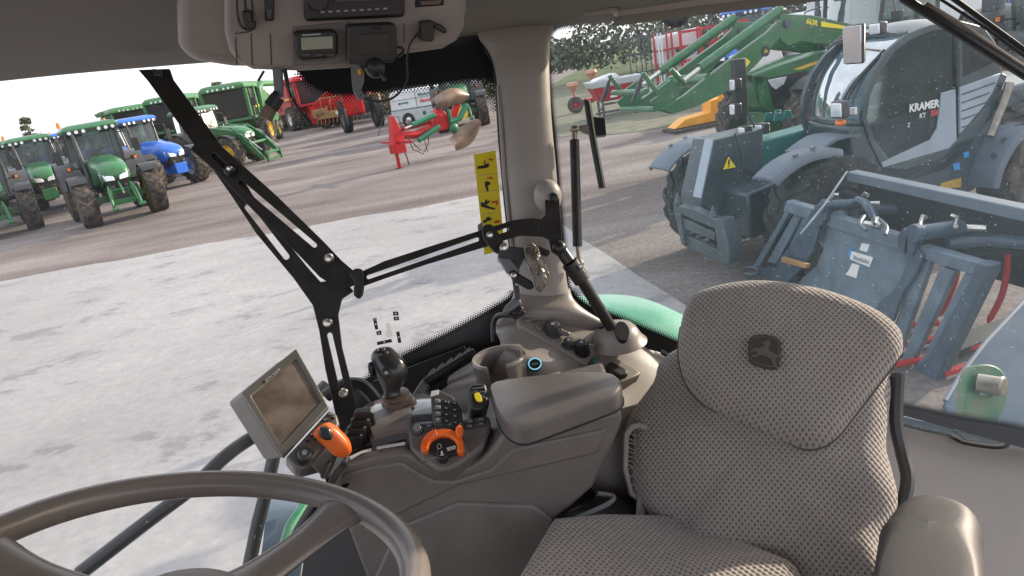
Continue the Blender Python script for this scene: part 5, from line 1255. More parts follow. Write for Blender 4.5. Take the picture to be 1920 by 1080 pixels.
# blind housing along the top of the rear window
a, b = PC(1152, 44, 1.33), PC(1560, -10, 1.27)
mb = MB(); mb.tube([PC(1152, 33, 1.34), PC(1300, 14, 1.31), PC(1500, -10, 1.28), PC(1800, -50, 1.24)], .016, 12); mb.build('blind_housing', K['headliner'], cab)
mb = MB(); mb.tube([PC(1152, 22, 1.33), PC(1300, 2, 1.30), PC(1500, -22, 1.27), PC(1800, -62, 1.23)], .013, 12); mb.build('header_trim', K['tan'], cab)
mb = MB(); mb.tube(cr([PC(1095, 24, 1.3), PC(1120, 22, 1.29), PC(1150, 19, 1.28), PC(1156, 26, 1.3)], 4), .006, 7); mb.build('coat_hook', K['tan'], cab)
# overhead console pod (left bulge + front face)
def plate(plane, pts, name, m_, par, off=0.0, th_=.01, bev=.002, org=cabo, n=0, seg=2):
    q = on(plane, pts, off, org)
    if n: q = cr(q, n, True)
    mb = MB(); mb.prism(q, plane.n*th_); return mb.build(name, m_ if not isinstance(m_, str) else K[m_], par, bev, seg)
OH = plane3((430, 60, .90), (880, 40, .98), (600, 130, .95))
plate(OH, [(322, -160), (318, 20), (322, 88), (334, 112), (362, 124), (430, 134), (560, 136), (660, 128), (700, 108), (740, 100), (840, 84), (872, 66), (890, 30), (905, -160)], 'overhead_bulge', 'tan', cab, .045, .30, .04, seg=5)
ov = plate(OH, [(416, -160), (420, 60), (430, 96), (448, 118), (474, 131), (560, 134), (655, 128), (664, 122), (668, 112), (740, 104), (830, 92), (858, 76), (872, 50), (882, -160)], 'overhead_console', 'tan', cab, 0, .10, .016, seg=4)
plate(OH, [(548, 50), (655, 40), (655, 118), (549, 124)], 'recess', 'brown', ov, -.0015, .004, .001)
for x in (441, 470, 506):
    plate(OH, [(x, 62 if x > 445 else 70), (x+1.6, 62 if x > 445 else 70), (x+4, 122), (x+2.2, 122)], 'panel_groove', 'black', ov, -.001, .003, 0)
plate(OH, [(441, 62), (470, 58), (470, 60), (441, 64)], 'panel_groove', 'black', ov, -.001, .003, 0)
plate(OH, [(757, 44), (758.5, 44), (758.5, 80), (757, 80)], 'panel_groove', 'black', ov, -.001, .003, 0)

def sep(name, org, label, cat, group=None): return empty(name, org, 0, label, cat, group)
# car radio
ro = OH.at(663, 10); rad = sep('radio', ro, 'black car radio with a row of small buttons in the overhead console', 'radio')
plate(OH, [(568, -60), (758, -60), (757, 28), (752, 31), (576, 39), (570, 36)], 'body', 'black', rad, -.012, .05, .004, ro)
plate(OH, [(625, -20), (735, -25), (735, 0), (625, 4)], 'display', 'darkgrey', rad, -.0145, .004, .001, ro)
for k in range(9):
    x = 600+k*14.5; y = 22-k*.8
    plate(OH, [(x, y-2), (x+8, y-2.4), (x+8, y+1), (x, y+1.4)], 'button', 'greyprint', rad, -.014, .003, .0006, ro)
mb = MB(); c = OH.at(594, -2)-ro; mb.cyl(c-OH.n*.012, c-OH.n*.024, .015, .013, 20); mb.build('knob', K['black_gloss'], rad)
plate(OH, [(780, -40), (832, -44), (832, 10), (778, 14)], 'storage_slot', 'vdark', ov, -.0015, .004, .001)
plate(OH, [(786, 2), (828, -1), (824, 8), (788, 10)], 'storage_slot_content', 'boot', ov, -.004, .004, .001)
# switch and small fob on the left
so_ = OH.at(505, 20); sw = sep('rocker_switch', so_, 'narrow black rocker switch beside the radio in the overhead console', 'switch')
plate(OH, [(496, -8), (514, -9), (514, 38), (497, 39)], 'body', 'black', sw, -.008, .01, .002, so_)
plate(OH, [(499, 14), (511, 13), (511, 34), (500, 35)], 'rocker', 'darkgrey', sw, -.012, .006, .002, so_)
fo = OH.at(467, 38); fb = sep('hanging_microphone', fo, 'small black plug hanging on a thin looped cable left of the radio', 'microphone')
plate(OH, [(455, 18), (472, 17), (474, 36), (482, 40), (480, 54), (464, 56), (458, 42)], 'body', 'black', fb, -.022, .018, .004, fo, 0)
mb = MB(); mb.tube(cr([OH.at(448, -30)-OH.n*.02-fo, OH.at(446, 10)-OH.n*.02-fo, OH.at(452, 44)-OH.n*.02-fo, OH.at(468, 52)-OH.n*.02-fo, OH.at(476, 30)-OH.n*.02-fo, OH.at(470, -30)-OH.n*.02-fo], 5), .0016, 5); mb.tube([OH.at(458, -30)-OH.n*.02-fo, OH.at(462, 18)-OH.n*.02-fo], .002, 5); mb.build('cable', K['black'], fb)
# LCD unit
lo_ = OH.at(590, 84); lcd = sep('display_unit', lo_, 'black monitor box with a pale green lit LCD strip under the radio', 'display')
plate(OH, [(549, 62), (556, 56), (622, 53), (631, 60), (632, 98), (626, 106), (566, 111), (556, 106)], 'housing', 'black', lcd, -.020, .035, .006, lo_, seg=3)
plate(OH, [(564, 68), (622, 65), (623, 88), (565, 91)], 'screen', 'lcd', lcd, -.0215, .004, .0005, lo_)
plate(OH, [(566, 62), (600, 60), (600, 63), (566, 65)], 'heading', 'greyprint', lcd, -.0212, .003, 0, lo_)
for k in range(3):
    x = 566+k*22; plate(OH, [(x, 97), (x+16, 96), (x+16, 102), (x+1, 103)], 'button', 'darkgrey', lcd, -.023, .006, .001, lo_)
# second black terminal
to_ = OH.at(692, 76); tm = sep('black_terminal', to_, 'larger matt black square terminal hanging right of the lit LCD unit', 'display')
plate(OH, [(648, 46), (655, 43), (732, 40), (738, 46), (740, 100), (733, 112), (704, 114), (700, 122), (664, 124), (648, 112)], 'housing', 'black', tm, -.03, .05, .006, to_, seg=3)
plate(OH, [(672, 60), (722, 57), (723, 96), (673, 99)], 'screen', 'black_gloss', tm, -.0315, .004, .0008, to_)
text_mesh('TEEJET', .006, K['darkgrey'], tm, OH.at(702, 50)-to_-OH.n*.0315, OH.at(712, 49.5)-OH.at(702, 50), UP)
mb = MB(); c = OH.at(699, 122)-to_-OH.n*.03; mb.ell(c, (.014, .012, .014)); mb.tube([c, OH.at(712, 136)-to_-OH.n*.045, OH.at(716, 142)-to_-OH.n*.045], .003, 6); mb.build('plug', K['black'], tm)
mb = MB(); mb.tube(cr([OH.at(740, 86)-to_-OH.n*.02, OH.at(750, 88)-to_-OH.n*.02, OH.at(752, 96)-to_-OH.n*.02, OH.at(742, 102)-to_-OH.n*.02], 4), .0022, 6); mb.build('cable', K['black'], tm)
# small black clip box with hanging cable on the right
co = OH.at(797, 56); cb_ = sep('cable_clip', co, 'small black clip box right of the terminal trailing a thin looping cable', 'clip')
plate(OH, [(785, 38), (806, 36), (810, 40), (809, 72), (804, 76), (786, 74), (783, 70)], 'body', 'black', cb_, -.022, .02, .003, co)
plate(OH, [(808, 40), (822, 44), (833, 54), (832, 61), (824, 60), (810, 50)], 'clip', 'black', cb_, -.024, .012, .003, co)
mb = MB(); mb.tube(cr([OH.at(784, 55)-OH.n*.02-co, PC(768, 85, .93)+cabo-co, PC(763, 120, .95)+cabo-co, PC(764, 145, .96)+cabo-co, PC(752, 170, .96)+cabo-co, PC(730, 187, .95)+cabo-co, PC(705, 190, .94)+cabo-co, PC(684, 184, .93)+cabo-co, PC(676, 178, .92)+cabo-co], 5), .0017, 6); mb.build('cable', K['black'], cb_)

# black brackets hanging from the console
def bracket(px_pts, d0, d1, name, label, cat, m_='darkgrey', th_=.006, grp_=None):
    pln = plane3((px_pts[0][0], px_pts[0][1], d0), (px_pts[1][0], px_pts[1][1], d0), (px_pts[len(px_pts)//2][0], px_pts[len(px_pts)//2][1], d1))
    org = pln.at(*px_pts[0]); o = sep(name, org, label, cat, grp_)
    plate(pln, px_pts, 'bracket', m_, o, 0, th_, .001, org); return o, org, pln
o, org, pln = bracket([(510, 128), (528, 128), (530, 180), (522, 182), (520, 176), (514, 176)], .93, .93, 'hanging_adapter', 'hanging metal strip with a black and brown plug at its lower end', 'adapter', 'grey')
mb = MB(); mb.tube([pln.at(520, 176)-org-pln.n*.004, pln.at(516, 188)-org-pln.n*.008, pln.at(514, 196)-org-pln.n*.01], .005, 8); mb.cyl(pln.at(527, 186)-org-pln.n*.012, pln.at(514, 206)-org-pln.n*.012, .0095, .0105, 16); mb.build('plug', K['black'], o)
mb = MB(); mb.cyl(pln.at(516, 203)-org-pln.n*.012, pln.at(503, 226)-org-pln.n*.012, .0085, .0095, 16); mb.build('socket', K['boot'], o)
mb = MB(); mb.tube(cr([pln.at(536, 130)-org, pln.at(541, 158)-org, pln.at(544, 176)-org, pln.at(562, 208)-org, pln.at(580, 232)-org], 5), .0016, 6); mb.tube([pln.at(533, 130)-org, pln.at(540, 165)-org], .0028, 6); mb.build('cable', K['black'], o)
mb = MB(); mb.tube([pln.at(495, 133)-org, pln.at(484, 152)-org], .0018, 6); mb.build('aerial', K['black'], o)
o, org, pln = bracket([(657, 120), (672, 120), (682, 132), (681, 150), (676, 165), (683, 178), (680, 184), (670, 184), (662, 172), (659, 150)], .93, .92, 'hook_bracket', 'dark hooked metal bracket with a tiny orange tag under the black terminal', 'bracket', 'grey')
plate(pln, [(671, 133), (677, 132), (678, 141), (672, 142)], 'tag', 'amber', o, -.004, .003, .0005, org)

# pillar: closed loft, real depth
prof = [(-30, 905, 1045, 1.44), (30, 890, 1040, 1.44), (70, 897, 1034, 1.43), (95, 915, 1031, 1.42), (130, 928, 1030, 1.41), (220, 939, 1034, 1.41), (320, 946, 1043, 1.41), (430, 957, 1052, 1.41), (500, 963, 1059, 1.41), (545, 967, 1066, 1.41)]
def pil(prof, name, m_):
    mb = MB(); rings = []
    for (y, a, b, d) in prof:
        c = PC((a+b)/2, y, d); hw = (PC(b, y, d)-PC(a, y, d)).length/2; dx = RT; dy = V3((FW.x, FW.y, 0)).normalized()
        rings.append([c+dx*hw*math.cos(t)-dy*hw*.62*math.sin(t) for t in [k*2*math.pi/28 for k in range(28)]])
    smooth = []
    for j in range(28):
        pass
    cols = [cr([r[j] for r in rings], 4) for j in range(28)]
    mb.ring([[cols[j][i] for j in range(28)] for i in range(len(cols[0]))], True)
    return mb.build(name, K[m_], cab)
pil(prof, 'pillar', 'tan_light')
# boss on the pillar
c = PC(1027, 368, 1.345); mb = MB(); mb.ell(c, (.028, .03, .034), None, 16, 10); mb.build('pillar_boss', K['tan_light'], cab)
# black rubber edge strip left of the pillar
mb = MB(); mb.tube([PC(912, 88, 1.44), PC(930, 120, 1.44), PC(934, 160, 1.44), PC(940, 260, 1.44), PC(951, 380, 1.44), PC(962, 480, 1.44), PC(971, 560, 1.44), PC(974, 590, 1.44)], .0075, 8); mb.build('rubber_seal', K['rubber'], cab)
mb = MB(); mb.tube([PC(935, 160, 1.40), PC(946, 330, 1.40), PC(957, 430, 1.40), PC(964, 500, 1.40)], .0045, 8); mb.build('trim_edge', K['tan'], cab)
# flared collar at its foot
mb = MB(); rings = []
for (y, a, b, d, sq) in ((541, 964, 1069, 1.41, .66), (556, 961, 1073, 1.405, .7), (568, 956, 1082, 1.40, .8), (583, 946, 1100, 1.40, .62), (598, 935, 1125, 1.41, .40), (612, 925, 1150, 1.42, .25)):
    c = PC((a+b)/2, y, d); hw = (PC(b, y, d)-PC(a, y, d)).length/2; dy = V3((FW.x, FW.y, 0)).normalized()
    rings.append([c+RT*hw*math.cos(t)-dy*min(hw*sq*.62, .085)*math.sin(t) for t in [k*2*math.pi/32 for k in range(32)]])
cols = [cr([r[j] for r in rings], 4) for j in range(32)]
mb.ring([[cols[j][i] for j in range(32)] for i in range(len(cols[0]))], True); mb.build('pillar_foot', K['tan'], cab)
# instrument ledge running back along the window
mb = MB(); rows = [
    [PC(925, 612, 1.47), PC(960, 596, 1.46), PC(1020, 590, 1.46), PC(1090, 596, 1.46), PC(1170, 622, 1.455), PC(1255, 658, 1.45), PC(1400, 712, 1.44)],
    [PC(928, 620, 1.41), PC(965, 604, 1.39), PC(1030, 604, 1.39), PC(1105, 622, 1.39), PC(1185, 648, 1.395), PC(1262, 690, 1.40), PC(1400, 760, 1.40)],
    [PC(936, 636, 1.36), PC(978, 640, 1.345), PC(1040, 662, 1.33), PC(1110, 700, 1.32), PC(1180, 735, 1.32), PC(1262, 770, 1.33), PC(1400, 830, 1.35)],
    [PC(938, 646, 1.33), PC(975, 664, 1.30), PC(1030, 700, 1.28), PC(1090, 742, 1.27), PC(1150, 785, 1.27), PC(1240, 830, 1.29), PC(1400, 900, 1.32)],
    [PC(932, 662, 1.325), PC(965, 688, 1.30), PC(1015, 730, 1.285), PC(1070, 775, 1.275), PC(1130, 830, 1.27), PC(1230, 900, 1.27), PC(1400, 1000, 1.30)],
    [PC(915, 700, 1.33), PC(950, 740, 1.31), PC(1000, 790, 1.29), PC(1060, 840, 1.28), PC(1120, 930, 1.26), PC(1220, 1020, 1.25), PC(1400, 1120, 1.28)]]
mb.grid(rows, 4, 3, FW*.02); mb.build('instrument_ledge', K['tan'], cab)
# lower shelf that carries the cup holder
mb = MB(); rows = [
    [PC(842, 706, 1.40), PC(880, 682, 1.40), PC(940, 655, 1.40), PC(1010, 690, 1.36), PC(1100, 760, 1.32)],
    [PC(838, 716, 1.35), PC(890, 704, 1.33), PC(950, 700, 1.32), PC(1020, 720, 1.29), PC(1110, 790, 1.26)],
    [PC(835, 728, 1.33), PC(890, 728, 1.30), PC(950, 740, 1.27), PC(1030, 770, 1.24), PC(1110, 830, 1.22)],
    [PC(780, 760, 1.34), PC(850, 790, 1.30), PC(950, 820, 1.25), PC(1030, 850, 1.22), PC(1110, 900, 1.20)]]
mb.grid(rows, 4, 3, FW*.02); mb.build('shelf', K['tan'], cab)
# dark inner wall between shelf and ledge
mb = MB(); mb.grid([[PC(940, 655, 1.345), PC(990, 690, 1.315), PC(1050, 735, 1.30), PC(1110, 790, 1.29)], [PC(935, 720, 1.34), PC(985, 760, 1.31), PC(1050, 800, 1.29), PC(1110, 860, 1.28)]], 3, 3); mb.build('recess_wall', K['brown'], cab)
# side wall behind the seat and below the rear window
mb = MB(); rows = [
    [PC(1100, 640, 1.47), PC(1250, 672, 1.44), PC(1400, 712, 1.44), PC(1550, 752, 1.43), PC(1690, 786, 1.43), PC(1800, 812, 1.43), PC(2150, 890, 1.43)],
    [PC(1110, 720, 1.40), PC(1262, 720, 1.42), PC(1400, 760, 1.425), PC(1550, 790, 1.42), PC(1690, 820, 1.42), PC(1800, 848, 1.42), PC(2150, 925, 1.42)],
    [PC(1120, 860, 1.34), PC(1230, 840, 1.35), PC(1400, 850, 1.39), PC(1550, 860, 1.395), PC(1690, 890, 1.395), PC(1800, 915, 1.395), PC(2150, 985, 1.39)],
    [PC(1120, 1250, 1.30), PC(1230, 1250, 1.28), PC(1400, 1250, 1.28), PC(1550, 1250, 1.30), PC(1690, 1250, 1.30), PC(1800, 1250, 1.30), PC(2150, 1300, 1.28)]]
mb.grid(rows, 4, 4, FW*.03); rw = mb.build('rear_wall_trim', K['tan_light'], cab)
# gasket and pale sill strip under the rear window
mb = MB(); mb.tube(cr([PC(1240, 662, 1.425), PC(1400, 716, 1.42), PC(1680, 792, 1.415), PC(1780, 815, 1.41)], 3), .0045, 7)
mb.tube(cr([PC(1780, 815, 1.41), PC(1792, 822, 1.41), PC(1810, 830, 1.41), PC(1860, 838, 1.41), PC(1888, 836, 1.41), PC(1898, 828, 1.41), PC(2000, 842, 1.41)], 4), .0045, 7); mb.build('window_seal', K['rubber'], cab)
mb = MB(); mb.grid([[PC(1240, 650, 1.415), PC(1400, 702, 1.41), PC(1680, 778, 1.405), PC(1800, 802, 1.40), PC(2100, 858, 1.40)], [PC(1240, 660, 1.41), PC(1400, 712, 1.405), PC(1680, 790, 1.40), PC(1800, 815, 1.395), PC(2100, 872, 1.39)]], 3, 2, FW*.01); mb.build('sill_strip', K['kfender'], cab)
mb = MB(); mb.prism([PC(1790, 806, 1.393), PC(1884, 820, 1.39), PC(1878, 834, 1.39), PC(1812, 826, 1.393)], FW*.01); mb.build('sill_catch', K['grey'], cab, .002)
# speaker grille
GR = plane3((1165, 800, 1.20), (1200, 800, 1.20), (1180, 940, 1.17))
ring_o = [(1170, 812), (1182, 796), (1200, 792), (1222, 800), (1230, 850), (1225, 930), (1205, 945), (1182, 930), (1168, 880)]
ring_i = [(1180, 818), (1188, 806), (1200, 803), (1215, 808), (1222, 850), (1216, 922), (1203, 934), (1188, 922), (1178, 878)]
mb = MB(); mb.holed(on(GR, ring_o), [on(GR, ring_i)], GR.n*.02); gg = mb.build('speaker_surround', K['tan'], cab, .002)
plate(GR, ring_i, 'speaker_cavity', 'vdark', gg, .018, .004, 0)
mb = MB(); random.seed(5)
for k in range(14):
    y = 812+k*8.5; mb.tube([on(GR, [(1178, y)], .004)[0], on(GR, [(1222, y+random.choice((-22, 26, 14)))], .004)[0]], .0016, 5)
for x in (1190, 1205): mb.tube([on(GR, [(x, 803)], .004)[0], on(GR, [(x+4, 932)], .004)[0]], .0016, 5)
mb.build('speaker_grille', K['brown'], gg)
# window frame base: black ventilation strip by the glass
V_ = plane3((805, 700, 1.36), (880, 655, 1.38), (800, 740, 1.33))
vo = V_.at(840, 690)
vs = sep('vent_strip', vo, 'grey toothed strip and black rail lying along the window base left of the cup holder', 'rail')
tooth = [(800, 706)]
for k in range(5):
    x = 804+k*16.5; y = 698-k*9.6; tooth += [(x, y), (x+6, y-6), (x+11, y-9), (x+13, y-3)]
tooth += [(886, 652), (892, 658), (810, 712)]
plate(V_, tooth, 'toothed_strip', 'grey', vs, .0, .006, .001, vo)
plate(V_, [(792, 716), (890, 656), (893, 668), (800, 726)], 'rail', 'black', vs, -.01, .02, .003, vo)
plate(V_, [(775, 742), (792, 716), (806, 722), (800, 748), (780, 756)], 'end_bracket', 'grey', vs, -.008, .012, .003, vo)
# dark bulkhead low behind the monitor/joystick
mb = MB(); mb.tube(cr([PC(612, 742, 1.30), PC(645, 722, 1.30), PC(676, 722, 1.30), PC(700, 744, 1.30), PC(712, 770, 1.30), PC(712, 830, 1.30)], 5), .013, 10); mb.build('hand_rail', K['black'], cab)
mb = MB(); mb.prism(pcs([(655, 770, 1.36), (700, 715, 1.40), (790, 680, 1.42), (870, 650, 1.43), (900, 700, 1.40), (860, 800, 1.36), (700, 850, 1.33)]), FW*.02); mb.build('lower_bulkhead', K['black'], cab)
mb = MB(); mb.prism(pcs([(575, 1010, 1.40), (655, 850, 1.40), (900, 820, 1.40), (1250, 850, 1.385), (1250, 1400, 1.36), (520, 1400, 1.36)]), FW*.02); mb.build('lower_wall', K['black'], cab)

# bracket with work lamp lever and plug at the pillar foot
cp = PC(965, 575, 1.36)+cabo; o = sep('clamp_knob', cp, 'black clamp with a grey ribbed cap at the foot of the pillar', 'clamp')
Q = plane3((930, 590, 1.355), (990, 560, 1.355), (960, 620, 1.34))
plate(Q, [(944, 590), (950, 578), (966, 562), (976, 562), (980, 572), (966, 584), (950, 592)], 'cap', 'grey', o, -.02, .02, .004, cp)
plate(Q, [(958, 580), (974, 572), (984, 580), (980, 592), (962, 594)], 'body', 'black', o, -.014, .025, .004, cp)
plate(Q, [(950, 590), (984, 582), (986, 588), (966, 600)], 'foot', 'black', o, -.006, .01, .002, cp)
mb = MB(); mb.tube(cr([PC(960, 590, 1.36)+cabo-cp, PC(935, 592, 1.38)+cabo-cp, PC(925, 608, 1.39)+cabo-cp, PC(926, 640, 1.39)+cabo-cp], 5), .006, 8); mb.build('cable', K['black'], o)
# ---------------------------------------------------------------- slotted monitor mount
BR = plane3((270, 130, 1.28), (640, 540, 1.26), (1030, 430, 1.305))
mo = BR.at(640, 540)
mount = sep('slotted_mount', mo, 'black slotted steel bars bolted together from roof and pillar down to the console', 'mounting bracket')
def bar(outer, holes, name, plane=BR, off=0.0, th_=.005, m_='barpaint', par=mount, org=mo, bev=.001):
    mb = MB(); mb.holed(on(plane, outer, off, org), [on(plane, h, off, org) for h in holes], plane.n*th_)
    return mb.build(name, K[m_], par, bev)
def slot(a, b, w):
    a, b = V3((*a, 0)), V3((*b, 0)); d = (b-a).normalized(); n = V3((-d.y, d.x, 0)); r = w/2; out = []
    for c, s in ((b, 0), (a, math.pi)):
        for k in range(7):
            t = -math.pi/2+k*math.pi/6+s; q = c+d*r*math.cos(t)+n*r*math.sin(t); out.append((q.x, q.y))
    return out
bar([(256, 128), (315, 126), (322, 146), (420, 280), (473, 366), (540, 457), (575, 500), (600, 528), (640, 520), (662, 545), (640, 560), (633, 590), (640, 650), (668, 762), (676, 782), (660, 805), (632, 812), (628, 780), (608, 690), (597, 620), (585, 572), (548, 520), (478, 436), (432, 366), (398, 318), (360, 268), (275, 150)],
    [slot((462, 386), (535, 480), 12), slot((617, 628), (640, 728), 10)], 'main_bar', off=.006)
bar([(357, 281), (372, 262), (390, 252), (420, 278), (520, 368), (606, 452), (640, 488), (668, 512), (676, 530), (640, 545), (600, 520), (560, 478), (480, 400), (430, 348), (395, 313)],
    [slot((402, 292), (424, 313), 9), slot((452, 343), (590, 460), 9)], 'slotted_strap', off=-.002)
bar([(668, 512), (720, 488), (800, 462), (905, 429), (940, 418), (966, 410), (1000, 407), (1024, 410), (1024, 442), (1000, 441), (976, 440), (935, 452), (908, 462), (800, 494), (720, 521), (676, 537)],
    [slot((690, 518), (895, 447), 8), slot((935, 434), (952, 428), 7)], 'cross_strap', off=.008)
bar([(1023, 374), (1030, 362), (1043, 360), (1050, 370), (1056, 455), (1046, 478), (1035, 470), (1030, 448), (1018, 442), (1016, 410), (1024, 400)], [], 'pillar_plate', off=.006, th_=.006)
def bolt(px, py, r, plane=BR, off=-.003, par=mount, org=mo, name='bolt', m_='steel', washer=False):
    c = on(plane, [(px, py)], off, org)[0]; n = -plane.n
    mb = MB()
    if washer: mb.cyl(c, c+n*.003, r*1.25, n=20)
    mb.lathe([(r, .002), (r*.96, .006), (r*.7, .010), (.0001, .0115)], c, n, 20); return mb.build(name, K[m_], par)
bolt(433, 321, .0115, m_='black'); bolt(435, 320, .006, off=-.008)
bolt(618, 485, .0095); bolt(615, 605, .0095, off=.002); bolt(645, 737, .0095, off=.002); bolt(918, 441, .0075, off=.0); bolt(1037, 371, .010, off=0, m_='black'); 
c = [(655, 515), (668, 505), (681, 506), (683, 530), (680, 552), (673, 561), (665, 556), (666, 530)]
plate(BR, c, 'end_grip', 'rubber', mount, -.018, .03, .004, mo)
plate(BR, [(285, 128), (306, 130), (304, 142), (288, 140)], 'roof_tab', 'darkgrey', mount, .001, .005, .001, mo)
plate(BR, [(905, 425), (918, 420), (930, 430), (948, 462), (944, 474), (930, 475), (915, 460), (905, 445)], 'link', 'barpaint', mount, -.002, .006, .002, mo, 2)
plate(BR, [(896, 418), (906, 412), (906, 450), (898, 448)], 'edge_clip', 'grey', mount, .014, .008, .002, mo)
# phone clamp on the bars
co = BR.at(985, 500); cl = sep('phone_clamp', co, 'black jointed phone clamp gripping a scratched brown translucent block beside the pillar', 'clamp')
def cp_(pts, name, m_, off, th_, bev=.002, n=0): return plate(BR, pts, name, m_, cl, off, th_, bev, co, n)
cp_([(934, 470), (948, 462), (982, 465), (985, 480), (970, 512), (956, 508), (934, 486)], 'jaw', 'darkgrey', -.006, .03)
cp_([(933, 485), (956, 487), (975, 510), (965, 520), (950, 512)], 'lower_jaw', 'grey', -.012, .02)
cp_([(952, 515), (960, 508), (996, 530), (1000, 542), (990, 545), (962, 530)], 'arm', 'black', -.02, .012, .003)
cp_([(1005, 462), (1030, 474), (1026, 483), (1000, 474)], 'grip', 'black', -.02, .02, .003)
cp_([(962, 535), (975, 535), (976, 562), (966, 562)], 'stem', 'darkgrey', -.002, .008)
mb = MB(); q = on(BR, [(979, 478), (984, 466), (994, 460), (1005, 468), (1010, 482), (1020, 496), (1022, 508), (1028, 522), (1020, 540), (1012, 551), (1002, 545), (998, 528), (988, 505), (982, 492)], -.035, co)
mb.pillow(q, BR.n, .026, .006, .006, extra=3); K['block'] = mat('scratched_brown_plastic', (.115, .09, .06), .22, var=.6, scale=45, bump=.9, bscale=45, coat=.5); mb.build('block', K['block'], cl)
bolt(944, 466, .009, off=-.012, par=cl, org=co); bolt(961, 520, .006, off=-.022, par=cl, org=co)

# lever rod
lo2 = P(1150, 615, 1.33); lv = sep('window_stay', lo2, 'black telescopic rod running from the pillar bracket down into the domed socket', 'rod')
def pp_(px, py, d): return P(px, py, d)-lo2
mb = MB(); mb.tube([pp_(1050, 466, 1.29), pp_(1062, 484, 1.29), pp_(1068, 492, 1.29)], .0125, 12); mb.tube([pp_(1068, 492, 1.29), pp_(1092, 526, 1.30)], .017, 14); mb.ell(pp_(1049, 465, 1.285), (.014, .014, .014)); mb.build('upper_tube', K['barpaint'], lv, .001)
mb = MB(); mb.tube([pp_(1086, 518, 1.30), pp_(1146, 614, 1.345)], .0115, 14); mb.build('lower_tube', K['barpaint'], lv)
mb = MB(); mb.cyl(pp_(1088, 500, 1.285), pp_(1082, 503, 1.275), .006, n=10); mb.build('knob', K['black'], lv)
# domed socket
do = P(1158, 640, 1.36); dm = sep('domed_socket', do, 'beige dome with two dark oval openings at the base of the rear window', 'socket')
dpl = plane3((1110, 640, 1.355), (1200, 640, 1.355), (1155, 610, 1.385))
zz = V3((0, 0, 1)); e1 = RT.copy(); e1.z = 0; e1.normalize(); e2 = zz.cross(e1)
base = P(1156, 632, 1.37)-do
mb = MB(); prof_ = [(.060, -.012), (.052, -.004), (.047, .006), (.042, .016), (.034, .024), (.022, .029), (.010, .031), (.0005, .0315)]
mb.ring([[base+e1*r*1.0*math.cos(t)+e2*r*1.0*math.sin(t)+zz*h for t in [k*2*math.pi/36 for k in range(36)]] for r, h in prof_], True); mb.build('dome', K['tan'], dm)
for (px, py, a, b) in ((1133, 609, .015, .011), (1166, 622, .014, .023)):
    mb = MB(); o_e = EYE-(base+do); r_e = ray(px, py); S_ = lambda v: V3((v.x/.047, v.y/.047, v.z/.033))
    A_q, B_q, C_q = S_(r_e).dot(S_(r_e)), 2*S_(o_e).dot(S_(r_e)), S_(o_e).dot(S_(o_e))-1; disc = max(0, B_q*B_q-4*A_q*C_q)
    c = EYE+r_e*((-B_q-math.sqrt(disc))/(2*A_q))-do; nrm = (c-(base-zz*.03)).normalized(); u = nrm.orthogonal().normalized(); w = nrm.cross(u)
    u = (RT-nrm*RT.dot(nrm)).normalized(); w = nrm.cross(u)
    mb.prism([c+u*a*math.cos(t)+w*b*math.sin(t) for t in [k*2*math.pi/24 for k in range(24)]], nrm*-.012) if False else mb.prism([c+nrm*.0035+u*a*math.cos(t)+w*b*math.sin(t) for t in [k*2*math.pi/24 for k in range(24)]], nrm*-.02); mb.build('opening', K['vdark'], dm)

# gas strut and exterior mirror beyond the rear glass
go = P(1080, 300, 1.40); gs = sep('gas_strut', go, 'black gas strut beside the pillar in front of the rear window', 'gas strut')
mb = MB(); mb.cyl(P(1077, 262, 1.40)-go, P(1083, 462, 1.40)-go, .0098, n=14); mb.build('cylinder', K['barpaint'], gs, .001)
mb = MB(); mb.cyl(P(1083, 462, 1.40)-go, P(1086, 492, 1.40)-go, .0045, n=10); mb.ell(P(1087, 494, 1.40)-go, (.009, .009, .009)); mb.cyl(P(1077, 262, 1.40)-go, P(1077, 244, 1.40)-go, .006, n=8); mb.ell(P(1078, 242, 1.40)-go, (.010, .010, .009)); mb.build('rod', K['steel_dull'], gs)
mb = MB(); mb.tube(cr([PC(1100, 192, 1.41), PC(1102, 196, 1.41), PC(1112, 260, 1.41), PC(1128, 345, 1.41), PC(1129, 350, 1.41)], 4), .0075, 10)
mb.prism([PC(*a, 1.415) for a in ((1112, 219), (1134, 221), (1137, 253), (1117, 255))], FW*.02); mb.mi = 1
mb.prism([PC(*a, 1.405) for a in ((1076, 238), (1098, 233), (1106, 236), (1108, 252), (1098, 250))], FW*.01); mb.build('window_handle', [K['black'], K['steel_dull']], cab, .002)
# wiper arm, outside
wi = P(1800, 60, 1.40); wp = sep('rear_wiper', wi, 'black wiper arm and blade crossing the top right of the rear window', 'wiper')
mb = MB(); mb.tube([P(1690, -6, 1.445)-wi, P(1760, 38, 1.445)-wi, P(1930, 146, 1.44)-wi, P(2000, 190, 1.44)-wi], .0095, 8); mb.build('arm', K['black'], wp)
mb = MB(); mb.tube([P(1735, 6, 1.443)-wi, P(1800, 45, 1.443)-wi, P(1925, 128, 1.435)-wi, P(2000, 175, 1.435)-wi], .005, 8); mb.build('blade_holder', K['steel_dull'], wp)
mb = MB(); mb.tube([P(1780, -8, 1.45)-wi, P(1850, 42, 1.45)-wi, P(1930, 100, 1.445)-wi, P(2000, 150, 1.445)-wi], .0055, 8); mb.tube([P(1750, -10, 1.45)-wi, P(1850, 54, 1.45)-wi, P(1930, 112, 1.445)-wi], .003, 8); mb.build('blade', K['rubber'], wp)
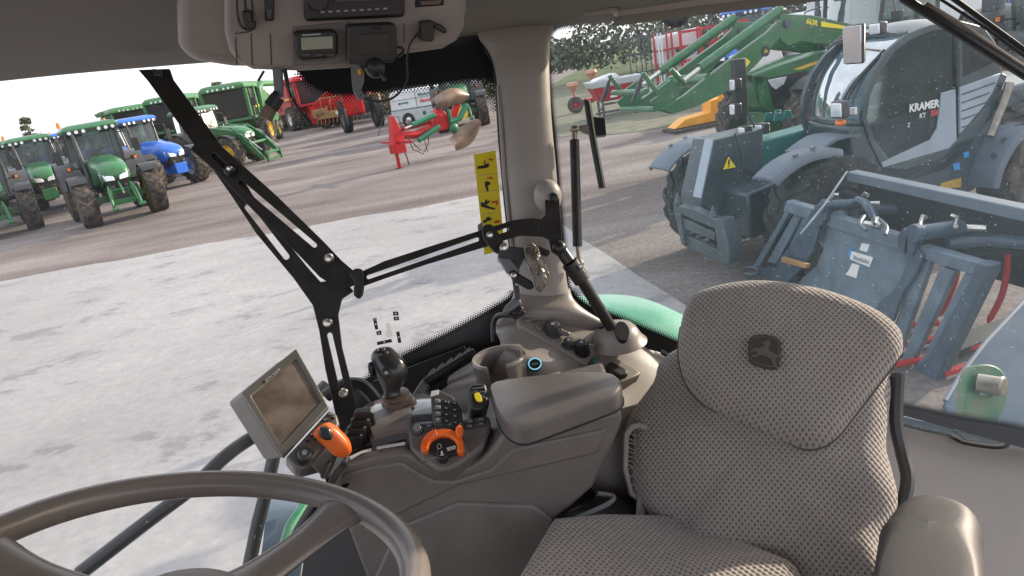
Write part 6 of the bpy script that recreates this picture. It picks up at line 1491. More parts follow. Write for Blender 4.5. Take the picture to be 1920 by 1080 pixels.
# bits of our own tractor outside: green mudguards, grab rails, linkage hook
oo = P(1200, 620, 1.9); og = sep('own_rear_mudguard', oo, 'glossy green rear mudguard of our tractor just outside the rear window', 'mudguard')
mb = MB(); rows = [[P(1075, 556, 2.05)-oo, P(1150, 552, 2.05)-oo, P(1215, 562, 2.0)-oo, P(1300, 600, 1.95)-oo, P(1450, 680, 1.9)-oo],
 [P(1070, 590, 1.9)-oo, P(1150, 590, 1.9)-oo, P(1230, 608, 1.86)-oo, P(1310, 650, 1.82)-oo, P(1450, 740, 1.8)-oo],
 [P(1065, 680, 1.75)-oo, P(1150, 690, 1.75)-oo, P(1240, 720, 1.72)-oo, P(1320, 760, 1.7)-oo, P(1450, 840, 1.7)-oo]]
mb.grid(rows, 4, 4, (0, 0, -.02)); mb.build('mudguard', K['fendergreen'], og)
oo = P(560, 980, 1.6); og = sep('own_front_panel', oo, 'green and grey bodywork of our tractor glimpsed below the monitor', 'bodywork')
mb = MB(); mb.grid([[P(505, 905, 1.75)-oo, P(560, 925, 1.7)-oo, P(585, 935, 1.68)-oo], [P(496, 990, 1.6)-oo, P(545, 985, 1.6)-oo, P(575, 985, 1.58)-oo], [P(470, 1200, 1.5)-oo, P(520, 1200, 1.5)-oo, P(545, 1200, 1.5)-oo]], 4, 4, FW*.01)
mb.build('panel', K['bucket'], og)
mb = MB(); mb.tube([P(583, 915, 1.64)-oo, P(566, 955, 1.6)-oo, P(545, 985, 1.56)-oo, P(480, 1200, 1.46)-oo], .013, 10); mb.build('green_edge', K['fendergreen'], og)
oo = P(350, 880, 1.62); og = sep('grab_rail', oo, 'long black grab rails outside the window crossing behind the steering wheel', 'rail')
mb = MB(); mb.tube(cr([P(612, 722, 1.75)-oo, P(560, 770, 1.7)-oo, P(470, 822, 1.66)-oo, P(420, 858, 1.62)-oo, P(360, 915, 1.58)-oo, P(280, 975, 1.54)-oo, P(150, 1075, 1.5)-oo], 4), .0165, 12); mb.build('rail', K['black'], og)
mb = MB(); mb.tube([P(524, 800, 1.5)-oo, P(511, 868, 1.5)-oo, P(497, 930, 1.5)-oo, P(484, 980, 1.5)-oo, P(455, 1120, 1.48)-oo], .0145, 12); mb.build('upright', K['black'], og)
mb = MB(); mb.tube([P(600, 930, 1.45)-oo, P(572, 975, 1.45)-oo, P(500, 1100, 1.42)-oo], .012, 12); mb.build('stay', K['black'], og)
oo = P(1845, 740, 2.3); og = sep('linkage_hook', oo, 'worn green lift arm eye with a rusty round pin below the rear window', 'tow hook')
HK = plane3((1800, 740, 2.3), (1890, 740, 2.3), (1850, 680, 2.32))
mb = MB(); mb.holed(on(HK, cr([V3((a, b, 0)) for a, b in ((1808, 770), (1812, 720), (1822, 692), (1842, 683), (1866, 686), (1884, 700), (1892, 726), (1886, 760), (1872, 790), (1868, 830), (1800, 830))], 3, True) and [(p.x, p.y) for p in cr([V3((a, b, 0)) for a, b in ((1808, 770), (1812, 720), (1822, 692), (1842, 683), (1866, 686), (1884, 700), (1892, 726), (1886, 760), (1872, 790), (1868, 830), (1800, 830))], 3, True)], 0, oo), [on(HK, [(1850+16*math.cos(t), 726+17*math.sin(t)) for t in [k*.3927 for k in range(16)]], 0, oo)], HK.n*.05)
K['worngreen'] = mat('worn_green_steel', (.05, .19, .10), .55, .2, var=.3, scale=14, dirt=(.24, .17, .11), dscale=11, damt=.9); mb.build('eye', K['worngreen'], og, .006)
mb = MB(); mb.cyl(HK.at(1828, 718)-oo-HK.n*.01, HK.at(1858, 726)-oo-HK.n*.05, .032, .032, 20); mb.cyl(HK.at(1858, 726)-oo-HK.n*.05, HK.at(1861, 727)-oo-HK.n*.056, .036, .03, 20); mb.build('pin', K['steel_dull'], og, .002)
# yellow instruction card stuck on the side glass
yo = SG.at(915, 380); yc = sep('instruction_card', yo, 'tall yellow card with black machine pictograms and red arrows on the side window', 'sticker')
yb = plate(SG, [(888, 291), (929, 283), (946, 468), (908, 478)], 'card', 'yellow', yc, -.006, .001, 0, yo)
def yd(pts, name, m_): plate(SG, pts, name, m_, yb, -.0075, .0008, 0, yo)
def sh(pts, dx, dy): return [(a+dx, b+dy) for a, b in pts]
pict = [[(895, 313), (908, 311), (907, 302), (909, 302), (910, 309), (916, 307), (917, 313), (912, 316), (895, 318)],
        [(909, 341), (914, 341), (919, 343), (918, 347), (914, 349), (916, 359), (913, 360), (909, 349)],
        [(901, 380), (908, 381), (911, 374), (913, 375), (913, 379), (918, 376), (917, 381), (911, 384), (917, 388), (928, 391), (928, 394), (915, 392), (902, 388)],
        [(905, 416), (911, 411), (915, 406), (917, 408), (922, 411), (919, 414), (913, 415), (908, 420)]]
for p_ in pict: yd(p_, 'pictogram', 'black')
for p_ in ([(916, 300), (920, 297), (920, 299), (924, 299), (924, 302), (920, 302), (920, 303)], [(913, 334), (921, 333), (921, 332), (924, 335), (921, 338), (921, 336), (913, 336)], [(921, 379), (933, 376), (933, 385), (930, 386), (930, 380), (921, 382)], [(926, 416), (935, 413), (937, 416), (928, 420)]): yd(p_, 'arrow', 'red')
for y in (330, 361, 402): yd([(893+(y-300)*.09, y), (931+(y-300)*.09, y-4), (931+(y-300)*.09, y-3.4), (893+(y-300)*.09, y+.6)], 'divider', 'greyprint')
yd([(907, 460), (913, 458), (913, 463), (909, 465)], 'pictogram', 'black')
# little function sticker set on the window by the joystick
fo_ = SG.at(728, 615); fs = sep('function_sticker', fo_, 'white joystick outline with small black function labels stuck on the side window', 'sticker')
for k, q in enumerate(([(737, 584), (747, 584), (748, 591), (738, 592)], [(738, 594), (748, 593), (749, 600), (739, 601)], [(700, 599), (706, 597), (710, 617), (704, 618)], [(706, 621), (715, 619), (716, 627), (707, 628)], [(743, 622), (749, 621), (753, 642), (747, 643)], [(707, 641), (734, 635), (736, 641), (708, 647)])):
    w = plate(SG, q, 'label', 'black', fs, -.005, .001, 0, fo_)
    cx = sum(a for a, b in q)/4; cy = sum(b for a, b in q)/4
    plate(SG, [(cx-1.6, cy-1.6), (cx+1.6, cy-1.8), (cx+1.6, cy+1.2), (cx-1.6, cy+1.6)], 'symbol', 'white', w, -.0062, .0008, 0, fo_)
plate(SG, [(724, 608), (729, 605), (734, 609), (735, 618), (737, 624), (734, 630), (726, 630), (723, 624), (726, 617)], 'joystick_outline', 'film', fs, -.005, .001, 0, fo_, 2)
plate(SG, [(699, 597), (707, 595), (707, 600), (700, 601)], 'label', 'greyprint', fs, -.006, .001, 0, fo_)
# ---------------------------------------------------------------- armrest console
random.seed(33)
zt_ = 2.153
SP = Plane(P(990, 820, 1.082), V3((FW.x, FW.y, 0)))       # vertical plane of the console's near side
SP.n = V3((0.0, 1, 0)); 
ko = SP.at(900, 900)
con = sep('armrest_console', ko, 'long brown armrest console carrying joystick, orange lever and orange dial', 'console')
back = V3((.02, 1, 0)).normalized()
side = [(604, 925), (612, 902), (628, 884), (652, 868), (700, 854), (752, 846), (772, 852), (800, 872), (824, 884), (850, 886), (880, 874), (906, 858), (925, 838), (945, 812), (958, 802), (1000, 812), (1166, 770), (1168, 790), (1150, 835), (1112, 915), (1070, 952), (1040, 974), (1046, 1120), (700, 1120), (640, 960)]
mb = MB(); mb.prism(on(SP, side, 0, ko), back*.19); body = mb.build('body', K['brown'], con, .008, 3)
# lower flank panel step
plate(SP, [(745, 985), (860, 938), (1000, 945), (1036, 972), (1046, 1110), (690, 1110)], 'lower_panel', 'brown', body, -.006, .02, .005, ko, seg=3)
plate(SP, [(622, 905), (650, 884), (700, 870), (752, 862), (790, 885), (815, 897), (850, 898), (920, 876), (960, 838), (1140, 800), (1120, 850), (860, 910), (740, 968), (660, 930)], 'upper_flank', 'brown', body, -.004, .02, .006, ko, seg=3)
# dial fascia: plate leaning back
FP = plane3((765, 800, 1.115), (915, 780, 1.125), (830, 885, 1.065))
def fp(pts, name, m_, off, th_, bev=.002, n=0, par=body, seg=2): return plate(FP, pts, name, m_, par, off, th_, bev, ko, n, seg)
fp([(762, 795), (800, 790), (850, 788), (918, 780), (921, 800), (905, 840), (870, 868), (845, 882), (822, 884), (790, 862), (768, 845)], 'fascia', 'brown', -.004, .05, .006, 0)
# dial with ribbed orange rim
dc = (836, 850)
def ell_(cx, cy, rx, ry, a0, a1, n=16, rot=-12):
    out = []; cr_, sr = math.cos(math.radians(rot)), math.sin(math.radians(rot))
    for k in range(n+1):
        t = math.radians(a0+(a1-a0)*k/n); x, y = rx*math.cos(t), -ry*math.sin(t); out.append((cx+x*cr_-y*sr, cy+x*sr+y*cr_))
    return out
fp(ell_(832, 846, 44, 40, -20, 200, 20), 'dial_well', 'brown_smooth', -.006, .01, .003)
rim_ = fp(ell_(832, 848, 40, 35, -32, 178, 22)+ell_(832, 850, 27, 23, 178, -32, 18), 'dial_rim', 'orange', -.020, .018, .003)
for k in range(12):
    a = 100+k*6.2; fp(ell_(832, 848, 40.5, 35.5, a, a+2.6, 1)+ell_(832, 850, 28, 24, a+2.6, a, 1), 'rib', 'orange', -.0225, .004, .0006, par=rim_)
fp([(856, 818), (861, 812), (867, 812), (871, 818), (869, 832), (862, 836), (857, 828)], 'thumb_tab', 'orange', -.030, .014, .004, par=rim_)
fp(ell_(832, 850, 27, 23, -30, 175, 18)+[(832, 862)], 'dial_face', 'black', -.012, .012, .001)
fp(ell_(831, 861, 11, 11, 0, 360, 18)[:-1], 'centre_button', 'black', -.020, .02, .002)
fp(ell_(825, 844, 4.5, 5, 0, 360, 12)[:-1], 'engine_symbol', 'white', -.0135, .001, 0); fp(ell_(825, 844, 3.3, 3.8, 0, 360, 12)[:-1], 'engine_symbol', 'black', -.0142, .001, 0)
fp([(821, 851), (830, 850), (830, 851.2), (821, 852.2)], 'symbol_bar', 'white', -.0135, .001, 0); fp([(829, 857), (832, 856.5), (833, 862), (829, 862.5)], 'button_symbol', 'white', -.0212, .001, 0); fp([(827, 864), (835, 863), (835, 864.2), (827, 865.2)], 'symbol_bar', 'white', -.0212, .001, 0)
a, b, c = FP.at(848, 848), FP.at(856, 845.6), FP.at(847, 840)
text_mesh('ECO', .0072, K['white'], body, a-FP.n*.0135-ko, b-a, c-a, bold=.0003)
fp([(875, 852), (878, 851), (879, 857), (876, 858)], 'symbol_bar', 'greyprint', -.0052, .001, 0)
# button strip above the dial
fp(ell_(783, 808, 12, 11, 0, 360, 20)[:-1], 'round_button', 'darkgrey', -.010, .012, .002); fp(ell_(783, 808, 8, 7.5, 0, 360, 16)[:-1], 'round_button_cap', 'grey', -.0115, .003, .001)
for k, (x, y, w) in enumerate(((797, 800, 16), (815, 798, 18), (835, 797, 18), (855, 797, 16), (872, 793, 18), (893, 789, 18))):
    for j in range(2 if k > 3 else 1):
        yy = y+j*9-(2 if k > 3 else 0); o = fp([(x, yy), (x+w, yy-2), (x+w, yy+(6 if k > 3 else 11)), (x, yy+(8 if k > 3 else 13))], 'strip_button', 'darkgrey', -.009, .01, .0015)
        fp([(x+6, yy+3), (x+w-5, yy+2), (x+w-5, yy+3.6), (x+6, yy+4.6)], 'button_mark', 'greyprint', -.0098, .001, 0, par=o)
# white scale lines by the orange lever
TP = plane3((660, 860, 1.09), (760, 838, 1.09), (700, 800, 1.17))
fpt = lambda pts, name, m_, off, th_, bev=.001, n=0: plate(TP, pts, name, m_, body, off, th_, bev, ko, n)
fpt([(604, 925), (612, 898), (640, 868), (660, 850), (700, 836), (768, 824), (766, 770), (700, 790), (655, 800), (640, 830)], 'lever_deck', 'brown', .002, .03, .005)
fpt([(657, 862), (678, 851), (698, 846), (698, 850), (679, 855), (659, 866)], 'scale_line', 'white', -.006, .002, .0003); fpt([(708, 843), (730, 839), (761, 834), (761, 838), (731, 843), (708, 847)], 'scale_line', 'white', -.006, .002, .0003)
fpt([(655, 854), (680, 842), (698, 838), (701, 832), (762, 820), (762, 830), (704, 840), (680, 848), (657, 858)], 'lever_slot', 'vdark', -.004, .003, .0005)
fpt([(748, 820), (755, 818), (757, 824), (750, 826)], 'tortoise_mark', 'white', -.006, .001, 0)
fpt([(649, 856), (656, 850), (657, 856), (651, 862)], 'hare_mark', 'white', -.004, .001, 0)
# orange gear lever
gl_ = P(648, 848, 1.07)-ko
mb = MB()
ringsC = [(651, 848, 10, 14), (648, 845, 14, 17), (640, 838, 19, 20), (628, 826, 20, 21), (616, 815, 20, 20), (606, 808, 18, 18), (600, 806, 15, 15), (595, 807, 9, 9), (591, 808, 2, 2)]
axd = (P(600, 806, 1.03)-P(650, 848, 1.06)).normalized(); u_ = axd.cross(FW).normalized(); w_ = axd.cross(u_).normalized()
rings = []
for i, (px, py, ra, rb) in enumerate(ringsC):
    c = P(px, py, 1.06-.03*i/8)-ko; s = 1.05/1280
    rings.append([c+u_*ra*s*math.copysign(abs(math.cos(t))**.75, math.cos(t))+w_*rb*s*.85*math.copysign(abs(math.sin(t))**.75, math.sin(t)) for t in [k*2*math.pi/24 for k in range(24)]])
cols = [cr([r[j] for r in rings], 3) for j in range(24)]
mb.ring([[cols[j][i] for j in range(24)] for i in range(len(cols[0]))], True); ol = mb.build('orange_lever', K['orange'], con)
LP_ = plane3((600, 815, 1.018), (625, 815, 1.022), (610, 800, 1.02))
plate(LP_, [(598, 804), (606, 800), (618, 803), (624, 816), (620, 824), (610, 824), (600, 818)], 'thumb_switch', 'black_gloss', ol, -.008, .02, .004, ko, 2)
# four black paddle levers
for k in range(4):
    y0 = 782+k*14.5; x0 = 668-k*6.5
    Q = plane3((x0, y0, 1.13), (x0+36, y0-2, 1.13), (x0, y0+14, 1.11))
    w = plate(Q, [(x0, y0+3), (x0+6, y0-1), (x0+34, y0-3), (x0+37, y0+6), (x0+32, y0+10), (x0-3, y0+11)], 'paddle', 'black', con, -.018, .03, .004, ko, seg=3)
    plate(Q, [(x0+30, y0-1), (x0+36, y0-2), (x0+34, y0+8), (x0+29, y0+9)], 'paddle_mark', 'greyprint', w, -.0195, .003, .0005, ko)
# glossy pod under the joystick
pc_ = P(765, 790, 1.19)-ko
mb = MB(); rows = []
pr_ = [(-.20, 0)]
rows = [[PC(x, y, d)+cabo-ko for x, y, d in r] for r in (
    [(668, 775, 1.22), (700, 752, 1.24), (760, 742, 1.26), (820, 738, 1.26), (858, 756, 1.25), (876, 790, 1.23)],
    [(672, 790, 1.17), (705, 768, 1.18), (762, 756, 1.19), (825, 752, 1.19), (866, 774, 1.18), (880, 800, 1.17)],
    [(690, 812, 1.12), (715, 796, 1.13), (765, 786, 1.135), (825, 778, 1.14), (862, 792, 1.14), (880, 806, 1.14)],
    [(700, 845, 1.095), (730, 836, 1.10), (768, 828, 1.10), (825, 812, 1.105), (862, 812, 1.11), (884, 812, 1.12)])]
mb.grid(rows, 4, 4, (0, 0, -.03)); mb.build('pod', K['pod'], con)
mb = MB(); mb.grid([[P(x, y, d)-ko for x, y, d in r] for r in ([(700, 775, 1.155), (730, 762, 1.165), (770, 760, 1.165)], [(695, 800, 1.115), (730, 792, 1.12), (770, 786, 1.12)], [(700, 816, 1.105), (735, 808, 1.11), (768, 802, 1.11)])], 4, 4, (0, .0, -.02)); mb.build('pod_cover', K['brown'], con)
# keypad on the pod
KP = plane3((815, 755, 1.145), (866, 770, 1.14), (820, 800, 1.115))
plate(KP, [(808, 742), (826, 738), (850, 750), (866, 775), (868, 800), (860, 812), (812, 803)], 'keypad', 'darkgrey', con, -.012, .03, .004, ko, seg=3)
for i in range(3):
    for j in range(4):
        x = 814+i*16+j*.5; y = 756+j*12+i*3.0; o = plate(KP, [(x, y), (x+11, y+1), (x+11, y+8), (x, y+7)], 'key', 'grey' if i == 0 else 'black', con, -.0155, .006, .001, ko)
        plate(KP, [(x+3, y+2.5), (x+8, y+3), (x+8, y+4.5), (x+3, y+4)], 'key_mark', 'greyprint', o, -.0163, .001, 0, ko)
plate(KP, [(808, 742), (823, 739), (822, 748), (807, 752)], 'pod_label', 'spaint', con, -.014, .003, .0005, ko)
# two tall black rocker levers with a yellow mark
LV = plane3((880, 740, 1.15), (915, 730, 1.16), (890, 780, 1.13))
plate(LV, [(878, 736), (884, 729), (908, 727), (912, 740), (910, 752), (882, 752), (880, 745)], 'rocker_lever', 'black', con, -.02, .04, .005, ko, seg=3)
lv2 = plate(LV, [(878, 752), (890, 742), (900, 752), (913, 758), (915, 772), (900, 783), (882, 782), (879, 765)], 'rocker_lever', 'black', con, -.03, .05, .005, ko, seg=3)
plate(LV, [(886, 753), (895, 751), (901, 764), (898, 768), (890, 766)], 'yellow_mark', 'yellow', lv2, -.0315, .003, .0008, ko, 2)
for y in (738, 746): plate(LV, [(884, y), (906, y-3), (906, y-1), (884, y+2)], 'lever_ridge', 'grey', con, -.0212, .002, .0004, ko)
# padded lid
def hz(px, py, z=zt_): r = ray(px, py); return EYE+r*((z-EYE.z)/r.z)
lid = [(918, 724), (960, 714), (1030, 706), (1100, 701), (1142, 703), (1160, 712), (1168, 730), (1169, 752), (1150, 768), (1080, 792), (1000, 820), (985, 824), (962, 822), (942, 806), (930, 785), (922, 755)]
topo = [(920, 722), (960, 712), (1030, 704), (1100, 699), (1142, 701), (1158, 708), (1165, 720), (1160, 735), (1135, 748), (1066, 774), (996, 799), (978, 803), (960, 800), (943, 788), (931, 770), (923, 748)]
ZT = zt_+.032
qt = cr([hz(*p, ZT)-ko for p in topo], 3, True); qb = cr([hz(*p)-ko for p in lid], 3, True); ct = sum(qt, V3())/len(qt)
for i, p in enumerate(qb):      # the hidden far edge drops straight down from the top
    if p.y > qt[i].y: qb[i] = V3((qt[i].x, qt[i].y, p.z))
def sc(s, dz): return [ct+(p-ct)*s+V3((0, 0, dz)) for p in qt]
mb = MB(); mb.ring([[p+V3((0, 0, .002)) for p in qb], [p+V3((0, 0, .006)) for p in qb], [a.lerp(b_, .7)+V3((0, 0, .003)) for a, b_ in zip(qb, qt)], sc(.992, 0), sc(.97, .003), sc(.90, .0045), sc(.6, .0055), sc(.2, .006)], True); mb.build('lid', K['brown'], con)
mb = MB(); mb.tube([p+V3((0, -.0008, .004)) for p in qb if p.y < ct.y+.02], .0016, 6); mb.build('lid_seam', K['vdark'], con)
# joystick
jo = P(738, 775, 1.2); js = sep('joystick', jo, 'black joystick grip on a brown ribbed gaiter rising from the console', 'joystick')
def jp(px, py, d): return P(px, py, d)-jo
mb = MB(); s = 1.16/1280; rings = []
J = [(715, 651, 6, 5), (716, 653, 14, 10), (717, 658, 20, 15), (720, 667, 25, 20), (727, 679, 30, 24), (733, 691, 31, 26), (737, 703, 29, 25), (738, 714, 25, 22), (737, 724, 20, 19), (735, 734, 16, 16), (736, 742, 16, 16)]
for px, py, ra, rb in J:
    c = jp(px, py, 1.17); ax_ = (P(716, 652, 1.17)-P(737, 742, 1.17)).normalized(); u_ = ax_.cross(FW).normalized(); w_ = u_.cross(ax_).normalized()
    rings.append([c+u_*ra*s*math.cos(t)+w_*rb*s*math.sin(t) for t in [k*2*math.pi/24 for k in range(24)]])
cols = [cr([r[j] for r in rings], 3) for j in range(24)]
mb.ring([[cols[j][i] for j in range(24)] for i in range(len(cols[0]))], True); gp_ = mb.build('grip', K['black_gloss'], js)
for px, py, r in ((707, 657, .0038), (719, 655, .0038), (713, 664, .0036), (725, 661, .0036)):
    mb = MB(); mb.ell(jp(px, py+1, 1.155), (r, r, r)); mb.build('thumb_button', K['darkgrey'], gp_)
mb = MB(); c = jp(724, 699, 1.145); mb.lathe([(.009, 0), (.0085, .004), (.006, .005), (.0001, .005)], c+FW*.003, -FW, 20); b_ = mb.build('side_button', K['black'], gp_)
mb = MB(); c = jp(724, 699, 1.139); mb.cyl(c, c-FW*.001, .0028, n=12); mb.build('button_symbol', K['greyprint'], b_)
mb = MB(); mb.ell(jp(697, 693, 1.165), (.006, .008, .014)); mb.build('trigger', K['black'], gp_)
mb = MB(); pr_ = []
for k in range(22):
    t = k/21; r = .0205+.014*t+.0028*math.sin(t*math.pi*7.5); pr_.append((r, -t*.042))
mb.lathe(pr_, jp(741, 738, 1.175), V3((-.02, -.08, 1)), 30, True); mb.build('gaiter', K['boot'], js)
# ---------------------------------------------------------------- cup holder
co_ = P(935, 690, 1.26); ch = sep('cup_holder', co_, 'brown cup holder with a slotted front standing on the side shelf', 'cup holder')
cen = P(934, 668, 1.275)-co_; H_ = .095
mb = MB(); R_ = .046; t_ = .004; A0_, A1_ = math.radians(-75), math.radians(-105)
def cy(a, r, z): d = V3((math.cos(a), math.sin(a), 0)); return cen+d*r+V3((0, 0, z))
ang0 = math.atan2(-1, -.12)
angs = [ang0+math.radians(22)+k*math.radians(316)/44 for k in range(45)]
for side_ in (0,):
    prof_ = [(R_-t_, -H_), (R_-t_-.001, -.02), (R_-t_, -.004), (R_-t_+.002, 0), (R_+t_*.8, .001), (R_+t_*1.5, -.004), (R_+t_, -.010), (R_+.002, -H_)]
    A = [[mb.v(cy(a, r, z)) for r, z in prof_] for a in angs]
    for i in range(44):
        for j in range(len(prof_)): mb.f([A[i][j], A[i+1][j], A[i+1][(j+1) % len(prof_)], A[i][(j+1) % len(prof_)]])
    mb.f(A[0]); mb.f(A[-1][::-1])
mb.build('cup', K['brown_smooth'], ch, .0008); mb = MB(); mb.cyl(cen+V3((0, 0, -H_)), cen+V3((0, 0, -H_+.006)), R_, n=30); mb.build('base', K['brown'], ch)
# usb socket with lit ring
uo = P(1003, 683, 1.275); us = sep('usb_socket', uo, 'round black socket with a glowing pale blue ring beside the cup holder', 'socket')
un = (-FW+V3((0, 0, .9))).normalized()
mb = MB(); mb.lathe([(.0118, 0), (.0125, .003), (.0108, .0035), (.0105, .001)], (0, 0, 0), un, 28); mb.build('light_ring', K['ring'], us)
mb = MB(); mb.cyl(un*-.01, un*.0015, .0105, n=24); mb.build('socket', K['black'], us); mb = MB(); mb.box(un*.002, (.012, .003, .004)); mb.build('slot', K['grey'], us)
# ---------------------------------------------------------------- switch panel on the ledge
LEd = plane3((985, 605, 1.380), (1150, 700, 1.324), (975, 650, 1.328))
so2 = LEd.at(1060, 660); spn = sep('switch_panel', so2, 'tan switch panel with knobs, blanks and rockers on the ledge behind the pillar foot', 'control panel')
def lp(pts, name, m_, off, th_, bev=.0015, n=0, par=None): return plate(LEd, pts, name, m_, par or spn, off, th_, bev, so2, n)
fr_ = lp([(968, 602), (982, 586), (1000, 590), (1190, 695), (1200, 705), (1165, 722), (1150, 720), (972, 614)], 'panel', 'tan', -.007, .03, .003)
lp([(978, 600), (998, 588), (1010, 596), (992, 610), (984, 610)], 'blank', 'brown_smooth', -.0125, .01, .003, par=fr_); lp([(998, 613), (1010, 602), (1030, 612), (1014, 626), (1008, 626)], 'blank', 'brown_smooth', -.0125, .01, .003, par=fr_)
def knob(px, py, r, h, m_='darkgrey', lever=None):
    c = on(LEd, [(px, py)], -.012, so2)[0]; n = (V3((0, 0, 1))-FW*.35).normalized(); mb = MB()
    mb.cyl(c-n*.006, c+n*.002, r*1.25, r*1.2, 24)
    mb.lathe([(r, .0), (r*1.02, h*.5), (r*.92, h*.9), (r*.7, h), (.0001, h)], c, n, 24)
    for k in range(10):
        a = k*.628; u = n.orthogonal().normalized(); w = n.cross(u); q = c+(u*math.cos(a)+w*math.sin(a))*r*.98; mb.cyl(q+n*h*.1, q+n*h*.85, r*.12, n=6)
    o = mb.build('knob', K[m_], spn)
    if lever:
        mb = MB(); q = on(LEd, [lever], -.014, so2)[0]; mb.tube([c+n*.003, q+n*.003], [r*.7, r*.35], 10); mb.ell(q+n*.003, (r*.5, r*.5, r*.35)); mb.build('pointer', K['brown_smooth'], o)
    mb = MB(); mb.cyl(c+n*h, c+n*(h+.0006), r*.28, n=12); mb.build('knob_mark', K['greyprint'], o); return o
knob(1036, 628, .0145, .018, 'darkgrey', (1060, 637)); knob(1064, 652, .0105, .010, 'darkgrey', (1085, 648)); knob(1089, 665, .0125, .022, 'black', (1107, 660))
o = lp([(1098, 694), (1110, 676), (1122, 682), (1110, 700)], 'rocker', 'black', -.016, .012, .003, par=fr_); lp([(1106, 689), (1112, 681), (1117, 684), (1111, 692)], 'rocker_mark', 'kteal', -.0175, .002, .0005, par=o)
lp([(1128, 700), (1140, 688), (1168, 702), (1174, 712), (1160, 716)], 'black_cover', 'black', -.018, .014, .003, par=fr_)
lp([(1070, 605), (1073, 601), (1080, 602), (1110, 632), (1112, 638), (1104, 639), (1074, 611)], 'blank_outline', 'brown', .001, .001, 0, 2); 
# ---------------------------------------------------------------- touch monitor
A_, B2, C2, D2 = (453, 737, 1.06), (555, 654, 1.13), (616, 763, 1.10), (531, 858, 1.02)
MP = plane3(A_, B2, D2)
mo2 = MP.at(540, 760); mon = sep('touch_monitor', mo2, 'tilted grey-brown touch monitor with a dusty blank screen and button strip', 'monitor')
vec = (P(423, 752, 1.12)-P(453, 737, 1.06))
mb = MB(); q = on(MP, [(453, 737), (555, 654), (616, 763), (531, 858)], .006, mo2); back_ = [p+vec for p in q]; cb3 = sum(back_, V3())/4
mb.hexa(q, [cb3+(p-cb3)*.96 for p in back_]); hs = mb.build('housing', K['bezel'], mon, .006, 3)
mb = MB(); mb.holed(on(MP, [(453, 737), (555, 654), (617, 763), (531, 858)], -.002, mo2), [on(MP, [(471, 744), (554, 674), (601, 753), (527, 835)], -.002, mo2)], MP.n*.010); mb.build('bezel', K['bezel'], hs, .002)
plate(MP, [(470, 744), (554, 673), (602, 753), (527, 836)], 'screen', 'screen', mon, .001, .003, 0, mo2)
plate(MP, [(535, 858), (618, 768), (632, 777), (637, 794), (625, 820), (596, 850), (568, 880), (552, 878)], 'control_strip', 'brown', mon, .0, .03, .004, mo2)
a, b, c = MP.at(511, 705), MP.at(517, 700), MP.at(508, 700)
text_mesh('JOHN DEERE', .0052, K['greyprint'], mon, a-MP.n*.003-mo2, b-a, c-a)
for (x, y) in ((617, 778), (625, 783), (608, 789), (616, 795), (595, 804), (584, 816), (576, 826), (590, 822), (600, 812)):
    o = plate(MP, [(x-5, y+1), (x, y-5), (x+5, y-1), (x, y+5)], 'button', 'black', mon, -.004, .008, .0015, mo2)
    plate(MP, [(x-1.5, y), (x, y-1.5), (x+1.5, y), (x, y+1.5)], 'button_mark', 'greyprint', o, -.0046, .001, 0, mo2)
plate(MP, [(553, 852), (562, 840), (576, 838), (588, 850), (580, 868), (566, 876), (556, 868)], 'knob_well', 'black', mon, -.003, .006, .001, mo2)
c = on(MP, [(570, 856)], -.003, mo2)[0]; mb = MB(); mb.lathe([(.0105, 0), (.0105, .010), (.0085, .0125), (.0001, .0125)], c, -MP.n, 24); kb_ = mb.build('knob', K['darkgrey'], mon)
mb = MB(); mb.cyl(c-MP.n*.0125, c-MP.n*.0132, .004, n=14); mb.build('knob_mark', K['greyprint'], kb_)
mb = MB(); mb.tube([P(560, 880, 1.12)-mo2, P(600, 870, 1.18)-mo2, P(640, 850, 1.2)-mo2], .014, 10); mb.prism([P(*a)-mo2 for a in ((578, 870, 1.10), (604, 842, 1.10), (640, 862, 1.13), (612, 905, 1.13))], FW*.02); mb.build('support_arm', K['brown'], mon, .004)
plate(MP, [(600, 893), (616, 862), (622, 866), (606, 898)], 'key_strip', 'black', mon, -.002, .006, .001, mo2)
# ---------------------------------------------------------------- steering wheel
wc = P(352, 1075, .6187); wn_ = V3((.2729, .2069, .9395)).normalized(); uu = wn_.cross(V3((0, 1, .1))).normalized(); vv = wn_.cross(uu)
sw_ = sep('steering_wheel', wc, 'brown steering wheel rim arching across the bottom left of the view', 'steering wheel')
mb = MB(); n_ = 120; rings = []
for k in range(n_):
    a = 2*math.pi*k/n_; rd = uu*math.cos(a)+vv*math.sin(a); c = rd*.205
    rings.append([c+(rd*math.cos(t)+wn_*math.sin(t))*.0152 for t in [j*2*math.pi/20 for j in range(20)]])
R__ = [[mb.v(p) for p in r] for r in rings]
for i in range(n_):
    a, b = R__[i], R__[(i+1) % n_]
    for j in range(20): mb.f([a[j], a[(j+1) % 20], b[(j+1) % 20], b[j]])
mb.build('rim', K['brown_smooth'], sw_)
def rp(a, r, h=0): return (uu*math.cos(a)+vv*math.sin(a))*r+wn_*h
